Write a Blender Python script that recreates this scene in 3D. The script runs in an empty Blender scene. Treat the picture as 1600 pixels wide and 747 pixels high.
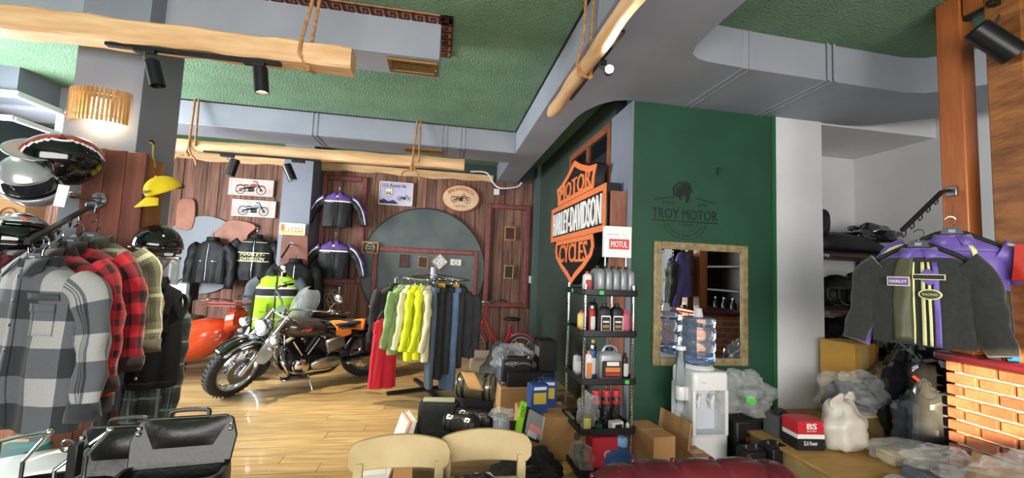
import bpy, bmesh, math, random
from mathutils import Vector, Matrix, Euler
random.seed(7)
PI = math.pi
SC = bpy.context.scene
COL = SC.collection
# ------------------------------------------------------------------ camera
CAMH, FPX = 1.5, 645.943
def _fixR():
    a, b, c = -9.6891439/57.29578, -4.3677057/57.29578, 2.37583333/57.29578
    Ry = Matrix(((math.cos(a), 0, math.sin(a)), (0, 1, 0), (-math.sin(a), 0, math.cos(a))))
    Rx = Matrix(((1, 0, 0), (0, math.cos(b), -math.sin(b)), (0, math.sin(b), math.cos(b))))
    Rz = Matrix(((math.cos(c), -math.sin(c), 0), (math.sin(c), math.cos(c), 0), (0, 0, 1)))
    W = Matrix(((1, 0, 0), (0, 0, -1), (0, 1, 0)))
    return Rz @ Rx @ Ry @ W
RC = _fixR()
cam_d = bpy.data.cameras.new('camera'); cam = bpy.data.objects.new('camera', cam_d); COL.objects.link(cam)
cam_d.sensor_width = 36; cam_d.lens = FPX / 1600 * 36; cam_d.clip_start = .05
mw = Matrix((RC[0], -RC[1], -RC[2])).transposed().to_4x4()
mw.translation = (0, 0, CAMH); cam.matrix_world = mw
SC.camera = cam
# ------------------------------------------------------------------ world, lights, exposure
w = bpy.data.worlds.new('world'); SC.world = w; w.use_nodes = True
w.node_tree.nodes['Background'].inputs[0].default_value = (.62, .75, 1, 1)
w.node_tree.nodes['Background'].inputs[1].default_value = 1.0
SC.view_settings.view_transform = 'Standard'; SC.view_settings.look = 'None'
SC.view_settings.gamma = 1; SC.view_settings.use_curve_mapping = False
SC.view_settings.exposure = 0.9
def area(name, loc, target, sx, sy, power, col):
    d = bpy.data.lights.new(name, 'AREA'); d.shape = 'RECTANGLE'; d.size = sx; d.size_y = sy; d.energy = power; d.color = col
    o = bpy.data.objects.new(name, d); COL.objects.link(o); o.location = loc
    o.rotation_euler = (Vector(target) - Vector(loc)).to_track_quat('-Z', 'Y').to_euler(); return o
area('daylight_shopfront', (-.3, -2.46, 1.6), (-.3, 4, 1.6), 6.6, 2.1, 250, (1, .97, .93))
area('daylight_side_window', (-5.12, 3.95, 1.75), (0, 4.6, 1.3), 2.3, 1.7, 300, (.88, .94, 1))
sd = bpy.data.lights.new('sun', 'SUN'); sd.energy = 14; sd.angle = .012; sd.color = (1, .72, .36)
sun = bpy.data.objects.new('sun', sd); COL.objects.link(sun); sun.location = (-4, -4, 5)
SUN_DIR = Vector((5.85, 4.65, -1.45)).normalized()
sun.rotation_euler = SUN_DIR.to_track_quat('-Z', 'Y').to_euler()

# ------------------------------------------------------------------ measuring helpers (pixel of the photo + a known plane -> place in the room)
def _ray(x, y): return RC.transposed() @ Vector(((x - 800) / FPX, (y - 373.5) / FPX, 1))
def atY(x, y, Y): d = _ray(x, y); return Vector((0, 0, CAMH)) + d * (Y / d.y)
def atX(x, y, X): d = _ray(x, y); return Vector((0, 0, CAMH)) + d * (X / d.x)
def atZ(x, y, Z): d = _ray(x, y); return Vector((0, 0, CAMH)) + d * ((Z - CAMH) / d.z)

# ------------------------------------------------------------------ materials
def lin(c):
    if isinstance(c, str): c = [int(c[i:i+2], 16) for i in (0, 2, 4)]
    return tuple(((v/255)/12.92 if v/255 <= .04045 else ((v/255+.055)/1.055)**2.4) for v in c) + (1,)
MATS = {}
def mat(name, c='808080', r=.5, m=0, c2=None, ns=6, st=(1, 1, 1), bump=0, bs=40, coat=0, trans=0, emit=0, alpha=1, rnd=0, spec=.5, sheen=0, detail=4, lo=.35, hi=.65, dist=0, ior=1.45):
    if name in MATS: return MATS[name]
    M = bpy.data.materials.new(name); M.use_nodes = True; MATS[name] = M
    nt = M.node_tree; N = nt.nodes; L = nt.links; B = N['Principled BSDF']
    B.inputs['Base Color'].default_value = lin(c); B.inputs['Roughness'].default_value = r; B.inputs['Metallic'].default_value = m
    B.inputs['Coat Weight'].default_value = coat; B.inputs['Transmission Weight'].default_value = trans; B.inputs['IOR'].default_value = ior
    B.inputs['Specular IOR Level'].default_value = spec; B.inputs['Alpha'].default_value = alpha
    if sheen: B.inputs['Sheen Weight'].default_value = sheen
    if emit: B.inputs['Emission Color'].default_value = lin(c); B.inputs['Emission Strength'].default_value = emit
    tc = N.new('ShaderNodeTexCoord'); vec = tc.outputs['Object']
    oi = None
    if rnd or c2:
        oi = N.new('ShaderNodeObjectInfo')
        ad = N.new('ShaderNodeVectorMath'); ad.operation = 'MULTIPLY_ADD'; L.new(oi.outputs['Random'], ad.inputs[0]); ad.inputs[1].default_value = (7, 13, 5); L.new(vec, ad.inputs[2]); vec = ad.outputs[0]
    src = None
    if c2:
        mp = N.new('ShaderNodeMapping'); mp.inputs['Scale'].default_value = st; L.new(vec, mp.inputs[0])
        no = N.new('ShaderNodeTexNoise'); no.inputs['Scale'].default_value = ns; no.inputs['Detail'].default_value = detail; no.inputs['Distortion'].default_value = dist; L.new(mp.outputs[0], no.inputs['Vector'])
        ra = N.new('ShaderNodeValToRGB'); ra.color_ramp.elements[0].position = lo; ra.color_ramp.elements[1].position = hi
        ra.color_ramp.elements[0].color = lin(c); ra.color_ramp.elements[1].color = lin(c2); L.new(no.outputs[0], ra.inputs[0]); src = ra.outputs[0]
    if rnd:
        hs = N.new('ShaderNodeHueSaturation'); mr = N.new('ShaderNodeMapRange'); mr.inputs[3].default_value = 1 - rnd; mr.inputs[4].default_value = 1 + rnd
        L.new(oi.outputs['Random'], mr.inputs[0]); L.new(mr.outputs[0], hs.inputs['Value'])
        if src: L.new(src, hs.inputs['Color'])
        else: hs.inputs['Color'].default_value = lin(c)
        src = hs.outputs[0]
    if src: L.new(src, B.inputs['Base Color'])
    if bump:
        mp2 = N.new('ShaderNodeMapping'); mp2.inputs['Scale'].default_value = st; L.new(vec, mp2.inputs[0])
        n2 = N.new('ShaderNodeTexNoise'); n2.inputs['Scale'].default_value = bs; n2.inputs['Detail'].default_value = 5; L.new(mp2.outputs[0], n2.inputs['Vector'])
        bu = N.new('ShaderNodeBump'); bu.inputs['Strength'].default_value = bump; bu.inputs['Distance'].default_value = .02; L.new(n2.outputs[0], bu.inputs['Height']); L.new(bu.outputs[0], B.inputs['Normal'])
    return M
def plaid(name, dark, mid, light, per=.16, wid=.5, line=None, r=.9):
    if name in MATS: return MATS[name]
    M = mat(name, mid, r, sheen=.15); nt = M.node_tree; N = nt.nodes; L = nt.links; B = N['Principled BSDF']
    uv = N.new('ShaderNodeUVMap'); uv.uv_map = 'UVMap'; sp = N.new('ShaderNodeSeparateXYZ'); L.new(uv.outputs[0], sp.inputs[0])
    def mth(op, a, b=None, c=None):
        n = N.new('ShaderNodeMath'); n.operation = op
        for i, v in enumerate((a, b, c)):
            if v is None: continue
            if isinstance(v, (int, float)): n.inputs[i].default_value = v
            else: L.new(v, n.inputs[i])
        return n.outputs[0]
    bx = mth('LESS_THAN', mth('FRACT', mth('DIVIDE', sp.outputs[0], per)), wid)
    by = mth('LESS_THAN', mth('FRACT', mth('DIVIDE', sp.outputs[1], per)), wid)
    s = mth('ADD', bx, by)
    ra = N.new('ShaderNodeValToRGB'); ra.color_ramp.interpolation = 'CONSTANT'
    e = ra.color_ramp.elements; e[0].color = lin(light); e[0].position = 0; e[1].color = lin(mid); e[1].position = .33
    k = e.new(.7); k.color = lin(dark); L.new(mth('DIVIDE', s, 2), ra.inputs[0]); out = ra.outputs[0]
    if line:
        lx = mth('LESS_THAN', mth('ABSOLUTE', mth('SUBTRACT', mth('FRACT', mth('DIVIDE', sp.outputs[0], per)), .75)), .05)
        ly = mth('LESS_THAN', mth('ABSOLUTE', mth('SUBTRACT', mth('FRACT', mth('DIVIDE', sp.outputs[1], per)), .75)), .05)
        mx = N.new('ShaderNodeMix'); mx.data_type = 'RGBA'; L.new(mth('MULTIPLY', mth('MAXIMUM', lx, ly), .7), mx.inputs[0]); L.new(out, mx.inputs[6]); mx.inputs[7].default_value = lin(line); out = mx.outputs[2]
    no = N.new('ShaderNodeTexNoise'); no.inputs['Scale'].default_value = 160; L.new(uv.outputs[0], no.inputs['Vector'])
    m2 = N.new('ShaderNodeMix'); m2.data_type = 'RGBA'; m2.blend_type = 'MULTIPLY'; m2.inputs[0].default_value = .35; L.new(out, m2.inputs[6]); L.new(no.outputs[0], m2.inputs[7])
    L.new(m2.outputs[2], B.inputs['Base Color']); return M

# ------------------------------------------------------------------ mesh builder
def frame_to(p0, p1):
    d = (Vector(p1) - Vector(p0)); q = d.to_track_quat('Z', 'Y'); return q.to_matrix(), d.length
class MB:
    def __init__(s): s.v = []; s.f = []; s.uv = {}; s.smooth = True
    def add(s, vs, fs, uvs=None, T=None):
        b = len(s.v)
        for p in vs: s.v.append(tuple(T @ Vector(p)) if T else tuple(p))
        for i, f in enumerate(fs):
            if uvs: s.uv[len(s.f)] = [uvs[k] for k in f]
            s.f.append(tuple(b + k for k in f))
        return s
    def box(s, c, d, rot=None, taper=1):
        x, y, z = d[0]/2, d[1]/2, d[2]/2; t = taper
        vs = [Vector(p) for p in ((-x,-y,-z),(x,-y,-z),(x,y,-z),(-x,y,-z),(-x*t,-y*t,z),(x*t,-y*t,z),(x*t,y*t,z),(-x*t,y*t,z))]
        if rot is not None:
            R = Euler(rot).to_matrix() if not isinstance(rot, Matrix) else rot
            vs = [R @ p for p in vs]
        c = Vector(c)
        return s.add([p + c for p in vs], [(0,3,2,1),(4,5,6,7),(0,1,5,4),(1,2,6,5),(2,3,7,6),(3,0,4,7)])
    def bb(s, a, b): return s.box([(a[i]+b[i])/2 for i in range(3)], [abs(b[i]-a[i]) for i in range(3)])
    def bar(s, p0, p1, wx, wy):
        R, l = frame_to(p0, p1); return s.box((Vector(p0)+Vector(p1))/2, (wx, wy, l), R)
    def cyl(s, p0, p1, r0, r1=None, n=14, caps=True):
        r1 = r0 if r1 is None else r1; R, l = frame_to(p0, p1); p0 = Vector(p0)
        vs = [p0 + R @ Vector((r*math.cos(2*PI*i/n), r*math.sin(2*PI*i/n), z)) for z, r in ((0, r0), (l, r1)) for i in range(n)]
        fs = [(i, (i+1) % n, n+(i+1) % n, n+i) for i in range(n)]
        if caps: fs += [tuple(reversed(range(n))), tuple(range(n, 2*n))]
        return s.add(vs, fs)
    def tube(s, pts, r, n=8, closed=False, caps=True):
        pts = [Vector(p) for p in pts]; k = len(pts); rs = r if isinstance(r, (list, tuple)) else [r]*k
        vs = []; up = None
        for i, p in enumerate(pts):
            d = (pts[(i+1) % k] - pts[i-1]) if closed else (pts[min(i+1, k-1)] - pts[max(i-1, 0)])
            d.normalize()
            if up is None: up = d.orthogonal().normalized()
            up = (up - d*up.dot(d)).normalized(); sd_ = d.cross(up)
            vs += [p + (up*math.cos(2*PI*j/n) + sd_*math.sin(2*PI*j/n))*rs[i] for j in range(n)]
        fs = []
        for i in range(k if closed else k-1):
            a, b = i*n, ((i+1) % k)*n
            fs += [(a+j, a+(j+1) % n, b+(j+1) % n, b+j) for j in range(n)]
        if caps and not closed: fs += [tuple(reversed(range(n))), tuple(range((k-1)*n, k*n))]
        return s.add(vs, fs)
    def loft(s, rings, caps=True, closed=True, uv=None):
        n = len(rings[0]); vs = [p for r in rings for p in r]; fs = []; m = n if closed else n-1
        for i in range(len(rings)-1):
            a, b = i*n, (i+1)*n
            fs += [(a+j, a+(j+1) % n, b+(j+1) % n, b+j) for j in range(m)]
        if caps: fs += [tuple(reversed(range(n))), tuple(range((len(rings)-1)*n, len(rings)*n))]
        return s.add(vs, fs, uv)
    def lathe(s, prof, c=(0, 0, 0), n=24, rot=None, caps=True, sx=1, sy=1):
        R = Euler(rot).to_matrix() if rot is not None and not isinstance(rot, Matrix) else rot
        c = Vector(c); rings = []
        for r, z in prof:
            ring = [Vector((r*sx*math.cos(2*PI*i/n), r*sy*math.sin(2*PI*i/n), z)) for i in range(n)]
            rings.append([c + (R @ p if R else p) for p in ring])
        return s.loft(rings, caps)
    def sph(s, c, r, nu=16, nv=10, rot=None, v0=0, v1=1):
        r = r if isinstance(r, (tuple, list)) else (r, r, r); R = Euler(rot).to_matrix() if rot is not None else None; c = Vector(c)
        rings = []
        for j in range(nv+1):
            a = PI*(v0+(v1-v0)*j/nv); a = min(max(a, .01), PI-.01)
            ring = [Vector((r[0]*math.sin(a)*math.cos(2*PI*i/nu), r[1]*math.sin(a)*math.sin(2*PI*i/nu), -r[2]*math.cos(a))) for i in range(nu)]
            rings.append([c + (R @ p if R else p) for p in ring])
        return s.loft(rings, True)
    def torus(s, c, R, r, axis='z', n=32, k=10, a0=0, a1=2*PI, ry=None):
        full = abs(a1-a0-2*PI) < 1e-6; rings = []; ry = ry or r
        m = n if full else n+1
        for i in range(m):
            a = a0+(a1-a0)*i/n; ring = []
            for j in range(k):
                b = 2*PI*j/k; q = R + r*math.cos(b); h = ry*math.sin(b)
                p = {'z': (q*math.cos(a), q*math.sin(a), h), 'y': (q*math.cos(a), h, q*math.sin(a)), 'x': (h, q*math.cos(a), q*math.sin(a))}[axis]
                ring.append(Vector(c)+Vector(p))
            rings.append(ring)
        if full: rings.append(rings[0])
        return s.loft(rings, not full)
    def prism(s, pts, h, T=None):
        n = len(pts); vs = [(p[0], p[1], 0) for p in pts] + [(p[0], p[1], h) for p in pts]
        fs = [tuple(reversed(range(n))), tuple(range(n, 2*n))] + [(i, (i+1) % n, n+(i+1) % n, n+i) for i in range(n)]
        return s.add(vs, fs, None, T)
    def grid(s, fn, nu, nv, uvf=None):
        vs = [fn(i/nu, j/nv) for j in range(nv+1) for i in range(nu+1)]
        fs = [(j*(nu+1)+i, j*(nu+1)+i+1, (j+1)*(nu+1)+i+1, (j+1)*(nu+1)+i) for j in range(nv) for i in range(nu)]
        uv = [uvf(i/nu, j/nv) for j in range(nv+1) for i in range(nu+1)] if uvf else None
        return s.add(vs, fs, uv)
    def build(s, name, m, parent=None, loc=None, rot=None, bevel=0, solid=0, sub=0, ang=40, seg=2):
        me = bpy.data.meshes.new(name); me.from_pydata(s.v, [], s.f); me.update()
        if s.uv:
            ul = me.uv_layers.new(name='UVMap'); k = 0
            for i, f in enumerate(s.f):
                u = s.uv.get(i)
                for j in range(len(f)):
                    if u: ul.data[k].uv = u[j]
                    k += 1
        bm = bmesh.new(); bm.from_mesh(me); bmesh.ops.recalc_face_normals(bm, faces=bm.faces); bm.to_mesh(me); bm.free()
        me.shade_smooth(); me.set_sharp_from_angle(angle=math.radians(ang))
        me.materials.append(m)
        o = bpy.data.objects.new(name, me); COL.objects.link(o)
        if parent: o.parent = parent
        if loc is not None: o.location = loc
        if rot is not None: o.rotation_euler = rot
        if solid: md = o.modifiers.new('s', 'SOLIDIFY'); md.thickness = solid; md.offset = 0
        if bevel: md = o.modifiers.new('b', 'BEVEL'); md.width = bevel; md.segments = seg; md.limit_method = 'ANGLE'
        if sub: md = o.modifiers.new('u', 'SUBSURF'); md.levels = sub; md.render_levels = sub
        return o
def tag(o, label, cat, group=None):
    o['label'] = label; o['category'] = cat
    if group: o['group'] = group
    return o
def thing(name, label, cat, loc=(0, 0, 0), rz=0, group=None, rot=None, sc=1):
    o = bpy.data.objects.new(name, None); COL.objects.link(o); o.location = loc
    o.rotation_euler = rot if rot else (0, 0, rz); o.empty_display_size = .1; o.scale = (sc, sc, sc)
    return tag(o, label, cat, group)
def struct(o): o['kind'] = 'structure'; return o
def dup(root, loc=None, rz=None, label=None, group=None, rot=None):
    r = root.copy(); COL.objects.link(r)
    if loc is not None: r.location = loc
    if rz is not None: r.rotation_euler = (0, 0, rz)
    if rot is not None: r.rotation_euler = rot
    if label: r['label'] = label
    if group: r['group'] = group
    for ch in list(root.children):
        c = ch.copy(); COL.objects.link(c); c.parent = r
        for g in list(ch.children):
            d = g.copy(); COL.objects.link(d); d.parent = c
    return r
def copyp(o, parent, loc=None, rot=None, scale=None):
    c = o.copy(); COL.objects.link(c); c.parent = parent
    if loc is not None: c.location = loc
    if rot is not None: c.rotation_euler = rot
    if scale is not None: c.scale = scale
    return c
def text(s, m, parent, T, w=None, h=None, ext=.002, name='lettering', bold=0, shear=0, arc=None, sp=1):
    """text as mesh, centred, in the local xy plane of T (4x4), fitted into w x h"""
    cu = bpy.data.curves.new('t', 'FONT'); cu.body = s; cu.align_x = 'CENTER'; cu.align_y = 'CENTER'; cu.extrude = 0; cu.resolution_u = 2; cu.space_character = sp
    cu.shear = shear
    ob = bpy.data.objects.new('t', cu); COL.objects.link(ob); me = bpy.data.meshes.new_from_object(ob); bpy.data.objects.remove(ob)
    vs = me.vertices
    x0, x1 = min(v.co.x for v in vs), max(v.co.x for v in vs); y0, y1 = min(v.co.y for v in vs), max(v.co.y for v in vs)
    sx = (w/(x1-x0)) if w else None; sy = (h/(y1-y0)) if h else None; sx = sx or sy; sy = sy or sx
    cx, cy = (x0+x1)/2, (y0+y1)/2
    bm = bmesh.new(); bm.from_mesh(me)
    if bold:      # heavier strokes: the same outlines again, nudged sideways
        for dx, lay in ((bold*1.4, .1), (-bold*1.4, .2)):
            r = bmesh.ops.duplicate(bm, geom=[f for f in bm.faces[:] if not f.tag])
            for g in r['geom']:
                if isinstance(g, bmesh.types.BMVert): g.co.x += dx; g.co.z += lay
                if isinstance(g, bmesh.types.BMFace): g.tag = True
    if ext:
        r = bmesh.ops.extrude_face_region(bm, geom=bm.faces[:])
        for g in r['geom']:
            if isinstance(g, bmesh.types.BMVert): g.co.z += 1e3
    for v in bm.verts:
        z = (ext if v.co.z > 500 else 0)+(v.co.z % 1)*max(.004, ext*.4)
        x, y = (v.co.x-cx)*sx, (v.co.y-cy)*sy
        if arc:
            a = x/arc; x, y = (arc+y)*math.sin(a), (arc+y)*math.cos(a)-arc
        v.co = (x, y, z)
    bmesh.ops.recalc_face_normals(bm, faces=bm.faces); bm.to_mesh(me); bm.free(); me.name = name
    me.materials.clear(); me.materials.append(m)
    o = bpy.data.objects.new(name, me); COL.objects.link(o); o.parent = parent; o.matrix_local = T
    return o
def face(loc, nrm=(0, -1, 0), up=(0, 0, 1)):
    """4x4 whose z is nrm and y is up"""
    z = Vector(nrm).normalized(); x = Vector(up).cross(z).normalized(); y = z.cross(x)
    T = Matrix((x, y, z)).transposed().to_4x4(); T.translation = loc; return T
def rrect(w, h, r, k=4):
    pts = []
    for cx, cy, a in ((w/2-r, h/2-r, 0), (-w/2+r, h/2-r, PI/2), (-w/2+r, -h/2+r, PI), (w/2-r, -h/2+r, 3*PI/2)):
        for i in range(k+1): b = a+PI/2*i/k; pts.append((cx+r*math.cos(b), cy+r*math.sin(b)))
    return pts
def spline(pts, n=6):
    P = [Vector(p) for p in pts]; out = []
    for i in range(len(P)-1):
        p0, p1, p2, p3 = P[max(i-1, 0)], P[i], P[i+1], P[min(i+2, len(P)-1)]
        for k in range(n):
            t = k/n; out.append(.5*((2*p1)+(p2-p0)*t+(2*p0-5*p1+4*p2-p3)*t*t+(3*p1-p0-3*p2+p3)*t**3))
    return out+[P[-1]]
# ================================================================== STRUCTURE
CEIL, ZB, YB, YG, XR = 3.4, 3.1, 7.4, 3.45, 1.7
m_green_ceil = mat('green_stucco', '6a8a6d', .9, c2='5f7e63', ns=3, bump=.9, bs=55)
m_duct = mat('grey_duct_paint', '92969f', .55, c2='898d97', ns=2)
m_gwall = mat('dark_green_paint', '1f4a35', .6, c2='1b4330', ns=2.5, bump=.08, bs=60)
m_dgrey = mat('dark_grey_green_paint', '39473f', .6, c2='334039', ns=2)
m_pillar = mat('slate_grey_paint', '7b808b', .6, c2='737884', ns=2, bump=.05, bs=50)
m_pillar_olive = mat('grey_paint', '6a7078', .6, c2='60666c', ns=2)
m_white = mat('white_wall_paint', 'd9dadb', .7, c2='d2d3d5', ns=2, bump=.05, bs=40)
m_floor = mat('pine_floor', 'bb9c69', .4, c2='997b4f', ns=3.5, st=(.9, 9, 9), bump=.12, bs=9, rnd=.17, detail=6, coat=.12)
m_wplank = mat('brown_barn_board', '876150', .75, c2='5a3e31', ns=3, st=(7, 7, .55), bump=.3, bs=10, rnd=.22, detail=7)
m_gap = mat('dark_gap', '1e1510', .9)
m_log = mat('pale_debarked_pine', 'dcb68a', .65, c2='c59a6b', ns=3, st=(.8, 6, 6), bump=.25, bs=8, detail=6)
m_logy = mat('pale_debarked_pine_long', 'dcb68a', .65, c2='c59a6b', ns=3, st=(6, .8, 6), bump=.25, bs=8, detail=6)
m_rope = mat('jute_rope', 'b98a5e', .9, c2='94683f', ns=40, bump=.4, bs=200)
m_black = mat('black_metal', '151515', .4, spec=.5)
m_blackp = mat('black_plastic', '141415', .5)
m_chrome = mat('chrome', 'd4d6da', .12, 1)
m_steel = mat('steel', '9a9ca0', .3, 1)
m_redwood = mat('oxblood_painted_wood', '7e3f3c', .5, c2='6a3230', ns=4, st=(3, 3, 3), bump=.15, bs=20)
m_brass = mat('old_brass', '9c7a4a', .4, .8)
m_trimbase = mat('trim_terracotta', 'b5805c', .7, c2='a06c49', ns=20)
m_trimkey = mat('trim_dark_key', '3e1c16', .6)

# floor: slab plus separate planks running left to right
fl = struct(MB().bb((-5.3, -2.7, -.12), (5.2, 7.5, -.022)).build('floor', m_gap))
shared = {}
def plank_floor():
    y = 1.2; k = 0
    while y < YB-.02:
        wd = .148; x = -5.2 - random.randint(0, 22)*.1; xe = XR if y > YG else 2.5
        while x < xe:
            ln = random.choice((1.9, 2.3, 2.7)); x1 = min(x+ln, xe); x0 = max(x, -5.2)
            if x1-x0 > .05:
                key = round(x1-x0, 2)
                q = random.randint(0, 1)
                if (key, q) not in shared:
                    o = MB().box((0, 0, -.011), (key-.004, wd-.005, .022)).build('plank', m_floor, fl, bevel=.002, seg=1); shared[(key, q)] = o.data
                else:
                    o = bpy.data.objects.new('plank', shared[(key, q)]); COL.objects.link(o); o.parent = fl
                o.location = ((x0+x1)/2, y+wd/2, 0)
            x += ln
        y += wd; k += 1
plank_floor()
struct(MB().bb((-5.3, -2.7, CEIL), (5.2, 7.5, CEIL+.1)).build('ceiling', m_green_ceil))
# ---- back wall with vertical barn boards
wb = struct(MB().bb((-5.3, YB+.03, 0), (XR+.1, YB+.13, CEIL)).build('wall_back', m_dgrey))
pm = {}
x = -5.2; i = 0
while x < XR-.03:
    wd = (.175, .165, .185)[i % 3]; wd = min(wd, XR-.005-x)
    top = 3.12 + .02*math.sin(i*1.7)
    k = (i % 3, round(wd, 3))
    if k not in pm:
        o = MB().box((0, 0, 0), (wd-.008, .03, 3.12)).build('board', m_wplank, wb, bevel=.003, seg=1); pm[k] = o.data
    else:
        o = bpy.data.objects.new('board', pm[k]); COL.objects.link(o); o.parent = wb
    o.location = (x+wd/2, YB+.012+.006*math.sin(i*2.3), 1.56); x += wd; i += 1
MB().bb((-5.2, YB+.024, 0), (XR, YB+.03, 3.13)).build('backing', m_gap, wb)
# wavy edged trim board at the top of the boards
mb = MB()
pts = [(-4.6, 3.2)] + [(.86, 3.2)]
low = [(.86-.18*j, 3.075+.014*math.sin(j*1.9)+.01*math.sin(j*.7)) for j in range(31)]
mb.prism([(p[0], p[1]) for p in pts+low], .04, Matrix(((1, 0, 0, 0), (0, 0, 1, 7.335), (0, 1, 0, 0), (0, 0, 0, 1))))
struct(mb.build('trim_1', m_log, None))
# ---- wall on the right behind the big sign, with a wooden framed window
struct(MB().bb((XR, 3.92, 0), (XR+.12, YB+.1, CEIL)).build('wall_right', m_dgrey))
MB_ = MB().bb((1.63, 7.12, 0), (XR+.0, YB-.0, CEIL)); struct(MB_.build('pilaster_corner', mat('grey_green_pilaster', '4c5a56', .55)))
wn = struct(MB().bb((1.68, 4.02, 2.42), (1.695, 5.25, 3.0)).build('window_1', mat('dark_window_glass', '10161a', .08, coat=.3)))
m_wfr = mat('orange_brown_window_wood', '8d5433', .5, c2='74402a', ns=6)
for a, b in (((1.655, 3.95, 2.3), (1.7, 4.03, 3.08)), ((1.655, 4.6, 2.3), (1.7, 4.66, 3.02)), ((1.655, 5.25, 2.3), (1.7, 5.33, 3.08)), ((1.655, 4.03, 3.0), (1.7, 5.25, 3.08)), ((1.655, 4.03, 2.34), (1.7, 5.25, 2.42))):
    MB().bb(a, b).build('window_frame', m_wfr, wn, bevel=.004)
# ---- green wall with mirror, its grey side, white wall, alcove
struct(MB().bb((1.675, YG, 0), (3.14, YG+.14, ZB)).build('wall_green', m_gwall))
struct(MB().bb((1.66, YG+.002, 0), (1.8, 3.925, ZB)).build('wall_grey_return', m_pillar))
struct(MB().bb((3.14, YG-.01, .0), (3.66, YG+.13, ZB)).build('wall_white_pier', m_white))
struct(MB().bb((3.1, YG-.012, 0), (3.142, YG+.06, ZB)).build('trim_2', mat('bright_green_edge', '1f5a34', .6)))
struct(MB().bb((3.4, 4.35, 0), (5.3, 4.45, CEIL)).build('wall_alcove', m_white))
struct(MB().bb((5.1, -2.7, 0), (5.2, 4.4, CEIL)).build('wall_far_right', m_white))
struct(MB().bb((3.5, 3.58, 0), (3.66, 4.4, CEIL)).build('wall_alcove_side', m_white))
struct(MB().bb((3.5, 3.462, 3.085), (5.1, 4.36, CEIL)).build('ceiling_alcove', m_white))
# ---- left wall and the shopfront behind the camera (openings where the daylight comes in)
m_teal = mat('teal_grey_paint', '3d5052', .6, c2='374a4c', ns=2)
m_lplank = mat('reddish_barn_board', '8a5f4a', .75, c2='68432f', ns=3, st=(7, 7, .55), bump=.3, bs=10, rnd=.2)
mb = MB(); mb.bb((-5.3, 5.2, 0), (-5.2, 7.5, CEIL)); mb.bb((-5.3, -2.7, 0), (-5.2, 2.7, CEIL)); mb.bb((-5.3, 2.7, 0), (-5.2, 5.2, .8)); mb.bb((-5.3, 2.7, 2.7), (-5.2, 5.2, CEIL))
wl = struct(mb.build('wall_left', m_teal))
yy = 5.22
while yy < 7.3:
    MB().bb((-5.2, yy+.004, 0), (-5.17, yy+.186, 2.35)).build('board', m_lplank, wl, bevel=.003, seg=1); yy += .19
mb = MB(); mb.bb((-5.3, -2.75, 0), (5.2, -2.6, .45)); mb.bb((-5.3, -2.75, 2.9), (5.2, -2.6, CEIL)); mb.bb((-5.3, -2.75, .45), (-3.7, -2.6, 2.9)); mb.bb((3.1, -2.75, .45), (5.2, -2.6, 2.9)); mb.bb((-1.6, -2.75, .45), (-1.45, -2.6, 2.9)); mb.bb((.7, -2.75, .45), (.85, -2.6, 2.9))
struct(mb.build('wall_shopfront', m_pillar))
for k, (a, b) in enumerate(((-3.7, -1.6), (-1.45, .7), (.85, 3.1))):
    zt = 2.1 if k == 0 else 2.9; wd = struct(MB().bb((a, -2.69, .45), (b, -2.68, zt)).build('window_%d' % (k+2), mat('white_roller_blind', 'dcdcd8', .9)))
    for q in (a+.03, b-.03): MB().box((q, -2.68, 1.675), (.06, .06, 2.45)).build('window_frame', m_pillar, wd)
struct(MB().bb((-3.7, -2.70, 2.1), (-3.1, -2.66, 2.9)).bb((-2.2, -2.70, 2.1), (-1.6, -2.66, 2.9)).bb((-3.1, -2.7, 2.55), (-2.2, -2.66, 2.9)).build('trim_4', m_pillar))
struct(MB().bb((-5.27, 2.7, .8), (-5.26, 5.2, 2.7)).build('window_5', mat('white_roller_blind', 'dcdcd8', .9)))
# ---- soffit and white frame of the bay at far left
struct(MB().bb((-5.2, 4.99, 3.14), (-4.42, 7.4, CEIL)).build('soffit_left', m_pillar))
mb = MB(); mb.bb((-5.2, 4.96, 3.08), (-4.38, 5.03, 3.14)); mb.bb((-4.45, 5.03, 3.08), (-4.38, 5.66, 3.14)); mb.bb((-5.2, 4.97, 2.83), (-4.41, 5.02, 2.88)); mb.bb((-4.45, 5.0, 2.83), (-4.40, 5.56, 2.88)); mb.bb((-4.46, 5.5, 2.6), (-4.38, 5.6, 3.09))
struct(mb.build('trim_3', mat('white_frame_paint', 'e8eaee', .5), bevel=.004))
# ---- pillars
struct(MB().bb((-2.36, 3.0, 0), (-1.975, 3.39, CEIL)).build('pillar_front', m_pillar))
struct(MB().bb((-2.49, 6.9, 0), (-2.06, YB+.02, CEIL)).build('pillar_back', m_pillar))
# ---- ceiling ducts
def rib(x, y0, y1, parent, z=ZB, top=None, ysign=-1):
    for dx in (-.028, .028):
        MB().bb((x+dx-.009, y0-.006, z-.007), (x+dx+.009, y1, z)).build('seam_rib', m_duct, parent)
        MB().bb((x+dx-.009, y0-.007, z-.007), (x+dx+.009, y0, CEIL)).build('seam_rib', m_duct, parent)
d1 = tag(MB().bb((-5.2, 3.14, ZB), (-.09, 3.47, CEIL)).build('air_duct', m_duct, bevel=.006), 'grey painted duct ending in a key-patterned trim above the hung square beam', 'duct')
d2 = tag(MB().bb((-5.2, 5.47, ZB), (.929, 6.0, CEIL)).build('air_duct', m_duct, bevel=.006), 'long grey painted duct running across above the brown board wall', 'duct')
for xx in (-1.66, -.04, .2): rib(xx, 5.47, 6.0, d2)
E1 = [atZ(926, 157, ZB), atZ(942, 151, ZB), atZ(960, 151, ZB)]
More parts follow.
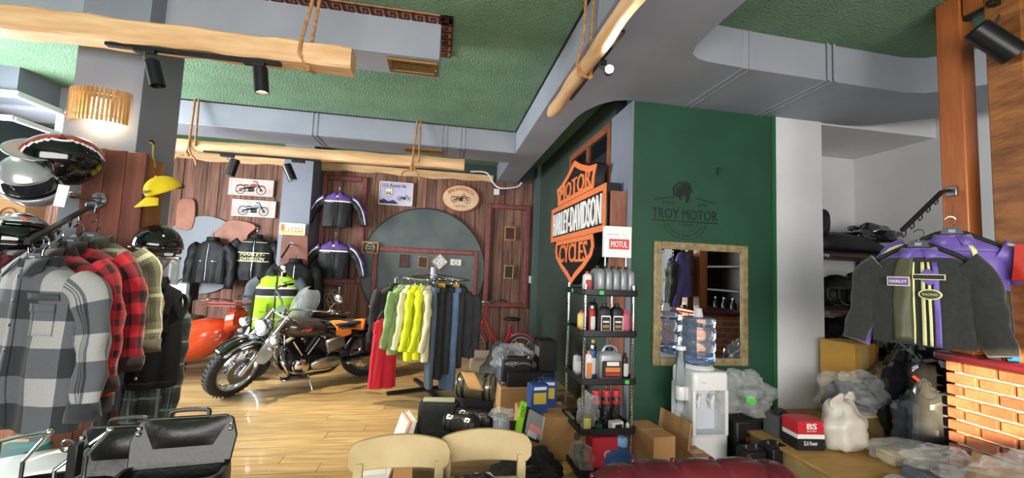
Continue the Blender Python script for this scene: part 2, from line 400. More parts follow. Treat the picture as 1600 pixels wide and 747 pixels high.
outl = [(.93, -2.55), (.93, 7.4), (1.3, 7.4), (1.3, 4.0), (1.33, 3.8), (1.4, 3.62), (1.5, 3.5), (1.62, 3.45), (1.675, 3.455), (3.66, 3.455), (3.95, 3.45), (4.12, 3.4), (4.31, 3.26), (4.6, 3.02), (4.9, 2.55), (5.1, 1.7), (5.1, -2.55), (4.6, -2.55), (4.55, 1.4), (4.4, 1.95), (4.2, 2.36), (3.99, 2.6), (3.86, 2.69), (3.7, 2.72), (3.0, 2.705), (2.25, 2.69), (1.88, 2.67), (1.78, 2.65), (1.7, 2.6), (1.66, 2.5), (1.645, 2.3), (1.645, -2.55)]
d3 = tag(MB().prism(list(reversed(outl)), CEIL-ZB, Matrix.Translation((0, 0, ZB))).build('air_duct', m_duct, ang=30), 'wide curved grey ceiling duct wrapping around the dark green recess', 'duct')
for xx in (2.21, 2.96):
    rib(xx, 2.69, YG, d3)
# vents in the ducts
def vent(x0, x1, y0, y1, label):
    t = thing('air_vent', label, 'vent', ((x0+x1)/2, (y0+y1)/2, ZB-.001), group=None)
    w_, d_ = x1-x0, y1-y0
    mb = MB()
    for a, b in (((-w_/2, -d_/2), (w_/2, -d_/2+.035)), ((-w_/2, d_/2-.035), (w_/2, d_/2)), ((-w_/2, -d_/2+.035), (-w_/2+.035, d_/2-.035)), ((w_/2-.035, -d_/2+.035), (w_/2, d_/2-.035))):
        mb.bb((a[0], a[1], -.02), (b[0], b[1], 0))
    mb.build('frame', m_brass, t, bevel=.004)
    MB().bb((-w_/2+.03, -d_/2+.03, -.004), (w_/2-.03, d_/2-.03, 0)).build('backing', m_gap, t)
    for k in range(6):
        yq = -d_/2+.05+k*(d_-.1)/5
        MB().box((0, yq, -.01), (w_-.07, .016, .003), (.6, 0, 0)).build('slat', m_brass, t)
    for sx in (-1, 1): MB().sph((sx*(w_/2-.017), 0, -.02), .006, 8, 6).build('screw', m_steel, t)
vent(-.49, -.1, 3.185, 3.40, 'brass louvred vent under the end of the key-trimmed duct')
vent(-.57, -.05, 5.62, 5.83, 'brass louvred vent in the duct above the brown board wall')
# key patterned trim on the ceiling round the left duct
KEY = ((0, 0, .1, .012), (0, 0, .012, .1), (.0, .088, .07, .1), (.058, .034, .07, .1), (.03, .034, .07, .046), (.03, .034, .042, .07), (.088, 0, .1, .1))
tb = MB().bb((0, 0, -.012), (.1, .1, 0)).build('trim_tile', m_trimbase, d1, bevel=.002, seg=1)
mk = MB()
for a in KEY: mk.bb((a[0], a[1], -.018), (a[2], a[3], -.011))
tk = mk.build('key_relief', m_trimkey, tb)
tb.location = (-.1, 3.04, CEIL)
def ktile(x, y, rz=0):
    a = copyp(tb, d1, (x, y, CEIL), (0, 0, rz)); b = tk.copy(); COL.objects.link(b); b.parent = a
for k in range(1, 24): ktile(-.1-.1*k, 3.04)
for k in range(6): ktile(.0+.0, 3.04+.1*k-.0, PI/2) if k else ktile(.0, 3.04, PI/2)
# dashed edge trims along the other ducts
m_dash = mat('dash_trim', '2a211c', .7)
for k in range(2):
    mb = MB()
    if k == 0:
        for j in range(160): mb.bb((-3.9+j*.03, 5.452, CEIL-.014), (-3.9+j*.03+.018, 5.47, CEIL))
    else:
        for j in range(130): mb.bb((.912, 1.6+j*.03, CEIL-.014), (.93, 1.6+j*.03+.018, CEIL))
    o = mb.build('edge_trim', m_dash, d2 if k == 0 else d3); o['kind'] = 'stuff'
# ---- hung beams
def rope_loop(parent, top, a, b, knot=None, r=.009):
    MB().tube(spline([top, a]), r, 7).build('rope', m_rope, parent)
    MB().tube(spline([Vector(top)+Vector((.02, .02, 0)), b]), r, 7).build('rope', m_rope, parent)
t = thing('hung_beam', 'squared pale wooden beam hung by rope below the key-trimmed duct', 'beam', (0, 0, 0))
n = 26; rings = []
for k in range(n+1):
    x = -3.0 + (3.0-.63)*k/n; w1 = .075+.004*math.sin(k*1.3); zc = 2.815+.004*math.sin(k*.9)
    ring = [(x, 2.76+py*w1+.004*math.sin(k*1.7+q), zc+pz*(.072+.004*math.sin(k*2.1+q))) for q, (py, pz) in enumerate(((-1, -.8), (-.8, -1), (.8, -1), (1, -.8), (1, .8), (.8, 1), (-.8, 1), (-1, .8)))]
    rings.append(ring)
mb = MB().loft(rings); mb.build('timber', m_log, t, ang=30)
mb = MB(); tp = (-.865, 2.74, CEIL); mb.tube([tp, (-.93, 2.68, 2.88), (-.935, 2.675, 2.8), (-.9, 2.73, 2.725), (-.87, 2.8, 2.73)], .011, 7); mb.tube([(-.85, 2.76, CEIL), (-.88, 2.72, 2.9), (-.885, 2.83, 2.88)], .011, 7); mb.sph((-.885, 2.7, 2.715), .024, 8, 6); mb.build('rope', m_rope, t)
t = thing('hung_log', 'long pale half log hung by ropes across the brown board wall', 'beam', (0, 0, 0))
rings = []
for k in range(41):
    x = -3.3+3.54*k/40; a = 0.092+.004*math.sin(k*.8); zc = 2.84-.10*(1-k/40)*0.55+.004*math.sin(k*.6)
    rings.append([(x, 5.36+.06*math.cos(q), zc+(a*math.sin(q) if math.sin(q) > -.6 else -a*.62)) for q in [2*PI*j/14+.2 for j in range(14)]])
MB().loft(rings).build('timber', m_log, t, ang=30)
for (px, y0, y1) in ((303, 160, 243), (652, 195, 268)):
    a = atY(px, y0, 5.4); b = atY(px-8, y1-15, 5.29); b2 = atY(px+2, y1-15, 5.29)
    mb = MB(); mb.tube([(a.x, 5.42, CEIL), b], .012, 7); mb.tube([(a.x+.04, 5.42, CEIL), b2], .012, 7)
    mb.tube(spline([b, b+Vector((-.02, -.02, -.1)), b+Vector((-.1, -.02, -.14)), b+Vector((-.13, -.01, -.2))], 4), .012, 7); mb.tube(spline([b, b+Vector((.04, -.02, -.1)), b+Vector((.08, -.01, -.15)), b+Vector((.1, 0, -.22))], 4), .012, 7); mb.sph(b+Vector((0, -.01, -.1)), .028, 8, 6)
    mb.build('rope', m_rope, t)
t = thing('hung_log', 'round pale log hung by rope along the grey duct edge near the glaring spotlight', 'beam', (0, 0, 0))
rings = []
for k in range(33):
    y = .6+2.96*k/32; a = .052+.004*math.sin(k*1.1)+(-.02 if k == 32 else 0)
    rings.append([(.915+a*math.cos(q)+.006*math.sin(k*.7), y, 2.93+a*math.sin(q)) for q in [2*PI*j/12 for j in range(12)]])
MB().loft(rings).build('timber', m_logy, t)
b = Vector((.905, 2.62, 2.93))
mb = MB(); mb.tube([(.86, 2.5, CEIL), b+Vector((-.05, -.1, .1)), b+Vector((-.06, 0, 0)), b+Vector((-.03, .04, -.055)), b+Vector((.04, .06, -.06))], .01, 7); mb.tube([(.9, 2.45, CEIL), b+Vector((.0, -.1, .1)), b+Vector((.055, 0, .03)), b+Vector((.06, .05, -.04))], .01, 7); mb.sph(b+Vector((.06, .05, -.06)), .02, 8, 6); mb.build('rope', m_rope, t)
# ---- spotlights on tracks
m_lamp = mat('lamp_glow', 'ffedc8', .4, emit=30)
m_satin = mat('satin_black', '1b1c1e', .35, .3)
def track(a, b, label):
    return tag(MB().bar(a, b, .035, .02).build('lamp_track', m_black), label, 'lamp track')
def spot(base, head, aim, label, lit=0, s=1, power=40, m=None):
    """base = point under the track, head = centre of the can, aim = direction"""
    t = thing('spotlight', label, 'spotlight', base, group='track spotlights')
    h = Vector(head)-Vector(base); d = Vector(aim).normalized(); m = m or m_satin
    MB().box((0, 0, .006), (.11*s, .036, .03)).build('adapter', m_black, t, bevel=.004)
    MB().tube([(0, 0, 0), (0, 0, -.03), h-d*.03], .008, 8).build('stem', m_steel, t)
    R, l = frame_to((0, 0, 0), d)
    mb = MB(); mb.lathe([(.0, -.075*s), (.03*s, -.075*s), (.037*s, -.068*s), (.037*s, .075*s), (.033*s, .075*s), (.03*s, .05*s), (0, .045*s)], h, 20, R, caps=False); mb.build('can', m, t)
    MB().lathe([(.0, .052*s), (.031*s, .052*s), (.031*s, .056*s), (0, .056*s)], h, 18, R, caps=False).build('lens', m_lamp if lit else mat('dark_lens', '30302e', .1), t)
    if lit:
        ld = bpy.data.lights.new('spot_beam', 'SPOT'); ld.energy = power; ld.spot_size = 1.5; ld.spot_blend = .8; ld.shadow_soft_size = .03; ld.color = (1, .87, .66)
        lo = bpy.data.objects.new('spot_beam', ld); COL.objects.link(lo); lo.parent = t; lo.location = h+d*.09*s; lo.rotation_euler = d.to_track_quat('-Z', 'Y').to_euler()
    return t
track((-2.0, 2.72, 2.728), (-1.05, 2.72, 2.728), 'black lamp track under the squared hung beam')
spot((-1.80, 2.72, 2.71), (-1.735, 2.72, 2.585), (.3, .02, -1), 'black spotlight in front of the slate grey front pillar', 0, 1.05)
spot((-1.20, 2.72, 2.71), (-1.155, 2.72, 2.615), (.12, .05, -1), 'lit black spotlight below the squared beam against the green ceiling', 1, 1.1, 130)
track((-2.78, 5.28, 2.735), (-1.50, 5.28, 2.735), 'black lamp track under the long half log')
spot((-2.53, 5.28, 2.70), (-2.45, 5.26, 2.57), (-.25, .05, -1), 'black spotlight above the two motorcycle prints', 0, 1.35)
spot((-1.75, 5.28, 2.70), (-1.83, 5.26, 2.56), (.45, .1, -1), 'lit black spotlight in front of the grey back pillar', 1, 1.35, 160)
track((.984, 2.2, 2.935), (.984, 3.2, 2.935), 'black lamp track beside the round hung log')
spot((.984, 2.55, 2.915), (1.03, 2.5, 2.845), (-.32, -.88, -.32), 'glaring spotlight beside the round log under the grey duct', 1, .8, 60)
# wooden slat wall lamp on the front pillar
t = thing('wall_lamp', 'curved wooden slat wall lamp glowing on the slate grey pillar', 'wall lamp', (-2.19, 3.0, 2.43))
m_slat = mat('honey_wood_slat', 'b98a4f', .5, c2='9a6d38', ns=8)
for k in range(19):
    a = -1.15+2.3*k/18
    o = MB().box((.165*math.sin(a)/math.sin(1.15), -.115*math.cos(a)+.02, 0), (.014, .007, .21), (0, 0, a)).build('slat', m_slat, t)
for z in (-.07, .07):
    MB().tube([(.155*math.sin(-1.15+2.3*k/12)/math.sin(1.15), -.105*math.cos(-1.15+2.3*k/12)+.02, z) for k in range(13)], .005, 6).build('hoop', m_slat, t)
MB().box((0, -.012, 0), (.12, .022, .12)).build('wall_plate', m_white, t, bevel=.004)
MB().lathe([(.0, -.05), (.02, -.05), (.032, -.01), (.026, .04), (0, .055)], (0, -.05, 0), 14, caps=False).build('bulb', mat('bulb_glow', 'ffe3a8', .4, emit=8), t)
ld = bpy.data.lights.new('bulb_light', 'POINT'); ld.energy = 2.5; ld.color = (1, .8, .5); ld.shadow_soft_size = .03
lo = bpy.data.objects.new('bulb_light', ld); COL.objects.link(lo); lo.parent = t; lo.location = (.02, -.05, -.075)
# ================================================================== SHARED BUILDERS
def lerp_prof(prof, v):
    for i in range(len(prof)-1):
        a, b = prof[i], prof[i+1]
        if v <= b[0]:
            t = (v-a[0])/(b[0]-a[0]) if b[0] > a[0] else 0
            return [a[k]+(b[k]-a[k])*t for k in range(1, 4)]
    return list(prof[-1][1:])
class Gar:
    """a hanging garment: two curved sheets joined at the sides, origin at the neck, front = -y"""
    def __init__(s, parent, prof, fold=.012, seed=0, p=2.6):
        s.T = parent; s.prof = prof; s.fold = fold; s.seed = seed; s.p = p
    def at(s, u, v, side=-1, off=0):
        z, hw, hd = lerp_prof(s.prof, v); uu = min(abs(u), 1)
        b = hd*max(0, (1-uu**s.p))**(1/s.p); fd = s.fold*min(1, v*1.3)*(1-uu**4)
        f = fd*(math.sin(u*8+s.seed+side)+.6*math.sin(u*15+v*4+s.seed*2.1)+.4*math.sin(v*14+u*3+s.seed))
        return Vector((u*hw, side*(b+off)+f, z+.25*fd*math.sin(u*6+s.seed)*(1 if v > .95 else 0)))
    def uv(s, u, v): z, hw, hd = lerp_prof(s.prof, v); return (u*hw, z)
    def body(s, m, name='body', nu=28, nv=22):
        mb = MB()
        for side in (-1, 1): mb.grid(lambda a, b: s.at(math.sin((a*2-1)*PI/2), b, side), nu, nv, lambda a, b: s.uv(math.sin((a*2-1)*PI/2), b))
        return mb.build(name, m, s.T, ang=70)
    def patch(s, u0, u1, v0, v1, m, name, off=.004, nu=8, nv=10, side=-1, parent=None, skew=0):
        mb = MB().grid(lambda a, b: s.at(u0+(u1-u0)*a+skew*b, v0+(v1-v0)*b, side, off), nu, nv, lambda a, b: s.uv(u0+(u1-u0)*a, v0+(v1-v0)*b))
        return mb.build(name, m, parent or s.T, solid=.003, ang=70)
    def button(s, u, v, m, r=.006, name='button'):
        p = s.at(u, v, -1, .006); return MB().sph(p, (r, r*.5, r), 8, 6).build(name, m, s.T)
class Slv:
    def __init__(s, parent, pts, radii, seed=0, flat=.65, wr=.006):
        s.T = parent; s.P = spline(pts, 6); n = len(s.P); s.n = n; s.wr = wr; s.seed = seed; s.flat = flat
        k = len(radii)-1; s.R = []
        for i in range(n):
            t = i/(n-1)*k; j = min(int(t), k-1); s.R.append(radii[j]+(radii[j+1]-radii[j])*(t-j))
        s.L = [0]
        for i in range(1, n): s.L.append(s.L[-1]+(s.P[i]-s.P[i-1]).length)
    def at(s, a, i, off=0):
        d = (s.P[min(i+1, s.n-1)]-s.P[max(i-1, 0)]).normalized(); f = Vector((0, -1, 0)); f = (f-d*f.dot(d)).normalized(); sd_ = d.cross(f)
        r = s.R[i]; w_ = s.wr*(math.sin(s.L[i]*38+a*2+s.seed)+.7*math.sin(s.L[i]*21-a*3+s.seed*2))
        return s.P[i]+f*math.cos(a)*(r*s.flat+off+w_)+sd_*math.sin(a)*(r+off+w_)
    def build(s, m, name='sleeve', n=18):
        mb = MB(); rings = [[s.at(2*PI*j/n, i) for j in range(n)] for i in range(s.n)]
        uv = [(s.R[0]*2*PI*(j/n-.5), -s.L[i]) for i in range(s.n) for j in range(n)]
        mb.loft(rings, True, True, uv); return mb.build(name, m, s.T, ang=70)
    def stripe(s, a0, a1, m, name='stripe', i0=0, i1=None, off=.004):
        i1 = i1 or s.n-1; k = 5
        mb = MB().loft([[s.at(a0+(a1-a0)*j/k, i, off) for j in range(k+1)] for i in range(i0, i1+1)], False, False)
        return mb.build(name, m, s.T, solid=.002, ang=70)
    def ring(s, i0, i1, m, name='band', off=.004, n=18):
        mb = MB().loft([[s.at(2*PI*j/n, i, off) for j in range(n)] for i in range(i0, i1+1)], False); return mb.build(name, m, s.T, solid=.002, ang=70)
def shirt_prof(w=.26, h=.72, d=.085, nk=.075):
    return [(0, .0, nk*.9, .055), (.05, -.018, nk+.035, .062), (.16, -.075, w*.86, .07), (.24, -.14, w*.95, d*.92), (.5, -h*.48, w*.97, d), (.8, -h*.8, w*1.01, d*1.02), (1, -h, w*1.03, d*.95)]
def collar(T, m, nk=.075, hgt=.045, leaf=.07, name='collar'):
    mb = MB(); n = 20
    mb.loft([[(nk*1.02*math.cos(a)*k, .055*math.sin(a)*k, z-.012*(math.sin(a) < 0)*1) for a in [2*PI*j/n for j in range(n)]] for k, z in ((1.05, -.012), (.95, hgt*.7), (1.0, hgt*.72), (1.18, -.005))], False)
    for sx in (-1, 1):
        mb.loft([[Vector((sx*.012, -.062, hgt*.35)), Vector((sx*nk*1.1, -.03, hgt*.6))], [Vector((sx*leaf*.75, -.092, -leaf*.85)), Vector((sx*nk*1.45, -.065, -.03))]], False, False)
    return mb.build(name, m, T, solid=.004, ang=60)
m_hang = mat('hanger_plastic', '1b1c1f', .45)
m_btn = mat('dark_button', '1a1b1d', .4)
m_cardlab = mat('hanger_card', '44474e', .6)
def hanger(loc, rz, label, group, hook=.11, wid=.2, card=True, rot=None, sc=1):
    t = thing('clothes_hanger', label, 'hanger', loc, rz, group, rot, sc)
    mb = MB().tube([(-wid, 0, -.075), (-wid*.8, 0, -.045), (-.06, 0, .01), (0, 0, .022), (.06, 0, .01), (wid*.8, 0, -.045), (wid, 0, -.075)], [.012, .018, .02, .02, .02, .018, .012], 8); mb.build('shoulder_bar', m_hang, t)
    mb = MB().tube(spline([(0, 0, .02), (0, 0, .06), (.022, 0, .085), (.018, 0, .112), (-.005, 0, .12), (-.025, 0, .103)], 4), .0035, 6); mb.build('hook', m_chrome, t)
    if card:
        MB().prism([(-.05, .0), (.05, 0), (.036, .04), (-.036, .04)], .004, face((0, -.03, .01))).build('card', m_cardlab, t)
        MB().box((0, -.0365, .028), (.03, .002, .018)).build('emblem', mat('emblem_grey', '8d9096', .5), t)
    return t
def sleeves(T, m, w, L=.6, seed=0, drop=(.08, .1), r=(.085, .07, .055), fwd=.02, names='sleeve', y0=0, both=True):
    out = []
    for sx in (-1, 1):
        s = Slv(T, [(sx*(w*.80), y0, -.09), (sx*(w+drop[0]*.4), y0, -.16), (sx*(w+drop[0]), y0-.005, -.09-L*.5), (sx*(w+drop[1]), y0-fwd, -.09-L)], r, seed+sx*2)
        s.build(m, names); out.append(s)
    return out
# helmets -------------------------------------------------------------
def spatch(mb, r, cond, nu=40, nv=26, sc=1, c=(0, 0, 0)):
    """faces of an ellipsoid (radii r) whose direction satisfies cond(d); -y is the face side"""
    idx = {}; vs = []; fs = []
    def d_(i, j): th = PI*(j/nv); ph = 2*PI*i/nu; return Vector((math.sin(th)*math.cos(ph), math.sin(th)*math.sin(ph), math.cos(th)))
    def vid(i, j):
        i %= nu; k = (i if 0 < j < nv else 0, j)
        if k not in idx:
            d = d_(i, j); idx[k] = len(vs); vs.append((c[0]+d.x*r[0]*sc, c[1]+d.y*r[1]*sc, c[2]+d.z*r[2]*sc))
        return idx[k]
    for j in range(nv):
        for i in range(nu):
            d = (d_(i, j)+d_(i+1, j+1)).normalized() if 0 < j < nv-1 else d_(i, j+.5)
            if cond(d):
                q = [vid(i, j), vid(i, j+1), vid(i+1, j+1), vid(i+1, j)]
                q = [a for n_, a in enumerate(q) if a not in q[:n_]]
                if len(q) > 2: fs.append(tuple(q))
    mb.add(vs, fs); return mb
# crumpled bag -------------------------------------------------------------
def crumple(mb, r, seed=0, amp=.18, nu=38, nv=24, c=(0, 0, 0), flat=-.85, freq=3.1):
    rnd = random.Random(seed); ph = [rnd.uniform(0, 6) for _ in range(9)]
    def fn(a, b):
        th = PI*b; p = 2*PI*a; d = Vector((math.sin(th)*math.cos(p), math.sin(th)*math.sin(p), math.cos(th)))
        k = 1+amp*(math.sin(freq*d.x*2+ph[0]+2*d.z)+math.sin(freq*d.y*2.3+ph[1]-d.x*3)+math.sin(freq*d.z*2.6+ph[2]+d.y*2))*.45+amp*.35*abs(math.sin(d.x*11+ph[3]+d.y*7))+amp*.3*abs(math.sin(d.z*12+ph[4]-d.y*9))+amp*.28*abs(math.sin(d.x*19+d.z*13+ph[5]))+amp*.22*abs(math.sin(d.y*23-d.z*17+ph[6]))
        z = max(d.z*k, flat)
        return (c[0]+d.x*k*r[0], c[1]+d.y*k*r[1], c[2]+z*r[2])
    rings = [[fn(i/nu, max(.004, min(.996, j/nv))) for i in range(nu)] for j in range(nv+1)]
    return mb.loft(rings, True)
m_card = mat('brown_cardboard', 'b98f5e', .85, c2='a87e50', ns=4, bump=.05, bs=60)
m_cardy = mat('yellow_cardboard', 'c89a45', .85, c2='b98a3c', ns=4)
m_tape = mat('packing_tape', 'c9a56c', .3, coat=.4)
def carton(name, label, loc, d, rz=0, m=None, tape=True, cat='box', group=None, rot=None):
    t = thing(name, label, cat, loc, rz, group, rot); m = m or m_card
    MB().box((0, 0, d[2]/2), d).build('body', m, t, bevel=.004, seg=1)
    if tape:
        MB().bb((-d[0]/2, -.022, d[2]), (d[0]/2, .022, d[2]+.0012)).build('tape', m_tape, t)
        MB().bb((-d[0]/2+.002, -d[1]/2-.0015, d[2]*.0), (d[0]/2-.002, -d[1]/2-.0005, .0035)).build('bottom_seam', m_gap, t)
        MB().bb((-d[0]/2, -.002, d[2]+.0012), (d[0]/2, .002, d[2]+.002)).build('flap_seam', m_gap, t)
    return t
m_clearp = mat('clear_plastic_film', 'f2f5f5', .05, trans=.0, alpha=.17, ior=1.45, bump=.6, bs=22)
m_glassy = mat('clear_plastic_rigid', 'eef3f5', .06, trans=.95, ior=1.12)
# ================================================================== LEFT PILLAR GROUP
m_rwood = mat('red_stained_board', '7c4636', .55, c2='5b2f26', ns=2.5, st=(5, 5, .7), bump=.2, bs=9, rnd=.12, detail=6)
m_ywood = mat('amber_varnished_board', 'a5713a', .45, c2='7d4c22', ns=2.5, st=(5, 5, .7), bump=.2, bs=9, detail=6, rnd=.05, coat=.15)
t = thing('board_panel', 'red stained board panel fixed to the front of the slate pillar', 'panel', (-2.06, 2.985, .12))
for k in range(3): MB().box((-.115+.115*k, 0, 1.02), (.112, .03, 2.05-.012*k)).build('board', m_rwood, t, bevel=.003, seg=1)
t = thing('board_panel', 'amber varnished board fixed to the right side of the slate pillar', 'panel', (-1.962, 3.14, .3))
MB().box((0, 0, .94), (.026, .25, 1.82)).build('board', m_ywood, t, bevel=.004)
# cord and hook above it
t = thing('lanyard', 'thin yellow cord hanging from a hook above the amber board', 'lanyard', (-1.975, 3.12, 2.2))
MB().tube(spline([(.0, 0, .06), (.02, 0, .05), (.02, .01, -.02), (.03, .03, -.1)], 4), .005, 6).build('cord', mat('yellow_cord', 'b89a44', .8), t)
MB().tube([(0, 0, .075), (.02, 0, .07), (.026, 0, .05)], .006, 6).build('hook', m_black, t)
# pipe pegs
m_pipe = mat('bronzed_pipe', '8a7a5c', .35, .85, c2='6e6048', ns=12)
def peg(loc, d, L, label, m=m_pipe):
    t = thing('pipe_peg', label, 'peg', loc, rot=Vector(d).to_track_quat('Z', 'Y').to_euler())
    MB().lathe([(.0, 0), (.05, 0), (.052, .005), (.05, .01), (.028, .012), (.026, .03), (0, .03)], n=24, caps=False).build('flange', m, t)
    for k in range(4): MB().sph((.038*math.cos(k*PI/2+.7), .038*math.sin(k*PI/2+.7), .011), .006, 8, 5).build('screw', m_steel, t)
    MB().cyl((0, 0, .02), (0, 0, L), .014, n=14).build('pipe', m, t)
    MB().lathe([(0, 0), (.02, 0), (.02, .025), (.016, .034), (0, .034)], (0, 0, L-.02), 14, caps=False).build('end_cap', m, t)
    return t
peg((-1.948, 3.1, 1.965), (1, -.1, .03), .21, 'bronze pipe peg on the amber board under the yellow cap')
peg((-1.948, 3.06, 1.535), (1, -.1, .0), .26, 'bronze pipe peg on the amber board under the black half helmet')
peg((-2.12, 2.97, 1.83), (-.2, -1, .03), .17, 'silver pipe peg on the red board panel behind the striped helmet', m_steel)
# yellow cap
t = thing('baseball_cap', 'yellow baseball cap hanging from the pipe peg', 'cap', (-1.775, 2.97, 1.925), rot=(.55, 0, -.65))
m_yel = mat('yellow_cotton', 'd9c21c', .85, c2='c9b015', ns=9, bump=.1, bs=90)
crown = spatch(MB(), (.088, .1, .085), lambda d: d.z > -.12).build('crown', m_yel, t, solid=.003)
for k in range(6):
    a = k*PI/3; MB().tube([(.0885*math.sin(b)*math.cos(a), .1005*math.sin(b)*math.sin(a), .0855*math.cos(b)) for b in [i*.17 for i in range(11)]], .0018, 5).build('seam', mat('yellow_seam', 'bda312', .85), t)
MB().sph((0, 0, .087), .008, 8, 6).build('top_button', m_yel, t)
MB().grid(lambda a, b: (math.sin((a-.5)*2.3)*(.084+.035*b), -.095-math.cos((a-.5)*2.3)*.085*b+.03*(1-math.cos((a-.5)*2.3)), -.012-.035*b-.02*((a-.5)*2)**2), 14, 6).build('visor', m_yel, t, solid=.004)
text('riders', m_black, t, face((.03, -.098, .025), (.25, -1, .15)), w=.07, name='lettering')
# black half helmet with goggles
m_gloss = mat('gloss_black', '0b0b0c', .12, coat=.8)
t = thing('half_helmet', 'glossy black half helmet on the lower pipe peg', 'helmet', (-1.79, 3.0, 1.565), rz=.4)
spatch(MB(), (.125, .145, .13), lambda d: d.z > -.08).build('shell', m_gloss, t, solid=.012)
MB().grid(lambda a, b: (math.sin((a-.5)*2.4)*(.12+.03*b), -.13*math.cos((a-.5)*2.4)-.045*b*math.cos((a-.5)*2.4), .0-.018*b), 16, 4).build('peak', m_gloss, t, solid=.005)
MB().torus((0, 0, -.012), .128, .007, 'z', 30, 6).build('edge_trim', m_blackp, t)
spatch(MB(), (.108, .126, .115), lambda d: d.z > -.25).build('liner', m_blackp, t)
MB().tube(spline([(-.1, 0, -.03), (-.08, -.03, -.12), (-.02, -.04, -.18), (.05, -.03, -.13), (.1, 0, -.03)], 4), .007, 6).build('strap', m_blackp, t)
t = thing('riding_goggles', 'clear riding visor hanging beside the black half helmet', 'goggles', (-1.71, 3.0, 1.47), rz=.3)
MB().grid(lambda a, b: (.055*math.sin((a-.5)*2.6), -.05*math.cos((a-.5)*2.6), -.16*b+.01), 12, 5).build('lens', mat('smoked_clear_plastic', 'b9bfc2', .08, trans=.7, alpha=.6), t, solid=.003)
MB().box((0, -.02, .02), (.11, .05, .025)).build('frame', m_chrome, t, bevel=.006)
# helmets on the left
def open_helmet(name, label, loc, rot, ms, stripe=None, r=(.125, .15, .14)):
    t = thing(name, label, 'helmet', loc, rot=rot)
    cut = lambda d: not (d.y < -.30 and d.z < .28) and d.z > -.75
    spatch(MB(), r, cut, 44, 30).build('shell', ms, t, solid=.01)
    spatch(MB(), r, lambda d: cut(d) or d.z > -.3, 36, 24, .9).build('liner', mat('helmet_liner', '17171a', .9), t)
    spatch(MB(), r, lambda d: d.y < -.45 and -.05 < d.z < .33, 44, 30, 1.03).build('visor', mat('tinted_visor', '2a2f33', .08, trans=.4, alpha=.75), t, solid=.003)
    MB().grid(lambda a, b: (math.sin((a-.5)*2.4)*(r[0]*.98+.02*b), -r[1]*.93*math.cos((a-.5)*2.4)-.07*b*math.cos((a-.5)*1.6), r[2]*.36+.0*b), 16, 5).build('peak', mat('silver_edge', 'a9adb2', .25, .6), t, solid=.005)
    if stripe:
        for k, (a, b, m) in enumerate(stripe): spatch(MB(), r, lambda d, a=a, b=b: a < d.x < b and (d.z > .2), 88, 30, 1.05).build('stripe', m, t)
    for sx in (-1, 1):
        MB().lathe([(0, 0), (.02, 0), (.02, .008), (0, .01)], (sx*r[0]*.97, -.02, .03), 14, (0, sx*PI/2, 0), caps=False).build('pivot', m_chrome, t)
        MB().tube(spline([(sx*r[0]*.95, -.03, -.04), (sx*r[0]*.9, -.07, -.1), (sx*r[0]*.6, -.1, -.15)], 4), .012, 6).build('cheek_strap', mat('strap_grey', '9ea1a5', .6), t)
    return t
m_red = mat('racing_red', 'b02a2a', .25, coat=.5); m_wht = mat('paint_white', 'd9dbdc', .3, coat=.3); m_gry = mat('paint_grey', '8d9196', .3, coat=.3)
p = atY(100, 250, 2.68)
open_helmet('open_face_helmet', 'glossy black open-face helmet with red and white stripes, price tag hanging', p, (.15, .62, -.85), m_gloss, [(-.16, .04, m_gry), (.06, .24, m_red), (.26, .36, m_wht)], (.13, .165, .145))
t = tag(MB().box((0, 0, 0), (.045, .003, .12)).build('price_tag', mat('paper_white', 'e9e9e6', .7), None, atY(96, 306, 2.62), (0, .1, .3)), 'white paper price tag hanging under the striped black helmet', 'tag')
p = atY(48, 283, 2.62)
t = thing('full_face_helmet', 'silver full-face helmet beside the red board panel', 'helmet', p, rot=(.75, -.3, .55), sc=.95)
m_silver = mat('silver_helmet_paint', 'b4b7ba', .25, .5, coat=.4)
r_ = (.125, .15, .145)
vis = lambda d: d.y < -.42 and -.2 < d.z < .42
spatch(MB(), r_, lambda d: not vis(d) and d.z > -.8, 48, 34).build('shell', m_silver, t, solid=.012)
spatch(MB(), r_, lambda d: d.z > -.9, 30, 20, .88).build('liner', mat('helmet_liner', '17171a', .9), t)
spatch(MB(), r_, lambda d: d.z > .0 and d.y < -.5 and d.z < .7, 48, 30, 1.03).build('visor', mat('tinted_visor', '2a2f33', .08, trans=.4, alpha=.75), t, solid=.003)
MB().torus((0, .0, -.112), .082, .014, 'z', 24, 8).build('neck_roll', m_blackp, t)
MB().sph((.118, -.03, .02), (.012, .025, .025), 12, 8).build('pivot', m_red, t)
p = atY(30, 376, 2.6)
t = thing('full_face_helmet', 'black and white full-face helmet at the left picture edge', 'helmet', p, rot=(-.1, 0, .5), sc=.98)
spatch(MB(), r_, lambda d: not vis(d) and d.z > -.85 and d.x > -.35, 48, 34).build('shell', m_gloss, t, solid=.012)
spatch(MB(), r_, lambda d: not vis(d) and d.z > -.85 and d.x <= -.35, 48, 34).build('side_panel', m_wht, t, solid=.012)
spatch(MB(), r_, vis, 48, 30, 1.02).build('visor', mat('dark_visor', '08090a', .05, coat=1), t, solid=.003)
MB().torus((0, 0, -.115), .085, .014, 'z', 24, 8).build('neck_roll', m_blackp, t)
spatch(MB(), r_, lambda d: .55 < d.z < .8 and d.y < -.2, 48, 30, 1.03).build('brow_vent', m_silver, t, solid=.004)
MB().sph((.03, -.11, .105), (.02, .008, .007), 8, 6).build('emblem', mat('orange_red', 'd2482a', .4), t)
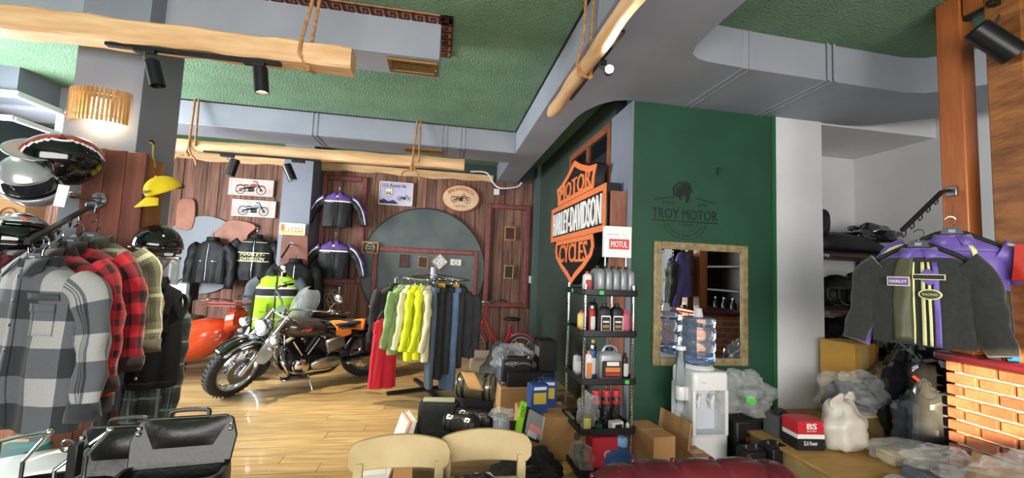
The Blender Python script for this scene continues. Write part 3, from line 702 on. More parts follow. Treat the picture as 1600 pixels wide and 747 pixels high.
# shelf with a cardboard box behind the helmets
t = thing('wall_shelf', 'short wooden shelf behind the silver helmet', 'shelf', atY(40, 362, 3.7)+Vector((0, 0, -.03)))
MB().box((-.05, 0, 0), (.7, .3, .03)).build('board', m_ywood, t, bevel=.003)
for sx in (-.3, .2): MB().bar((sx, .12, -.02), (sx, -.1, -.02), .02, .02).bar((sx, .13, -.02), (sx, .13, -.2), .02, .02).bar((sx, .13, -.18), (sx, -.08, -.02), .015, .015).build('bracket', m_black, t)
MB().box((-.05, .16, -.6), (.75, .02, 1.9)).build('back_board', m_lplank, t)
t = carton('cardboard_box', 'small brown box with a round printed emblem behind the helmets', atY(27, 362, 3.66)+Vector((0, 0, -.012)), (.2, .16, .25), .0, tape=False)
MB().torus((0, -.082, .13), .05, .005, 'y', 24, 5).build('emblem_ring', mat('print_brown', '7c4f35', .8), t)
MB().sph((0, -.081, .13), (.028, .003, .025), 10, 6).build('emblem_centre', mat('print_brown', '7c4f35', .8), t)
# sloping garment arm with hooks
def sloped_arm(p0, p1, label, nh=5):
    t = thing('hanging_rail', label, 'rail', p0); d = Vector(p1)-Vector(p0)
    MB().box((0, 0, 0), (.055, .02, .065) if abs(d.y) > abs(d.x) else (.02, .055, .065)).build('bracket', m_steel, t, bevel=.004)
    dd = d.normalized(); fl_ = Vector((d.x, d.y, 0)).normalized()*.09
    MB().tube([(0, 0, 0), tuple(fl_*.5), tuple(fl_+Vector((0, 0, -.01))), tuple(d)], .014, 4).build('arm', m_black, t, ang=20)
    for k in range(nh):
        q = fl_+(d-fl_)*((k+.6)/nh)
        MB().tube([q, q+Vector((0, 0, -.05)), q+fl_*.25+Vector((0, 0, -.065)), q+fl_*.4+Vector((0, 0, -.04))], .0035, 6).build('hook', m_black, t)
    return t
A0 = atY(143, 325, 2.955); A1 = atY(42, 379, 2.12)
sloped_arm(A0, A1, 'black sloping display arm holding the plaid shirts')
# plaid shirts
PL = {'grey': plaid('grey_plaid', '202327', '505357', '959593', .23, .52), 'red': plaid('red_plaid', '1b1013', '7d1620', 'bb1d2b', .115, .5), 'red2': plaid('red_plaid_fine', '2a1216', '8a1b26', 'b5232f', .07, .45), 'olive': plaid('olive_plaid', '4a4a38', '66664f', '77775e', .2, .6, line='c9c7b0'), 'dkgreen': plaid('dark_green_plaid', '0d1110', '1d2a26', '2f423c', .14, .5, line='6d7b76')}
def plaid_shirt(label, loc, rz, key, w=.25, h=.72, seed=0, drop=(.06, .09), L=.53, mcol=None, fwd=.03, pocket=True, d=.075, sc=1):
    m = PL[key]; t = thing('plaid_shirt', label, 'shirt', loc, rz, 'plaid shirts on the display arm', sc=sc)
    g = Gar(t, shirt_prof(w, h, d), .010, seed); g.body(m)
    for s in sleeves(t, m, w, L, seed, drop, (.088, .07, .058), fwd): s.ring(s.n-3, s.n-1, m, 'cuff', .005)
    collar(t, m)
    g.patch(-.07, .07, .06, .99, m, 'placket', .004, 4, 20)
    for k in range(6): g.button(0, .12+.14*k, m_btn, .007)
    if pocket:
        for sx in (-1, 1):
            pk = g.patch(sx*.55-.2, sx*.55+.2, .28, .45, m, 'pocket', .005, 6, 6)
            g.patch(sx*.55-.21, sx*.55+.21, .27, .315, m, 'pocket_flap', .009, 6, 3, parent=pk)
    MB().torus((0, 0, .01), .06, .006, 'z', 20, 6).build('neck_band', m, t)
    return t, g
HG = 'hangers on the display arm'
SH = [((66, 412), 2.13, -.35, 'grey', 'grey, black and white plaid shirt, frontmost on the left display arm', .27, .68, 1),
      ((88, 396), 2.32, -.25, 'red2', 'fine red plaid shirt second on the left display arm', .255, .72, 2),
      ((120, 385), 2.5, -.12, 'red', 'bold red and black plaid shirt third on the left display arm', .25, .80, 3),
      ((148, 376), 2.7, .1, 'olive', 'olive plaid shirt rearmost on the left display arm', .23, .7, 5)]
for k, ((px, py), Y, rz, key, lab, w_, h_, sd_) in enumerate(SH):
    q = atY(px, py, Y)
    t, g = plaid_shirt(lab, q, rz, key, w_, h_, sd_)
    if k == 0:
        g.patch(.25, .8, .215, .25, mat('chest_lettering', '33363a', .8), 'chest_patch', .006, 6, 2)
    hanger(q+Vector((0, 0, -.005)), rz, ('hanger of the grey plaid shirt', 'hanger of the fine red plaid shirt', 'hanger of the bold red plaid shirt', 'hanger of the olive plaid shirt')[k]+' on the left display arm', HG, wid=.13)
q = atY(36, 398, 2.5)
plaid_shirt('red plaid shirt mostly hidden behind the grey plaid shirt at the picture edge', q, -.4, 'red2', .24, .74, 8)
# black denim vest and dark plaid shirt under it
q = atY(240, 440, 2.94)
t = thing('denim_vest', 'black denim vest with brass buttons hanging on the pillar corner', 'vest', q, .12)
m_denim = mat('black_denim', '0f1012', .95, c2='151719', ns=120, spec=.2)
pr_ = [(0, 0, .055, .05), (.05, -.02, .08, .055), (.14, -.06, .15, .07), (.22, -.12, .155, .08), (.35, -.2, .165, .085), (.7, -.45, .175, .09), (1, -.64, .17, .085)]
g = Gar(t, pr_, .010, 4); g.body(m_denim); collar(t, m_denim, .07, .045, .075)
g.patch(-.03, .1, .05, .99, m_denim, 'placket', .005, 4, 20)
for k in range(6): g.button(.04, .14+.15*k, mat('brass_button', 'b59a62', .3, .9), .009)
for sx in (-1, 1):
    g.patch(sx*.52-.24, sx*.52+.24, .3, .52, m_denim, 'chest_pocket', .006, 6, 6); g.patch(sx*.52-.25, sx*.52+.25, .29, .36, m_denim, 'pocket_flap', .011, 6, 3); g.button(sx*.52, .345, mat('brass_button', 'b59a62', .3, .9), .008)
    MB().torus((sx*.155, 0, -.15), .07, .012, 'x', 20, 6).build('armhole', m_denim, t)
g.patch(-1, 1, .93, 1, m_denim, 'waistband', .006, 24, 3)
q = atY(240, 470, 3.04)
t, g = plaid_shirt('dark green plaid shirt showing below the black denim vest', q, .1, 'dkgreen', .14, .84, 7, drop=(.0, -.02), L=.78, pocket=False)
t['group'] = 'shirts by the pillar'
# dark jeans behind the red shirts
q = atY(172, 560, 2.85)
t = thing('folded_jeans', 'dark blue jeans leg hanging beside the red plaid shirt', 'jeans', q)
Gar(t, [(0, .25, .08, .03), (.5, .0, .085, .035), (1, -.3, .075, .03)], .006, 3).body(mat('dark_blue_denim', '232d3b', .9, c2='1c2430', ns=90), 'leg')
# ---------------------------------------------------------------- display table with saddlebags (bottom left)
m_leather = mat('black_leather', '111113', .45, c2='17171a', ns=14, bump=.15, bs=60)
m_leather2 = mat('black_leather_soft', '121210', .38, c2='181814', ns=6, bump=.1, bs=50)
t = thing('display_table', 'low black display table under the saddlebags', 'table', (-1.75, 1.62, 0), .0)
MB().box((0, 0, .585), (1.7, .66, .03)).build('table_top', m_black, t, bevel=.004)
for sx in (-1, 1):
    for sy in (-1, 1): MB().box((sx*.8, sy*.28, .285), (.04, .04, .57)).build('leg', m_black, t)
TZ = .60
def buckle(parent, loc, T3, s=1):
    o = MB()
    for a, b in (((-.02, -.014), (.02, -.014)), ((-.02, .014), (.02, .014)), ((-.02, -.014), (-.02, .014)), ((.02, -.014), (.02, .014))): o.cyl(Vector((a[0], a[1], 0))*s, Vector((b[0], b[1], 0))*s, .003*s, n=6)
    o.cyl((0, -.014*s, 0), (0, .02*s, .003), .002*s, n=6)
    k = o.build('buckle', m_chrome, parent); k.matrix_local = T3; return k
def saddlebag(label, loc, rz, w=.4, d=.18, h=.2, flap=.26, lean=-.25):
    t = thing('saddlebag', label, 'saddlebag', loc, rz, 'saddlebags on the low table')
    mb = MB().loft([[(x*sx_, y*sy_, z) for x, y in rrect(w, d, .04, 4)] for z, sx_, sy_ in ((0, .94, .9), (.02, 1, 1), (h*.8, 1.0, 1.04), (h, .98, 1.0), (h, .9, .88), (h*.6, .88, .85))], True); mb.build('pouch', m_leather, t, ang=50)
    # raised lid flap standing behind with the moulded back inside
    fr = [(-.47, 0), (-.5, .55), (-.44, .9), (-.36, .98), (.36, .98), (.44, .9), (.5, .55), (.47, 0)]
    T = Matrix.Translation((0, d/2-.01, h*.9)) @ Matrix.Rotation(lean, 4, 'X') @ face((0, 0, 0))
    MB().prism([(x*w, y*flap) for x, y in fr], .012, T).build('lid', m_leather2, t, bevel=.004)
    mb = MB().grid(lambda a, b: T @ Vector(((a-.5)*w*(.75-.25*b if False else .55+.3*b), (.38+.56*b)*flap, .014+.03*math.sin(PI*a)*math.sin(PI*b)**.6)), 14, 10); mb.build('moulded_panel', m_leather2, t)
    for sx in (-1, 1):
        for k in range(2): MB().sph(T @ Vector((sx*w*.43, flap*(.78-.1*k), .016)), .008, 8, 6).build('rivet', m_chrome, t)
    MB().tube([T @ Vector(p) for p in spline([(-.06, flap*.97, .005), (-.05, flap*1.09, .005), (.05, flap*1.09, .005), (.06, flap*.97, .005)], 4)], .008, 6).build('handle', m_leather, t)
    for k in range(3):
        x = (-.3+.3*k)*w
        st_ = MB().grid(lambda a, b: (x-.016+.032*a, -d/2*1.04-.006-.01*math.sin(b*PI), h-.01-.14*b), 3, 8).build('strap', m_leather, t, solid=.004)
        buckle(t, None, face((x, -d/2*1.04-.02, h*.62), (0, -1, .2)))
    return t
q = atY(286, 745, 1.62)
saddlebag('open black leather saddlebag with three chrome buckles beside the floor', (q.x-.055, 1.66, TZ), .15, .33, .16, .16, .175)
t = tag(MB().box((0, 0, 0), (.035, .002, .02)).build('sticker', mat('sticker_yellow', 'd8dc4a', .6), None, (q.x+.045, 1.545, TZ+.14), (.2, 0, .15)), 'small yellow price sticker on the open saddlebag', 'sticker')
q = atY(180, 740, 1.5)
saddlebag('black leather saddlebag in shadow left of the open one', (q.x-.20, 1.76, TZ), .1, .30, .17, .06, .2, -.25)
t = thing('saddlebag', 'flat black leather bag under the white paper sheet', 'saddlebag', (atZ(90, 728, TZ+.08).x, atZ(90, 728, TZ+.08).y-.02, TZ), .15, 'saddlebags on the low table')
MB().loft([[(x*k, y*k, z) for x, y in rrect(.5, .34, .05, 4)] for z, k in ((0, .95), (.015, 1), (.06, 1), (.075, .95), (.08, .85))]).build('pouch', m_leather, t, ang=50)
for k in range(2): buckle(t, None, face((-.1+.2*k, -.174, .045), (0, -1, .2)))
MB().bb((-.24, -.05, .078), (.24, -.02, .084)).build('strap', m_leather, t)
t = tag(MB().grid(lambda a, b: ((a-.5)*.36, (b-.5)*.22, .012*math.sin(a*3)+.01*b), 8, 6).build('paper_sheet', mat('paper_white', 'e9e9e6', .7), None, atZ(82, 726, TZ+.09), (0, 0, .35), solid=.001), 'white paper sheet lying on the black bags', 'paper')
for k, (a, b, c, lab) in enumerate((((0, 690), (78, 675), (36, 722), 'bent chrome bracket rod left of the white paper'), ((85, 735), (172, 672), (135, 712), 'bent chrome bracket rod right of the white paper'))):
    pa, pb, pc = atY(*a, 1.72), atY(*b, 1.78), atY(*c, 1.68)
    o = MB().tube(spline([pa, (pa+pb)/2+Vector((0, 0, .004)), pb], 5), .007, 8).tube([pb, pc], .006, 8).tube([pc, (pc.x, pc.y, TZ)], .006, 8).tube([pa, (pa.x, pa.y, TZ)], .006, 8).sph(pb, .011, 8, 6).build('bracket_rod', m_chrome); tag(o, lab, 'bracket')
t = thing('bungee_clamp', 'small chrome clamp on the flat black bag', 'clamp', atY(105, 697, 1.7))
MB().torus((0, 0, 0), .018, .005, 'y', 16, 6).build('ring', m_chrome, t); MB().box((.02, .01, -.05), (.03, .03, .11)).build('body', m_black, t, bevel=.003)
t = tag(MB().box((0, 0, 0), (.2, .3, .5)).build('storage_tub', mat('teal_plastic', '2f6f6c', .4), None, atY(4, 712, 2.5), bevel=.01), 'teal plastic tub at the left picture edge', 'tub')
t.location.z = .25
t = thing('umbrella_pole', 'dark round post between the red board and the shirts', 'post', (-1.93, 2.9, 0))
MB().cyl((0, 0, 0), (0, 0, 1.0), .04, n=16).build('tube', mat('dark_post', '20242b', .35), t); MB().lathe([(0, 0), (.09, 0), (.09, .02), (.045, .05), (0, .05)], n=20, caps=False).build('foot', m_black, t)
# ================================================================== BACK WALL DISPLAY
YW = YB-.022     # face of the boards
def wframe(label, pts, bw=.085, th=.05, y=YW):
    """rectangular oxblood moulding; pts = x0,x1,z0,z1"""
    x0, x1, z0, z1 = pts; t = thing('door_frame_moulding', label, 'frame', ((x0+x1)/2, y-th/2, z0)); w_, h_ = x1-x0, z1-z0
    for nm, a, b in (('stile', (-w_/2, 0), (-w_/2+bw, h_)), ('stile', (w_/2-bw, 0), (w_/2, h_)), ('top_rail', (-w_/2+bw, h_-bw), (w_/2-bw, h_)), ('bottom_rail', (-w_/2+bw, 0), (w_/2-bw, bw))):
        o = MB().bb((a[0], -th/2, a[1]), (b[0], th/2, b[1])).build(nm, m_redwood, t, bevel=.014, seg=3)
    return t
wframe('tall oxblood frame moulding around the two purple jackets', (-2.03, -1.30, 1.17, 2.99))
wframe('tall oxblood frame moulding at the right end of the board wall', (.78, 1.58, .84, 2.69))
# big grey disc
t = thing('wall_disc', 'huge dark grey round disc standing behind the clothes rack', 'disc', (-.28, YW-.02, 1.46))
m_disc = mat('brushed_dark_disc', '3c4547', .45, .3, c2='4d5654', ns=2.2, st=(1, 1, 1), bump=.04, bs=8)
MB().lathe([(0, .02), (1.06, .02), (1.065, .015), (1.065, -.015), (1.06, -.02), (0, -.02)], (0, 0, 0), 96, (PI/2, 0, 0), caps=False).build('plate', m_disc, t, ang=30)
MB().torus((0, -.018, 0), 1.06, .012, 'y', 96, 6).build('rim', mat('disc_rim', '20201f', .5), t)
wframe('wide oxblood frame moulding mounted across the grey disc', (-1.13, .66, 1.02, 1.82), .085, .04, YW-.045)
# partial disc and saddle shaped boards on the left
t = thing('wall_disc', 'pale grey disc segment showing behind the yellow cap', 'disc', (-3.75, YW-.012, 1.55))
MB().lathe([(0, .01), (.62, .01), (.62, -.01), (0, -.01)], (0, 0, 0), 64, (PI/2, 0, 0), caps=False).build('plate', mat('grey_disc', '6e747a', .5), t, ang=30)
m_sadd = mat('tan_wood_plaque', '9a5b3c', .5, c2='7f452c', ns=5)
def plaque(label, loc, pts, m=m_sadd, th=.035):
    t = thing('wooden_plaque', label, 'plaque', loc)
    MB().prism([(p.x, p.y) for p in spline([(a, b, 0) for a, b in pts+pts[:1]], 3)[:-1]], th, face((0, 0, 0))).build('board', m, t, bevel=.006)
    return t
plaque('tan saddle-shaped wooden plaque above the black leather jackets', (-3.45, YW-.03, 1.85), [(-.3, -.6), (-.25, -.1), (-.05, .16), (.1, .28), (.4, .24), (.46, .16), (.36, .05), (.34, -.1), (.2, -.3), (.14, -.6)])
t = plaque('small tan wooden plaque beside the amber board', (-4.05, YW, 2.2), [(-.12, -.25), (-.12, .15), (.0, .24), (.13, .18), (.12, -.25)])
# back pillar: plaque with licence plate and a hook arm
t = plaque('red brown wooden plaque with notched top on the grey back pillar', (-2.235, 6.9, 1.75), [(-.19, -.85), (-.19, .12), (-.12, .18), (-.1, .32), (.08, .34), (.14, .28), (.14, .18), (.19, .1), (.19, -.85)], mat('red_brown_plaque', '7a4630', .5, c2='633522', ns=5))
q = atY(457, 358, 6.84)
t = thing('licence_plate', 'white and yellow licence plate on the back pillar', 'licence plate', q, 0)
MB().prism(rrect(.37, .18, .02), .006, face((0, 0, 0))).build('plate', mat('plate_white', 'ece6d2', .4), t)
MB().prism(rrect(.34, .05, .01), .002, face((0, -.006, -.05))).build('lower_band', mat('plate_yellow', 'e0b455', .4), t)
text('C1T252', mat('plate_orange', 'c9622c', .4), t, face((0.01, -.0062, -.004)), w=.29, h=.075, bold=.01)
MB().prism([(0, 0), (.05, 0), (.05, .1), (0, .1)], .002, face((-.165, -.006, -.03))).build('emblem', mat('plate_orange', 'c9622c', .4), t)
for sx in (-1, 1): MB().sph((sx*.12, -.007, .07), .008, 8, 5).build('screw', m_steel, t)
sloped_arm(atY(456, 382, 6.87), atY(440, 402, 6.5), 'black sloping display arm on the back pillar holding the riding vest', 2)
# prints
m_ink = mat('print_ink', '33302f', .7)
m_inkred = mat('print_ink_red', 'a2473b', .7); m_inkteal = mat('print_ink_teal', '6f9aa0', .7)
def bike_relief(parent, T, w_, m1, m2, flip=1):
    """flat side view drawing of a motorcycle on a print: rings, bars, curved body"""
    s_ = w_/2; f_ = lambda x, y: T @ Vector((flip*x*s_, y*s_, .001))
    def loop(cx, cy, r, th, m, nm):
        mb = MB(); n = 24; mb.loft([[f_(cx+r*k*math.cos(2*PI*i/n), cy+r*k*math.sin(2*PI*i/n)) for i in range(n)]+[f_(cx+r*k, cy)] for k in (1-th, 1)], False, False); mb.build(nm, m, parent)
    for cx in (-.62, .62):
        loop(cx, -.18, .30, .16, m1, 'drawn_tyre'); loop(cx, -.18, .09, .5, m1, 'drawn_hub')
        mb = MB()
        for k in range(8):
            a = k*PI/4; mb.add([f_(cx+.08*math.cos(a-.1), -.18+.08*math.sin(a-.1)), f_(cx+.25*math.cos(a), -.18+.25*math.sin(a)), f_(cx+.08*math.cos(a+.1), -.18+.08*math.sin(a+.1))], [(0, 1, 2)])
        mb.build('drawn_spokes', m1, parent)
    for nm, m, P in (('drawn_frame', m1, [(-.62, -.16), (-.3, .02), (.35, .1), (.3, .02), (-.2, -.12), (-.6, -.22)]), ('drawn_tank', m2, [(-.1, .06), (-.05, .2), (.18, .26), (.38, .2), (.36, .08)]), ('drawn_seat', m1, [(-.45, .08), (-.4, .17), (-.15, .16), (-.1, .08)]), ('drawn_engine', m1, [(-.15, -.3), (-.18, -.02), (.2, .02), (.22, -.28)]), ('drawn_fork', m1, [(.58, -.2), (.3, .34), (.36, .36), (.66, -.16)]), ('drawn_bar', m1, [(.1, .36), (.12, .42), (.36, .4), (.36, .34)]), ('drawn_fender', m2, [(.34, .02), (.42, .14), (.62, .18), (.82, .12), (.93, -.02), (.82, .06), (.62, .12), (.44, .06)]), ('drawn_rear_fender', m2, [(-.95, -.04), (-.84, .12), (-.62, .19), (-.4, .12), (-.32, .0), (-.44, .06), (-.62, .12), (-.8, .06)]), ('drawn_pipe', m2, [(-.9, -.34), (-.9, -.28), (.1, -.22), (.12, -.28)])):
        mb = MB(); mb.add([f_(*p) for p in P], [tuple(range(len(P)))]); mb.build(nm, m, parent)
def print_board(name, label, p, w_, h_, rot=0, m=None, th=.03, tilt=0):
    t = thing(name, label, 'picture', p, rot=(0, tilt, 0)); m = m or mat('aged_print_paper', 'c9bcb4', .7, c2='b09c98', ns=5)
    MB().box((0, 0, 0), (w_, th, h_)).build('panel', m, t, bevel=.003, seg=1); return t
q = atY(393, 293, YW-.02); t = print_board('motorcycle_print', 'whitewashed board print of a red vintage motorcycle, upper of the pair', q, .68, .28)
bike_relief(t, face((0, -.017, .0)), .5, m_ink, m_inkred, 1)
q = atY(397, 326, YW-.02); t = print_board('motorcycle_print', 'whitewashed board print of a teal vintage motorcycle, lower of the pair', q, .66, .28)
bike_relief(t, face((0, -.017, .0)), .5, m_ink, m_inkteal, 1)
q = atY(619, 303, YW-.02); t = print_board('route_print', 'framed highway print with shield and motorcycle above the disc', q, .56, .40, m=mat('print_sky', 'c8c2cf', .6, c2='a9a4c4', ns=3))
for a, b in (((-.28, .19), (.28, .205)), ((-.28, -.205), (.28, -.19)), ((-.285, -.205), (-.27, .205)), ((.27, -.205), (.285, .205))): MB().bb((a[0], -.024, a[1]), (b[0], .014, b[1])).build('frame', mat('pale_frame', 'cfc6b4', .5), t)
text('U.S.', mat('ink_navy', '2b2d5c', .7), t, face((-.18, -.0165, .14)), w=.11, h=.055, ext=.001, bold=.01); text('Route 66', mat('ink_navy', '2b2d5c', .7), t, face((.03, -.0165, .14)), w=.27, h=.055, ext=.001, bold=.01)
SHD = [(0, -.5), (.3, -.42), (.48, -.12), (.42, .2), (.48, .38), (.3, .5), (.14, .42), (0, .5), (-.14, .42), (-.3, .5), (-.48, .38), (-.42, .2), (-.48, -.12), (-.3, -.42)]
MB().prism([(x*.15, y*.16) for x, y in SHD], .003, face((-.12, -.0165, .02))).build('shield', mat('shield_ink', '8d836f', .6), t)
MB().prism([(x*.125, y*.135) for x, y in SHD], .001, face((-.12, -.0198, .02))).build('shield_face', mat('shield_cream', 'd9d2bd', .6), t)
text('66', m_ink, t, face((-.12, -.021, .005)), w=.08, ext=.001, bold=.02)
MB().prism([(-.27, -.18), (-.27, -.13), (-.2, -.1), (-.12, -.14), (-.04, -.11), (.02, -.15), (.05, -.18)], .001, face((0, -.0165, 0))).build('drawn_hills', mat('ink_navy', '2b2d5c', .7), t)
bike_relief(t, face((.14, -.0165, -.06)), .26, m_ink, m_gry if 'm_gry' in globals() else m_ink, 1)
# oval sign
q = atY(720, 310, YW-.02); t = thing('oval_sign', 'cream oval wooden sign with red rim, red lettering and black motorcycle', 'sign', q)
MB().prism([(.34*math.cos(a), .25*math.sin(a)) for a in [2*PI*k/48 for k in range(48)]], .03, face((0, .015, 0))).build('rim', mat('sign_red_rim', '8d3f34', .5), t, bevel=.006)
MB().prism([(.315*math.cos(a), .225*math.sin(a)) for a in [2*PI*k/48 for k in range(48)]], .006, face((0, -.014, 0))).build('panel', mat('sign_cream', 'd9bb94', .6, c2='cda983', ns=5), t)
text('AMERICAN MOTORCYCLE', mat('sign_red', 'a3362f', .5), t, face((0, -.0205, .165)), w=.50, h=.06, ext=.001, arc=.36, bold=.015)
text('Legendary', m_ink, t, face((0, -.0205, -.145)), w=.2, ext=.001)
bike_relief(t, face((0, -.0205, .0)), .38, m_ink, m_inkred, 1)
# small framed plaques
m_pine = mat('pine_frame', 'b98d55', .55, c2='a0743f', ns=8)
def small_frame(label, p, w_, h_, tilt, inner, word=None, fw=.022, mf=None, cord=False, mtext=None):
    t = thing('framed_plaque', label, 'plaque', p, rot=(0, tilt, 0), group='small plaques on the back wall'); mf = mf or m_pine
    for a, b in (((-w_/2, h_/2-fw), (w_/2, h_/2)), ((-w_/2, -h_/2), (w_/2, -h_/2+fw)), ((-w_/2, -h_/2+fw), (-w_/2+fw, h_/2-fw)), ((w_/2-fw, -h_/2+fw), (w_/2, h_/2-fw))):
        MB().bb((a[0], -.015, a[1]), (b[0], .015, b[1])).build('frame', mf, t, bevel=.003, seg=1)
    MB().bb((-w_/2+fw, -.008, -h_/2+fw), (w_/2-fw, .008, h_/2-fw)).build('panel', inner, t)
    mt = mtext or mat('plaque_cream', 'd8c9ac', .6)
    if word:
        for k, wd in enumerate(word): text(wd, mt, t, face((0, -.0085, (len(word)-1)*h_*.11-k*h_*.22), (0, -1, 0)), w=(w_-2*fw)*.62, h=h_*.14, ext=.001, bold=.01)
        MB().torus((0, -.009, 0), min(w_, h_)*.36, .005, 'y', 24, 4).build('emblem_ring', mt, t)
    if cord:
        MB().tube([(-w_*.35, 0, h_/2), (0, .01, h_/2+.09), (w_*.35, 0, h_/2)], .004, 5).build('cord', m_rope, t)
        MB().sph((0, .01, h_/2+.09), .01, 6, 5).build('nail', m_steel, t)
    return t
m_dk = mat('plaque_black', '1c1a19', .5); m_dkred = mat('plaque_maroon', '4a2420', .6, c2='3a1b18', ns=8)
small_frame('pine framed plaque with winged emblem at the left of the disc', atY(578.5, 387, YW-.09), .27, .2, .03, m_dk, ('EAGLE', 'MC'))
small_frame('diamond hung pine framed plaque low beside the trolley handle', atY(520, 466, YW-.02), .23, .23, PI/4+.25, m_dk, ('MOTOR', 'CLUB'))
small_frame('diamond hung pine framed plaque low behind the red tank top', atY(604, 463, YW-.07), .22, .22, PI/4+.3, m_dk, ('MOTOR', 'OIL'))
small_frame('dark corded plaque hung inside the wide frame on the left', atY(632, 408, YW-.07), .16, .22, 0, m_dkred, None, .012, mat('dark_frame', '3b2519', .6), True)
small_frame('triangular corded plaque hung second inside the wide frame', atY(661, 410, YW-.07), .17, .2, .05, m_dkred, None, .014, m_pine, True)
small_frame('diamond hung white and blue plaque inside the wide frame', atY(687, 409, YW-.07), .21, .21, PI/4, mat('plaque_white', 'd8d5d0', .5), ('ROUTE', '66'), .018, mtext=mat('ink_blue', '4a6699', .6))
small_frame('small white corded plate hung at the right inside the wide frame', atY(712, 410, YW-.07), .19, .11, .03, mat('plaque_white', 'd8d5d0', .5), ('GARAGE',), .008, mat('plaque_white2', 'c9c5c0', .5), True, mtext=mat('ink_grey', '77787c', .6))
small_frame('pine framed maroon corded plaque, upper in the right frame', atY(797, 365, YW-.03), .2, .25, 0, m_dkred, None, .02, m_pine, True)
small_frame('pine framed dark corded plaque, lower in the right frame', atY(795, 425, YW-.03), .17, .24, .02, m_dk, None, .018, m_pine, True)
# white junction box and cable near the duct end
t = thing('junction_box', 'white junction box with cable under the duct end', 'junction box', atY(776, 300, YW-.04))
MB().box((0, 0, 0), (.1, .06, .11)).build('body', m_wht, t, bevel=.006)
MB().tube(spline([atY(735, 268, 7.2), atY(760, 270, 7.2), atY(770, 285, 7.2), atY(782, 294, 7.2), atY(808, 292, 7.2), atY(815, 285, 7.2)], 5), .014, 6).build('cable', m_wht, t).location = -t.location
t = tag(MB().prism(rrect(.08, .13, .01), .02, face((0, 0, 0))).build('wall_switch', m_wht, None, atX(829, 437, 1.63)), 'white wall switch beside the dark corner pilaster', 'switch')
# ---------------------------------------------------------------- jackets on the wall
m_blkl = mat('black_leather_jacket', '0e0f10', .58, spec=.3, c2='151617', ns=8, bump=.2, bs=24)
m_blkc = mat('black_cloth', '191a1c', .85, c2='212325', ns=20)
m_purp = mat('purple_cloth', '4a3474', .7, c2='5a4088', ns=8); m_strp = mat('reflective_white', 'd6d3cc', .5); m_cream = mat('cream_stripe', 'd9d39a', .7)
def hook(parent, z=.0):
    MB().tube(spline([(0, .02, z), (0, 0, z+.05), (.015, 0, z+.08), (0, 0, z+.1), (-.018, .0, z+.085)], 4), .005, 6).build('hanger_hook', m_steel, parent)
def purple_jacket(label, q, sc=1, rz=0):
    t = thing('riding_jacket', label, 'jacket', q, rz, 'purple and black jackets on the wall', sc=sc)
    w_ = .235; g = Gar(t, [(0, .02, .06, .05), (.05, -.005, .1, .06), (.16, -.07, .215, .07), (.26, -.15, w_, .08), (.6, -.36, w_*1.0, .085), (1, -.55, w_*1.02, .08)], .008, 2); g.body(m_blkl)
    mb = MB().grid(lambda a, b: g.at(math.sin((a*2-1)*PI/2*.98), .02+.2*b, -1, .004), 24, 8); mb.grid(lambda a, b: g.at(math.sin((a*2-1)*PI/2*.98), .02+.2*b, 1, .004), 24, 8); mb.build('yoke', m_purp, t, solid=.003)
    g.patch(-.9, .9, .225, .255, m_strp, 'chest_stripe', .006, 20, 2)
    for s in sleeves(t, m_blkl, w_, .42, 3, (.14, .2), (.085, .07, .055), .03):
        sg = 1 if s.P[0].x > 0 else -1
        s.stripe(-sg*1.4, -sg*.5, m_purp, 'sleeve_panel') ; s.stripe(-sg*.5, -sg*.25, m_strp, 'sleeve_stripe', 2)
    collar(t, m_purp, .065, .05, .04); g.patch(-.025, .025, .06, .99, m_blackp, 'zip', .005, 2, 16); hook(t, .05)
    g.patch(-.12, .12, .1, .16, mat('hang_label', 'b9a77a', .6), 'neck_label', .007, 3, 3)
    text('HARLEY', m_strp, t, face((-.1, -.1, -.155)), w=.12, ext=.001)
    return t
purple_jacket('purple and black riding jacket, upper in the tall left frame', atY(530, 303, 7.02), .98)
purple_jacket('purple and black riding jacket, lower in the tall left frame', atY(524, 379, 7.0), 1.04)
def leather_jacket(label, q, sc, rz, letters=None, seed=1, drop=(.07, .1), h=.6):
    t = thing('leather_jacket', label, 'jacket', q, rz, 'black leather jackets', sc=sc); w_ = .245
    g = Gar(t, shirt_prof(w_, h, .09), .010, seed); g.body(m_blkl)
    for s in sleeves(t, m_blkl, w_, .58, seed, drop, (.09, .075, .058), .03): s.ring(s.n-2, s.n-1, m_blkl, 'cuff', .005)
    MB().loft([[(.078*math.cos(a)*k, .062*math.sin(a)*k, z) for a in [2*PI*j/20 for j in range(20)]] for k, z in ((1.1, -.015), (1, .03), (.98, .05))], False).build('collar', m_blkl, t, solid=.008)
    g.patch(-.03, .03, .05, .99, m_steel, 'zip', .004, 2, 16); hook(t, .05)
    if letters:
        for v in (.36, .56): g.patch(-.85, .85, v, v+.022, m_cream, 'piping', .005, 20, 2)
        for k, s_ in enumerate(('HARLEY-', 'DAVIDSON')): text(s_, mat('cream_letters', 'd2caa4', .6), t, face((0, -.112, -.235-.065*k)), w=.3, h=.05, ext=.001, shear=.25, bold=.012)
        for sx in (-1, 1): g.patch(sx*.1, sx*.85, .13, .145, m_cream, 'shoulder_piping', .006, 8, 2)
    else:
        for sx in (-1, 1): g.patch(sx*.45-.2, sx*.45+.2, .5, .52, m_steel, 'pocket_zip', .005, 6, 2)
    return t
leather_jacket('black leather jacket with cream lettering across the chest on the board wall', atY(401, 372, YW-.16), 1.12, .1, True, 1, (.09, .12))
leather_jacket('plain black leather jacket hanging beside the half helmet', atY(333, 376, YW-.2), 1.1, -.2, None, 4, (.06, .06))
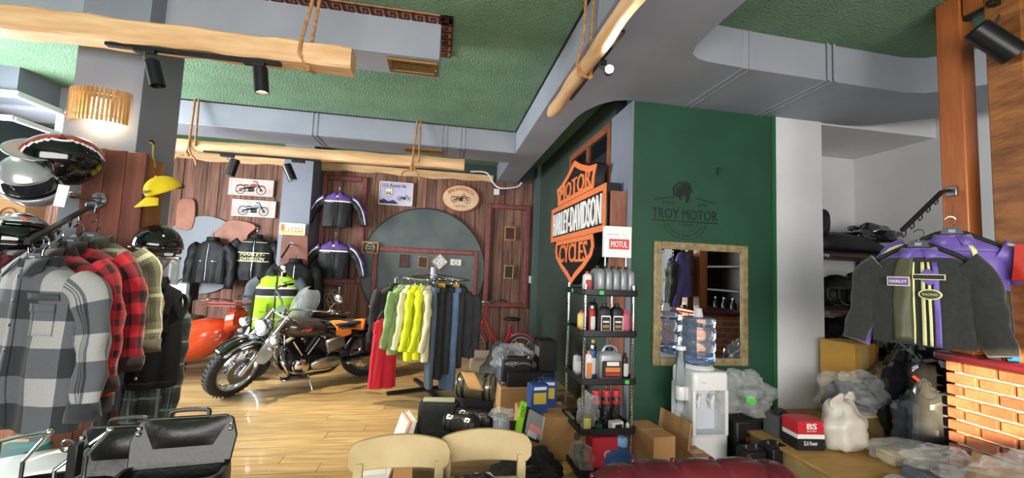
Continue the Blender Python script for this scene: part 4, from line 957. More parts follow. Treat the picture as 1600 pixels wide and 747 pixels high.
# hi-vis riding vest on the pillar arm, dark jacket behind
leather_jacket('dark riding jacket hanging behind the yellow-green riding jacket', atY(462, 410, 6.72), 1.12, .2, None, 6, (.06, .08), .62)
m_hiv = mat('fluorescent_yellow_green', 'a9d21f', .8, c2='99c41a', ns=9); m_gsl = mat('grey_mesh', '4a4f53', .8)
q = atY(436, 428, 6.3); t = thing('hivis_riding_jacket', 'fluorescent yellow-green riding jacket with black band and silver stripes', 'jacket', q, .1, sc=1.15)
w_ = .24; g = Gar(t, shirt_prof(w_, .66, .09), .010, 3); g.body(m_hiv)
for s in sleeves(t, m_gsl, w_, .58, 3, (.06, .07), (.085, .07, .06), .02): pass
g.patch(-.97, .97, .3, .42, m_blkc, 'chest_band', .004, 20, 5); g.patch(-.97, .97, .42, .45, m_strp, 'silver_band', .005, 20, 2); g.patch(-.97, .97, .27, .3, m_strp, 'silver_band', .005, 20, 2); g.patch(-.97, .97, .8, .84, m_strp, 'silver_band', .005, 20, 2)
g.patch(-.04, .04, .06, .99, m_blackp, 'zip', .006, 2, 16); collar(t, m_blkc, .07, .05, .03); hook(t, .05)
for sx in (-1, 1): g.patch(sx*.5-.2, sx*.5+.2, .55, .7, m_hiv, 'pocket', .008, 5, 5)
# suitcase handle behind the motorcycle
q = atZ(537, 560, .0); t = thing('trolley_case', 'black trolley case with raised silver handle behind the motorcycle', 'suitcase', (-1.68, 6.95, 0))
MB().box((0, 0, .36), (.5, .26, .62)).build('shell', m_blackp, t, bevel=.03)
for sx in (-1, 1):
    MB().cyl((sx*.12, .05, .66), (sx*.12, .05, 1.13), .014, n=10).build('handle_tube', m_chrome, t); MB().cyl((sx*.2, .05, .0), (sx*.2, .09, .0), .03).build('wheel', m_blackp, t).location = (0, 0, .03)
MB().box((0, .05, 1.14), (.28, .03, .03)).build('grip', m_blackp, t, bevel=.008)
# ================================================================== MOTORCYCLES
m_tyre = mat('tyre_rubber', '26272a', .8, c2='303135', ns=30, bump=.3, bs=80)
m_bpaint = mat('black_bike_paint', '0c0c0e', .12, coat=.9)
m_gpaint = mat('graphite_bike_paint', '4a3f3d', .22, .5, coat=.8)
m_alu = mat('polished_alloy', 'b9bbbd', .22, .95, c2='a2a4a6', ns=20)
m_eng = mat('engine_black', '1d1e1f', .45, .5)
m_orange = mat('orange_bike_paint', 'c8431a', .22, coat=.8, c2='b93a14', ns=2)
m_lens = mat('headlamp_glass', 'dfe6ea', .08, .3, coat=1)
def torus_prof(mb, c, prof, n=48, axis='y'):
    """revolve closed profile (radius, offset) about y through c"""
    rings = []
    for i in range(n+1):
        a = 2*PI*i/n; rings.append([Vector(c)+Vector((r*math.cos(a), o, r*math.sin(a))) for r, o in prof])
    return mb.loft(rings, False)
def wheel(t, c, R, tw, nsp=18, S=None, disc=True):
    c = Vector(c); out = []
    pr = [(R-.085, -tw*.38), (R-.05, -tw*.5), (R-.018, -tw*.42), (R-.003, -tw*.2), (R, 0), (R-.003, tw*.2), (R-.018, tw*.42), (R-.05, tw*.5), (R-.085, tw*.38)]
    ty = torus_prof(MB(), c, pr).build('tyre', m_tyre, t, ang=60); out.append(ty)
    mb = MB()
    for i in range(40):
        a = 2*PI*i/40
        for s_ in (-1, 1):
            p = c+Vector(((R+.001)*math.cos(a+.04*s_), s_*tw*.22, (R+.001)*math.sin(a+.04*s_))); mb.box(p, (.006, tw*.3, .012), Matrix.Rotation(-a, 3, 'Y') @ Matrix.Rotation(s_*.5, 3, 'X'))
    out.append(mb.build('tread', mat('tread_dark', '141516', .9), t)); out[-1]['kind'] = 'stuff'
    out.append(torus_prof(MB(), c, [(R-.1, -tw*.36), (R-.082, -tw*.4), (R-.09, -tw*.3), (R-.105, 0), (R-.09, tw*.3), (R-.082, tw*.4), (R-.1, tw*.36), (R-.115, 0)]).build('rim', m_chrome, t))
    out.append(MB().lathe([(0, -tw*.7), (.03, -tw*.7), (.045, -tw*.5), (.035, -tw*.3), (.035, tw*.3), (.05, tw*.5), (.03, tw*.7), (0, tw*.7)], c, 20, (PI/2, 0, 0), caps=False).build('hub', m_alu, t))
    mb = MB()
    for i in range(nsp*2):
        a = 2*PI*i/(nsp*2); sg = 1 if i % 2 else -1; b = a+(.35 if (i//2) % 2 else -.35)
        mb.tube([c+Vector((.04*math.cos(b), sg*tw*.4, .04*math.sin(b))), c+Vector(((R-.1)*math.cos(a), 0, (R-.1)*math.sin(a)))], .0028, 5)
    out.append(mb.build('spokes', m_chrome, t))
    if disc: out.append(torus_prof(MB(), c+Vector((0, tw*.62, 0)), [(.08, -.003), (.145, -.003), (.145, .003), (.08, .003), (.08, -.003)], 36).build('brake_disc', m_steel, t))
    if S:
        for o in out: o.data.transform(S)
    return out
def arcshell(c, R, w_, a0, a1, n=24, k=7, crown=.035, side=.05):
    """mudguard: arc around y axis through c with rounded cross-section"""
    rings = []
    for i in range(n+1):
        a = a0+(a1-a0)*i/n; ring = []
        for j in range(k+4):
            u = -1+2*j/(k+3); y = w_/2*math.sin(u*PI/2); r = R+crown*math.cos(u*PI/2)-(side if abs(u) > .99 else 0)
            ring.append(Vector(c)+Vector((r*math.cos(a), y, r*math.sin(a))))
        rings.append(ring)
    return rings
def elo(mb, st, n=16, p=2.2):
    """loft of superellipse sections: (x, z, half width, half height)"""
    rings = []
    for x, z, a, b in st:
        ring = []
        for j in range(n):
            t = 2*PI*j/n; cs, sn = math.cos(t), math.sin(t)
            ring.append((x, a*math.copysign(abs(cs)**(2/p), cs), z+b*math.copysign(abs(sn)**(2/p), sn)))
        rings.append(ring)
    return mb.loft(rings)
F0 = atZ(362, 620, 0); R0 = atZ(566, 586, 0)
hd = (F0-R0); ang = math.atan2(hd.y, hd.x); WB = hd.length
bike = thing('motorcycle', 'black cruiser motorcycle with chrome front and clear windscreen on the wooden floor', 'motorcycle', (R0.x, R0.y, 0), rot=Euler((-.1, 0, ang)))
AX, AZ = WB, .325
rk = math.radians(33); up = Vector((-math.sin(rk), 0, math.cos(rk))); P0 = Vector((AX-.04, 0, AZ))
S = Matrix.Translation(P0) @ Matrix.Rotation(math.radians(28), 4, up) @ Matrix.Translation(-P0)
def fr(o): o.data.transform(S); return o
wheel(bike, (AX, 0, AZ), .325, .13, 18, S)
wheel(bike, (0, 0, .325), .325, .16, 18)
fr(MB().loft(arcshell((AX, 0, AZ), .335, .175, 0.75, 2.95), False, False).build('front_fender', m_bpaint, bike, solid=.005, ang=60))
fr(MB().loft([[Vector((AX, s_*.089, AZ))+Vector(((.355+d)*math.cos(a), 0, (.355+d)*math.sin(a))) for d in (-.03, .0)] for a in [.75+2.2*i/24 for i in range(25)] for s_ in (1,)], False, False).build('fender_trim', m_chrome, bike, solid=.006))
fr(MB().tube([Vector((AX, 0, AZ))+Vector((.372*math.cos(a), 0, .372*math.sin(a))) for a in [1.0+1.7*i/12 for i in range(13)]], .006, 6).build('fender_rib', m_chrome, bike))
for sy in (-1, 1):
    y = sy*.115; b0 = Vector((AX, y, AZ)); tp = b0+up*.70
    fr(MB().cyl(b0-up*.04, b0+up*.36, .029, .03, 16).build('fork_slider', m_alu, bike)); fr(MB().cyl(b0+up*.3, tp, .021, n=14).build('fork_tube', m_chrome, bike))
    fr(MB().cyl(b0+up*.42, b0+up*.63, .036, .034, 16).build('fork_cover', m_chrome, bike))
    fr(MB().sph(b0, .03, 10, 8).build('axle_cap', m_chrome, bike))
    # auxiliary lamps, indicators, deflectors
    c = b0+up*.46+Vector((.08, sy*.13, .02)); d = Vector((1, 0, -.06))
    R_, l_ = frame_to((0, 0, 0), d)
    fr(MB().lathe([(0, -.07), (.03, -.065), (.055, -.02), (.06, .02), (.056, .03), (0, .02)], c, 18, R_, caps=False).build('spot_lamp', m_chrome, bike)); fr(MB().sph(c+d*.024, (.02, .05, .05), 12, 8).build('lamp_lens', m_lens, bike))
    c2 = b0+up*.36+Vector((.05, sy*.13, .0)); fr(MB().sph(c2, (.035, .03, .03), 12, 8).build('indicator', m_chrome, bike))
    fr(MB().prism([(p.x, p.y) for p in spline([(0, 0, 0), (.1, .02, 0), (.12, .16, 0), (.09, .27, 0), (.02, .26, 0), (-.02, .1, 0), (0, 0, 0)], 4)[:-1]], .004, face(b0+up*.12+Vector((-.02, sy*.02, .02)), (.9, sy*.5, .2), (-.5, 0, .8))).build('wind_deflector', mat('clear_deflector', 'd6dde6', .08, .1, trans=.5, alpha=.7), bike))
    # bars
    bar = spline([P0+up*.67+Vector((-.02, sy*.05, .0)), P0+up*.76+Vector((-.01, sy*.1, .02)), P0+up*.8+Vector((-.08, sy*.33, .05)), P0+up*.82+Vector((-.30, sy*.43, .02)), P0+up*.82+Vector((-.42, sy*.46, 0))], 5)
    fr(MB().tube(bar, .0125, 8).build('handlebar', m_chrome, bike)); fr(MB().cyl(bar[-5], bar[-1], .018, n=10).build('grip', m_blackp, bike)); fr(MB().sph(bar[-1], .02, 8, 6).build('bar_end', m_chrome, bike))
    lv = bar[-7]; fr(MB().tube(spline([lv, lv+Vector((-.02, sy*.06, .0)), lv+Vector((-.18, sy*.09, .0))], 4), .006, 6).build('lever', m_chrome, bike)); fr(MB().box(lv, (.06, .04, .05)).build('switch_box', m_alu, bike, bevel=.008))
    mr = bar[-8]; fr(MB().tube(spline([mr, mr+Vector((.02, sy*.02, .08)), mr+Vector((0, sy*.06, .17))], 4), .005, 6).build('mirror_stem', m_chrome, bike)); fr(MB().sph(mr+Vector((0, sy*.07, .2)), (.016, .07, .05), 14, 8).build('mirror_head', m_chrome, bike))
for h_, nm in ((.40, 'lower_clamp'), (.66, 'upper_clamp')): fr(MB().box(P0+up*h_, (.07, .3, .035), Matrix.Rotation(-rk, 3, 'Y')).build(nm, m_chrome, bike, bevel=.01))
hl = P0+up*.56+Vector((.15, 0, -.02)); R_, l_ = frame_to((0, 0, 0), (1, 0, -.08))
fr(MB().lathe([(0, -.11), (.04, -.105), (.075, -.07), (.093, -.0), (.1, .02), (.098, .035), (.085, .03), (0, .02)], hl, 28, R_, caps=False).build('headlamp', m_chrome, bike)); fr(MB().sph(hl+Vector((.026, 0, 0)), (.025, .086, .086), 20, 10).build('headlamp_lens', m_lens, bike))
fr(MB().lathe([(0, -.05), (.05, -.04), (.055, .02), (.05, .03), (0, .03)], P0+up*.71+Vector((.03, 0, .02)), 20, Matrix.Rotation(.7, 3, 'Y') @ Matrix.Identity(3), caps=False).build('gauge', m_chrome, bike))
wc = P0+up*.74+Vector((-.10, 0, .02))
fr(MB().grid(lambda a, b: wc+Vector((-.16*(b)-.10*(2*a-1)**2, (a-.5)*.36*math.sqrt(max(.05, 1-(abs(b-.45)/.58)**2.5)), (b-.45)*.36)), 18, 14).build('windscreen', mat('clear_windscreen', 'dfe8ee', .04, trans=.85, alpha=.5, ior=1.1), bike, solid=.004))
# frame, tank, seats
fm = MB(); hdx = P0+up*.56+Vector((-.1, 0, 0))
for sy in (-1, 1):
    fm.tube(spline([hdx, (.95, sy*.08, .72), (.5, sy*.11, .62), (.12, sy*.13, .6)], 5), .02, 8); fm.tube(spline([hdx, (1.06, sy*.1, .45), (1.0, sy*.12, .2), (.7, sy*.13, .17), (.45, sy*.13, .22), (.4, sy*.13, .55)], 5), .019, 8)
    fm.tube([(.45, sy*.14, .3), (0, sy*.13, .325)], .026, 8)
fm.build('frame', m_bpaint, bike)
MB().tube(spline([(1.14, -.2, .5), (1.12, -.28, .35), (1.02, -.2, .2)], 4), .014, 8).tube(spline([(1.14, .1, .55), (1.14, .28, .42), (1.06, .28, .25), (1.0, .12, .2)], 4), .014, 8).build('crash_bar', m_chrome, bike)
elo(MB(), [(.52, .74, .03, .03), (.57, .75, .09, .07), (.68, .78, .14, .105), (.82, .80, .165, .125), (.96, .81, .165, .13), (1.06, .82, .13, .11), (1.12, .83, .07, .07), (1.14, .83, .02, .03)], 24).build('fuel_tank', m_gpaint, bike, loc=(0, 0, -.085), ang=60)
elo(MB(), [(.56, .85, .03, .012), (.7, .885, .05, .02), (.9, .925, .05, .02), (1.05, .92, .035, .012)], 12).build('tank_console', m_chrome, bike, loc=(0, 0, -.085))
MB().prism([(-.06, -.01), (-.03, .02), (.02, .012), (.06, .03), (.03, -.012), (-.02, -.018)], .006, face((.86, .166, .715), (0, 1, .1))).build('tank_emblem', m_chrome, bike)
elo(MB(), [(.08, .76, .05, .02), (.12, .74, .12, .05), (.25, .70, .15, .06), (.42, .69, .15, .055), (.54, .72, .09, .05), (.58, .75, .04, .02)], 20).build('rider_seat', m_leather, bike, loc=(0, 0, -.06), ang=60)
elo(MB(), [(-.28, .78, .05, .03), (-.22, .78, .11, .055), (-.05, .78, .12, .06), (.08, .77, .11, .05), (.12, .76, .05, .02)], 20).build('pillion_seat', m_leather, bike, loc=(0, 0, -.04), ang=60)
for k in range(14): MB().sph((.52-.05*k, .152 if k < 9 else .125, .605+.008*abs(k-5)), .007, 6, 5).build('stud', m_chrome, bike)
MB().loft(arcshell((0, 0, .325), .345, .20, .2, 3.0), False, False).build('rear_fender', m_bpaint, bike, solid=.005, ang=60)
MB().sph((-.37, 0, .55), (.04, .07, .05), 12, 8).build('tail_lamp', m_red, bike)
# engine
for k, (a, nm) in enumerate(((.62, 'front'), (-.55, 'rear'))):
    base = Vector((.82, 0, .36)); d = Vector((math.sin(a), 0, math.cos(a)))
    mb = MB()
    for j in range(9): mb.cyl(base+d*(.07+.024*j), base+d*(.082+.024*j), .085, n=20)
    mb.cyl(base, base+d*.28, .068, n=18); mb.build('cylinder', m_eng, bike)
    MB().box(base+d*.31, (.16, .18, .06), Matrix.Rotation(a, 3, 'Y')).build('rocker_cover', m_chrome, bike, bevel=.018)
    MB().tube(spline([base+d*.2+Vector((.06, -.06, 0)), base+Vector((.25-.1*k, -.16, .05)), base+Vector((.1-.2*k, -.19, -.1)), Vector((.2, -.2, .25)), Vector((-.45, -.21, .28+.06*k))], 6), .028, 10).build('exhaust_pipe', m_chrome, bike)
    MB().tube([base+Vector((.05-.06*k, .12, .05)), base+d*.27+Vector((0, .1, 0))], .012, 8).build('pushrod_tube', m_chrome, bike)
elo(MB(), [(.55, .3, .1, .08), (.6, .31, .14, .12), (.8, .31, .15, .13), (.95, .30, .14, .11), (1.0, .29, .08, .07)], 18).build('crankcase', m_eng, bike, ang=60)
MB().lathe([(0, .03), (.05, .028), (.085, .012), (.095, -.02), (.095, -.05)], (.88, .165, .29), 26, (-PI/2, 0, 0), caps=False).build('alternator_cover', m_chrome, bike)
elo(MB(), [(.42, .3, .02, .04), (.45, .3, .035, .07), (.62, .3, .04, .075), (.74, .29, .035, .06), (.78, .29, .015, .03)], 16, 3).build('side_case', m_alu, bike, loc=(0, .17, .0))
MB().box((.5, .16, .52), (.24, .05, .16), (0, .25, 0)).build('side_cover', m_alu, bike, bevel=.02)
MB().sph((.78, -.12, .55), (.1, .06, .09), 16, 10).build('air_cleaner', m_chrome, bike)
MB().box((.98, .26, .19), (.30, .1, .018), (0, -.05, 0)).build('footboard', m_alu, bike, bevel=.008); MB().box((.98, .26, .2), (.26, .085, .006), (0, -.05, 0)).build('footboard_rubber', m_blackp, bike)
MB().tube([(1.1, .22, .2), (1.18, .28, .26)], .008, 6).cyl((1.18, .27, .26), (1.18, .34, .26), .012, n=8).build('gear_pedal', m_chrome, bike)
MB().tube(spline([(.8, .18, .18), (.78, .24, .08), (.76, .285, -.012)], 4), .011, 8).sph((.76, .285, -.01), (.03, .02, .008), 10, 6).build('kickstand', m_steel, bike)
MB().box((.28, .26, .3), (.2, .08, .03), (0, .1, 0)).build('passenger_footboard', m_alu, bike, bevel=.01)
elo(MB(), [(-.3, .47, .04, .1), (-.26, .48, .07, .16), (-.05, .49, .08, .17), (.1, .5, .07, .14), (.14, .5, .04, .1)], 18, 3).build('leather_saddlebag', m_leather, bike, loc=(0, .19, 0), ang=60)
for k in range(2): MB().cyl((-.18+.2*k, .275, .45), (-.18+.2*k, .279, .55), .012, n=8).build('bag_strap', m_chrome, bike)
MB().tube(spline([(.02, .12, .7), (-.2, .12, .86), (-.36, .1, .88)], 4), .01, 8).tube(spline([(.02, -.12, .7), (-.2, -.12, .86), (-.36, -.1, .88)], 4), .01, 8).tube([(-.36, .1, .88), (-.36, -.1, .88)], .01, 8).build('luggage_rack', m_chrome, bike)
# things lying on the motorcycle
BM = Matrix.Translation((R0.x, R0.y, 0)) @ Euler((-.1, 0, ang)).to_matrix().to_4x4()
t = thing('seat_cloth', 'black and orange cloth bundle lying on the motorcycle seat', 'cloth', BM @ Vector((.32, .0, .71)), ang)
crumple(MB(), (.26, .15, .055), 3, .22, flat=-.5).build('black_cloth', m_blkc, t)
MB().grid(lambda a, b: ((a-.5)*.5*(1-.3*b), .06+.11*b, .062-.11*b**2+.012*math.sin(a*9+b*4)), 14, 8).build('orange_panel', mat('orange_cloth', 'e07a2b', .8), t, solid=.004)
MB().grid(lambda a, b: (.1+(a-.5)*.2, .178+.004*math.sin(a*7), -.02-.10*b*(1-.5*abs(a-.5))), 10, 6).build('orange_flap', mat('orange_cloth', 'e07a2b', .8), t, solid=.004)
t = thing('wicker_tray', 'round brown tray with striped papers on the motorcycle rack', 'tray', BM @ Vector((-.2, 0, .87)), ang)
MB().lathe([(0, 0), (.17, 0), (.19, .06), (.18, .06), (.16, .015), (0, .015)], (0, 0, 0), 30, caps=False).build('rim', mat('wicker_brown', '8a6238', .7, c2='5e3f22', ns=30), t)
MB().torus((0, 0, .06), .185, .012, 'z', 30, 6).build('rope_edge', mat('wicker_brown', '8a6238', .7, c2='5e3f22', ns=30), t)
for k in range(4): MB().grid(lambda a, b: (.19*math.cos(.5+k*.3+.26*a)*1.03, .19*math.sin(.5+k*.3+.26*a)*1.03, .055-.055*b), 4, 2).build('paper_strip', m_wht if k % 2 else mat('paper_blue', '7f86b5', .7), t, solid=.002)
MB().tube(spline([(-.1, .1, .07), (0, .0, .1), (.1, .05, .075)], 4), .012, 6).build('bone_handle', mat('bone', 'd8cdb2', .6), t)
# ---------------------------------------------------------------- orange touring bike with flames at the left
q = atZ(330, 588, .0)
ob = thing('motorcycle', 'orange motorcycle with black flame decals and black seat behind the cruiser', 'motorcycle', (-3.14, 5.86, 0), -.12)
body = [(-.62, .43, .04, .05), (-.56, .43, .15, .17), (-.42, .43, .24, .25), (-.2, .44, .28, .285), (.05, .46, .28, .28), (.3, .5, .24, .25), (.5, .56, .16, .19), (.62, .6, .06, .08)]
elo(MB(), body, 28).build('bodywork', m_orange, ob, ang=60)
elo(MB(), [(-.60, .67, .04, .03), (-.5, .70, .15, .07), (-.2, .72, .18, .075), (.05, .72, .17, .07), (.22, .73, .1, .05), (.26, .73, .04, .02)], 20).build('seat', mat('olive_black_leather', '2e2d20', .35, c2='3d3b2a', ns=5), ob, ang=60)
elo(MB(), [(-.70, .86, .03, .08), (-.66, .88, .13, .13), (-.6, .88, .14, .13), (-.55, .86, .05, .08)], 16).build('backrest', mat('olive_black_leather', '2e2d20', .35, c2='3d3b2a', ns=5), ob)
wheel(ob, (-.75, 0, .3), .3, .13, 10, None, False); wheel(ob, (.82, 0, .3), .3, .13, 10, None, False)
MB().sph((-.12, -.28, .57), (.13, .02, .035), 16, 8, (0, -.05, 0)).build('air_scoop', m_blackp, ob)
def flame(x, z, s_):
    P = [(0, 0), (.08, .03), (.17, .01), (.26, .05), (.2, .045), (.3, .09), (.21, .07), (.12, .06), (.16, .1), (.07, .07), (.02, .05)]
    def proj(px, pz):
        X = x+px*s_; Z = z+pz*s_
        hw, hh, zc = .27, .28, .52
        for i in range(len(body)-1):
            if body[i][0] <= X <= body[i+1][0]:
                f_ = (X-body[i][0])/(body[i+1][0]-body[i][0]); zc = body[i][1]+f_*(body[i+1][1]-body[i][1]); hw = body[i][2]+f_*(body[i+1][2]-body[i][2]); hh = body[i][3]+f_*(body[i+1][3]-body[i][3])
        u = min(.98, abs(Z-zc)/hh); return Vector((X, -hw*(1-u**2.2)**(1/2.2)-.007, Z))
    mb = MB(); mb.add([proj(*p) for p in P], [tuple(range(len(P)))]); return mb.build('flame_decal', m_blackp, ob)
for x, z, s_ in ((-.45, .45, 1.2), (-.44, .36, 1.25), (-.38, .27, 1.15), (-.12, .42, .9), (-.1, .32, 1.0)): flame(x, z, s_)
MB().tube(spline([(-.95, -.3, .18), (-.4, -.34, .17), (.3, -.33, .19)], 5), .04, 12).build('exhaust', m_alu, ob)
elo(MB(), [(.52, .66, .03, .1), (.6, .72, .14, .15), (.7, .76, .15, .14), (.78, .77, .05, .08)], 18).build('headlamp_cowl', m_orange, ob)
MB().tube(spline([(.62, -.05, .98), (.55, -.3, 1.02), (.42, -.42, 1.0)], 4), .013, 8).tube(spline([(.62, .05, .98), (.55, .3, 1.02), (.42, .42, 1.0)], 4), .013, 8).build('handlebar', m_chrome, ob)
MB().cyl((.1, -.3, .72), (.22, -.32, .84), .03, .02, 10).build('filler_neck', m_chrome, ob)
MB().sph((.24, -.32, .95), (.06, .025, .12), 14, 10, (0, .25, 0)).build('mirror_head', mat('olive_black_leather', '2e2d20', .35), ob)
MB().bb((.35, -.2, .92), (.75, .15, .935)).bb((.35, -.2, .955), (.75, -.18, .97)).bb((.35, .13, .955), (.75, .15, .97)).build('red_rack', mat('rack_red', '8e3430', .4), ob)
t = thing('silver_tail_bag', 'silver and black bag behind the orange motorcycle seat', 'bag', (-3.55, 6.55, .0))
MB().box((0, 0, 1.02), (.26, .2, .24)).build('body', mat('silver_fabric', 'a9abae', .4, .3), t, bevel=.03); MB().box((.135, 0, 1.02), (.06, .22, .26)).build('side_panel', m_blackp, t, bevel=.02)
MB().box((0, 0, .45), (.2, .2, .9)).build('stand', m_black, t); MB().tube(spline([(-.08, 0, 1.14), (0, 0, 1.19), (.08, 0, 1.14)], 4), .01, 6).build('handle', m_blackp, t)
# ================================================================== CLOTHES RACK AND FLOOR PILE
RCX, RCY, RZ = -.08, 5.25, 1.36
rack = thing('clothes_rack', 'round clothes rack with cross base holding jackets and jeans', 'clothes rack', (RCX, RCY, 0))
MB().torus((0, 0, RZ), .45, .013, 'z', 48, 8).build('round_rail', m_chrome, rack)
MB().cyl((0, 0, .03), (0, 0, RZ+.12), .022, n=12).build('pole', m_black, rack); MB().cyl((0, 0, RZ-.02), (0, 0, RZ+.14), .03, n=14).build('pole_cap', mat('lilac_sleeve', 'b4aec0', .5), rack)
for a in (0.35, 1.92, 3.49, 5.06):
    MB().bar((0, 0, .03), (.48*math.cos(a), .48*math.sin(a), .02), .05, .03).build('base_leg', m_black, rack)
    MB().tube([(0, 0, RZ+.06), (.45*math.cos(a), .45*math.sin(a), RZ)], .008, 6).build('spoke', m_chrome, rack)
RG = 'garments on the round rack'
def on_rack(px, z, off=0):
    """point on the front of the rail seen at pixel column px"""
    best = None
    for k in range(200):
        a = PI+PI*k/199; p = Vector((RCX+.45*math.cos(a), RCY+.45*math.sin(a), z))
        q = RC @ (p-Vector((0, 0, CAMH))); x = 800+FPX*q.x/q.z
        if best is None or abs(x-px) < best[0]: best = (abs(x-px), p, a)
    return best[1], best[2]
def rack_jacket(label, px, m, L=.7, seed=1, w=.2, sc=1, sl=.58):
    p, a = on_rack(px, RZ-.1); t = thing('hanging_jacket', label, 'jacket', p, a+.25, RG, sc=sc)   # shoulders lie across the rail
    g = Gar(t, shirt_prof(w, L, .06, .06), .008, seed); g.body(m, nu=18, nv=14)
    for s in sleeves(t, m, w, sl, seed, (.015, .02), (.07, .062, .05), .05): s.ring(s.n-2, s.n-1, m, 'cuff', .004)
    collar(t, m, .06, .04, .04)
    MB().tube(spline([(0, 0, 0), (0, 0, .07), (.014, 0, .09), (.0, 0, .112), (-.016, 0, .1)], 3), .004, 5).build('hanger_hook', m_chrome, t)
    return t
m_sage = mat('sage_green_cloth', '7f9a62', .85, c2='728c57', ns=9); m_lime = mat('lime_yellow_cloth', 'd3dc1e', .8, c2='c6cf18', ns=9); m_beige = mat('pale_beige_cloth', 'c9c3a0', .85, c2='bdb693', ns=9)
m_jean = mat('blue_denim', '4c6582', .9, c2='62799a', ns=5); m_jean2 = mat('slate_denim', '44515e', .9, c2='505d6a', ns=6); m_charc = mat('charcoal_cloth', '25272b', .85, c2='2d2f34', ns=8)
rack_jacket('black jacket at the left end of the round rack', 616, m_blkc, .72, 9)
rack_jacket('sage green jacket on the round rack', 629, m_sage, .74, 1, .19)
rack_jacket('pale lime jacket between sage and lime ones on the rack', 640, m_beige, .6, 2, .16)
rack_jacket('bright lime yellow jacket on the round rack, left one', 648, m_lime, .78, 3, .19)
rack_jacket('bright lime yellow jacket on the round rack, right one', 657, m_lime, .76, 4, .18)
rack_jacket('pale beige jacket right of the lime ones', 667, m_beige, .78, 5, .19)
def rack_jeans(label, px, m, L=1.05, seed=1, w=.115, clip=None):
    p, a = on_rack(px, RZ-.09); t = thing('hanging_jeans', label, 'jeans', p, a+.35, RG)
    for k, sx in enumerate((-1, 1)):
        g = Gar(t, [(0, 0, w*.55, .03), (.25, -L*.25, w*.6, .045), (.6, -L*.6, w*.5, .04), (1, -L, w*.5, .035)], .007, seed+k*3); o = g.body(m, 'leg', 14, 14); o.location = (sx*w*.48, -.012*sx, 0)
    MB().loft([[(x*1.05, y, z) for x, y in rrect(w*2.2, .08, .03, 3)] for z in (-.045, .012)], False).build('waistband', m, t, solid=.004)
    MB().box((0, 0, .03), (w*1.9, .014, .04)).build('clip_hanger', clip or m_hang, t, bevel=.003)
    MB().tube(spline([(0, 0, .045), (0, 0, .07), (.014, 0, .09), (.0, 0, .11), (-.016, 0, .1)], 3), .004, 5).build('hanger_hook', m_chrome, t)
    return t
m_ylc = mat('amber_hanger', 'b98a24', .4)
rack_jeans('slate blue jeans next to the beige jacket', 677, m_jean2, 1.1, 1)
rack_jeans('black trousers on the rack on an amber hanger', 687, m_blkc, 1.0, 2, .12, m_ylc)
rack_jeans('charcoal trousers between black and blue jeans on the rack', 696, m_charc, .95, 3)
rack_jeans('mid blue jeans on an amber hanger on the rack', 705, m_jean, 1.14, 4, .12, m_ylc)
rack_jeans('dark slate trousers at the right of the rack', 713, m_charc, .9, 5, .12)
rack_jacket('charcoal jacket at the far right end of the rack', 720, m_charc, .78, 6, .2)
# empty black hangers bunched at the left end
for k in range(4):
    p, a = on_rack(612+5*k, RZ-.10); hanger(p+Vector((0, .02, -.02)), a+PI/2-.1*k, ('foremost', 'second', 'third', 'rearmost')[k]+' empty black hanger at the left end of the round rack', 'empty hangers on the rack', card=False, wid=.17)
# red tank top hung low at the left of the rack
q = atY(603, 497, 4.86)
t = thing('tank_top', 'red sleeveless top with white hand print hanging at the left of the rack', 'top', q, .35)
m_tank = mat('red_jersey', 'c01f33', .85, c2='b01a2c', ns=9)
g = Gar(t, [(0, 0, .05, .03), (.06, -.03, .11, .04), (.25, -.18, .125, .05), (.6, -.45, .14, .055), (1, -.76, .15, .055)], .010, 2); g.body(m_tank)
MB().torus((0, -.01, -.01), .05, .006, 'z', 18, 5).build('neck_band', m_tank, t)
for sx in (-1, 1): MB().torus((sx*.118, 0, -.11), .06, .006, 'x', 18, 5).build('arm_band', m_tank, t)
g.patch(-.1, .7, .30, .36, m_strp, 'hand_print', .005, 8, 3); g.patch(.1, .5, .36, .41, m_strp, 'finger_print', .005, 5, 3, skew=.1); hook(t, .0)
hanger(q+Vector((.02, .0, .06)), .35, 'black hanger holding the red sleeveless top', 'empty hangers on the rack', wid=.11)
# ---------------------------------------------------------------- bicycle
t = thing('bicycle', 'small red bicycle with white brake cables leaning by the right wall frame', 'bicycle', (.98, 6.72, 0), -.55)
def bwheel(cx):
    MB().torus((cx, 0, .25), .235, .022, 'y', 36, 8).build('tyre', m_tyre, t); MB().torus((cx, 0, .25), .205, .01, 'y', 36, 6).build('rim', m_steel, t)
    mb = MB()
    for k in range(14): a = 2*PI*k/14; mb.tube([(cx, 0, .25), (cx+.2*math.cos(a), 0, .25+.2*math.sin(a))], .002, 4)
    mb.build('spokes', m_steel, t); MB().cyl((cx, -.04, .25), (cx, .04, .25), .022, n=10).build('hub', m_steel, t)
    MB().loft(arcshell((cx, 0, .25), .265, .06, .3, 2.7, 16, 3, .01, .01), False, False).build('mudguard', mat('bicycle_red', 'a3202c', .25, coat=.5), t, solid=.003)
bwheel(-.42); bwheel(.42); mr_ = mat('bicycle_red', 'a3202c', .25, coat=.5)
MB().tube(spline([(-.24, 0, .72), (-.1, 0, .45), (.1, 0, .3), (.2, 0, .5), (.22, 0, .62)], 5), .024, 8).tube([(.1, 0, .28), (.42, 0, .25)], .014, 8).tube([(.2, 0, .55), (.42, 0, .25)], .012, 8).build('frame', mr_, t)
MB().tube([(-.42, .04, .25), (-.27, .03, .65), (-.2, 0, .92)], .014, 8).tube([(-.42, -.04, .25), (-.27, -.03, .65)], .014, 8).build('fork', mr_, t)
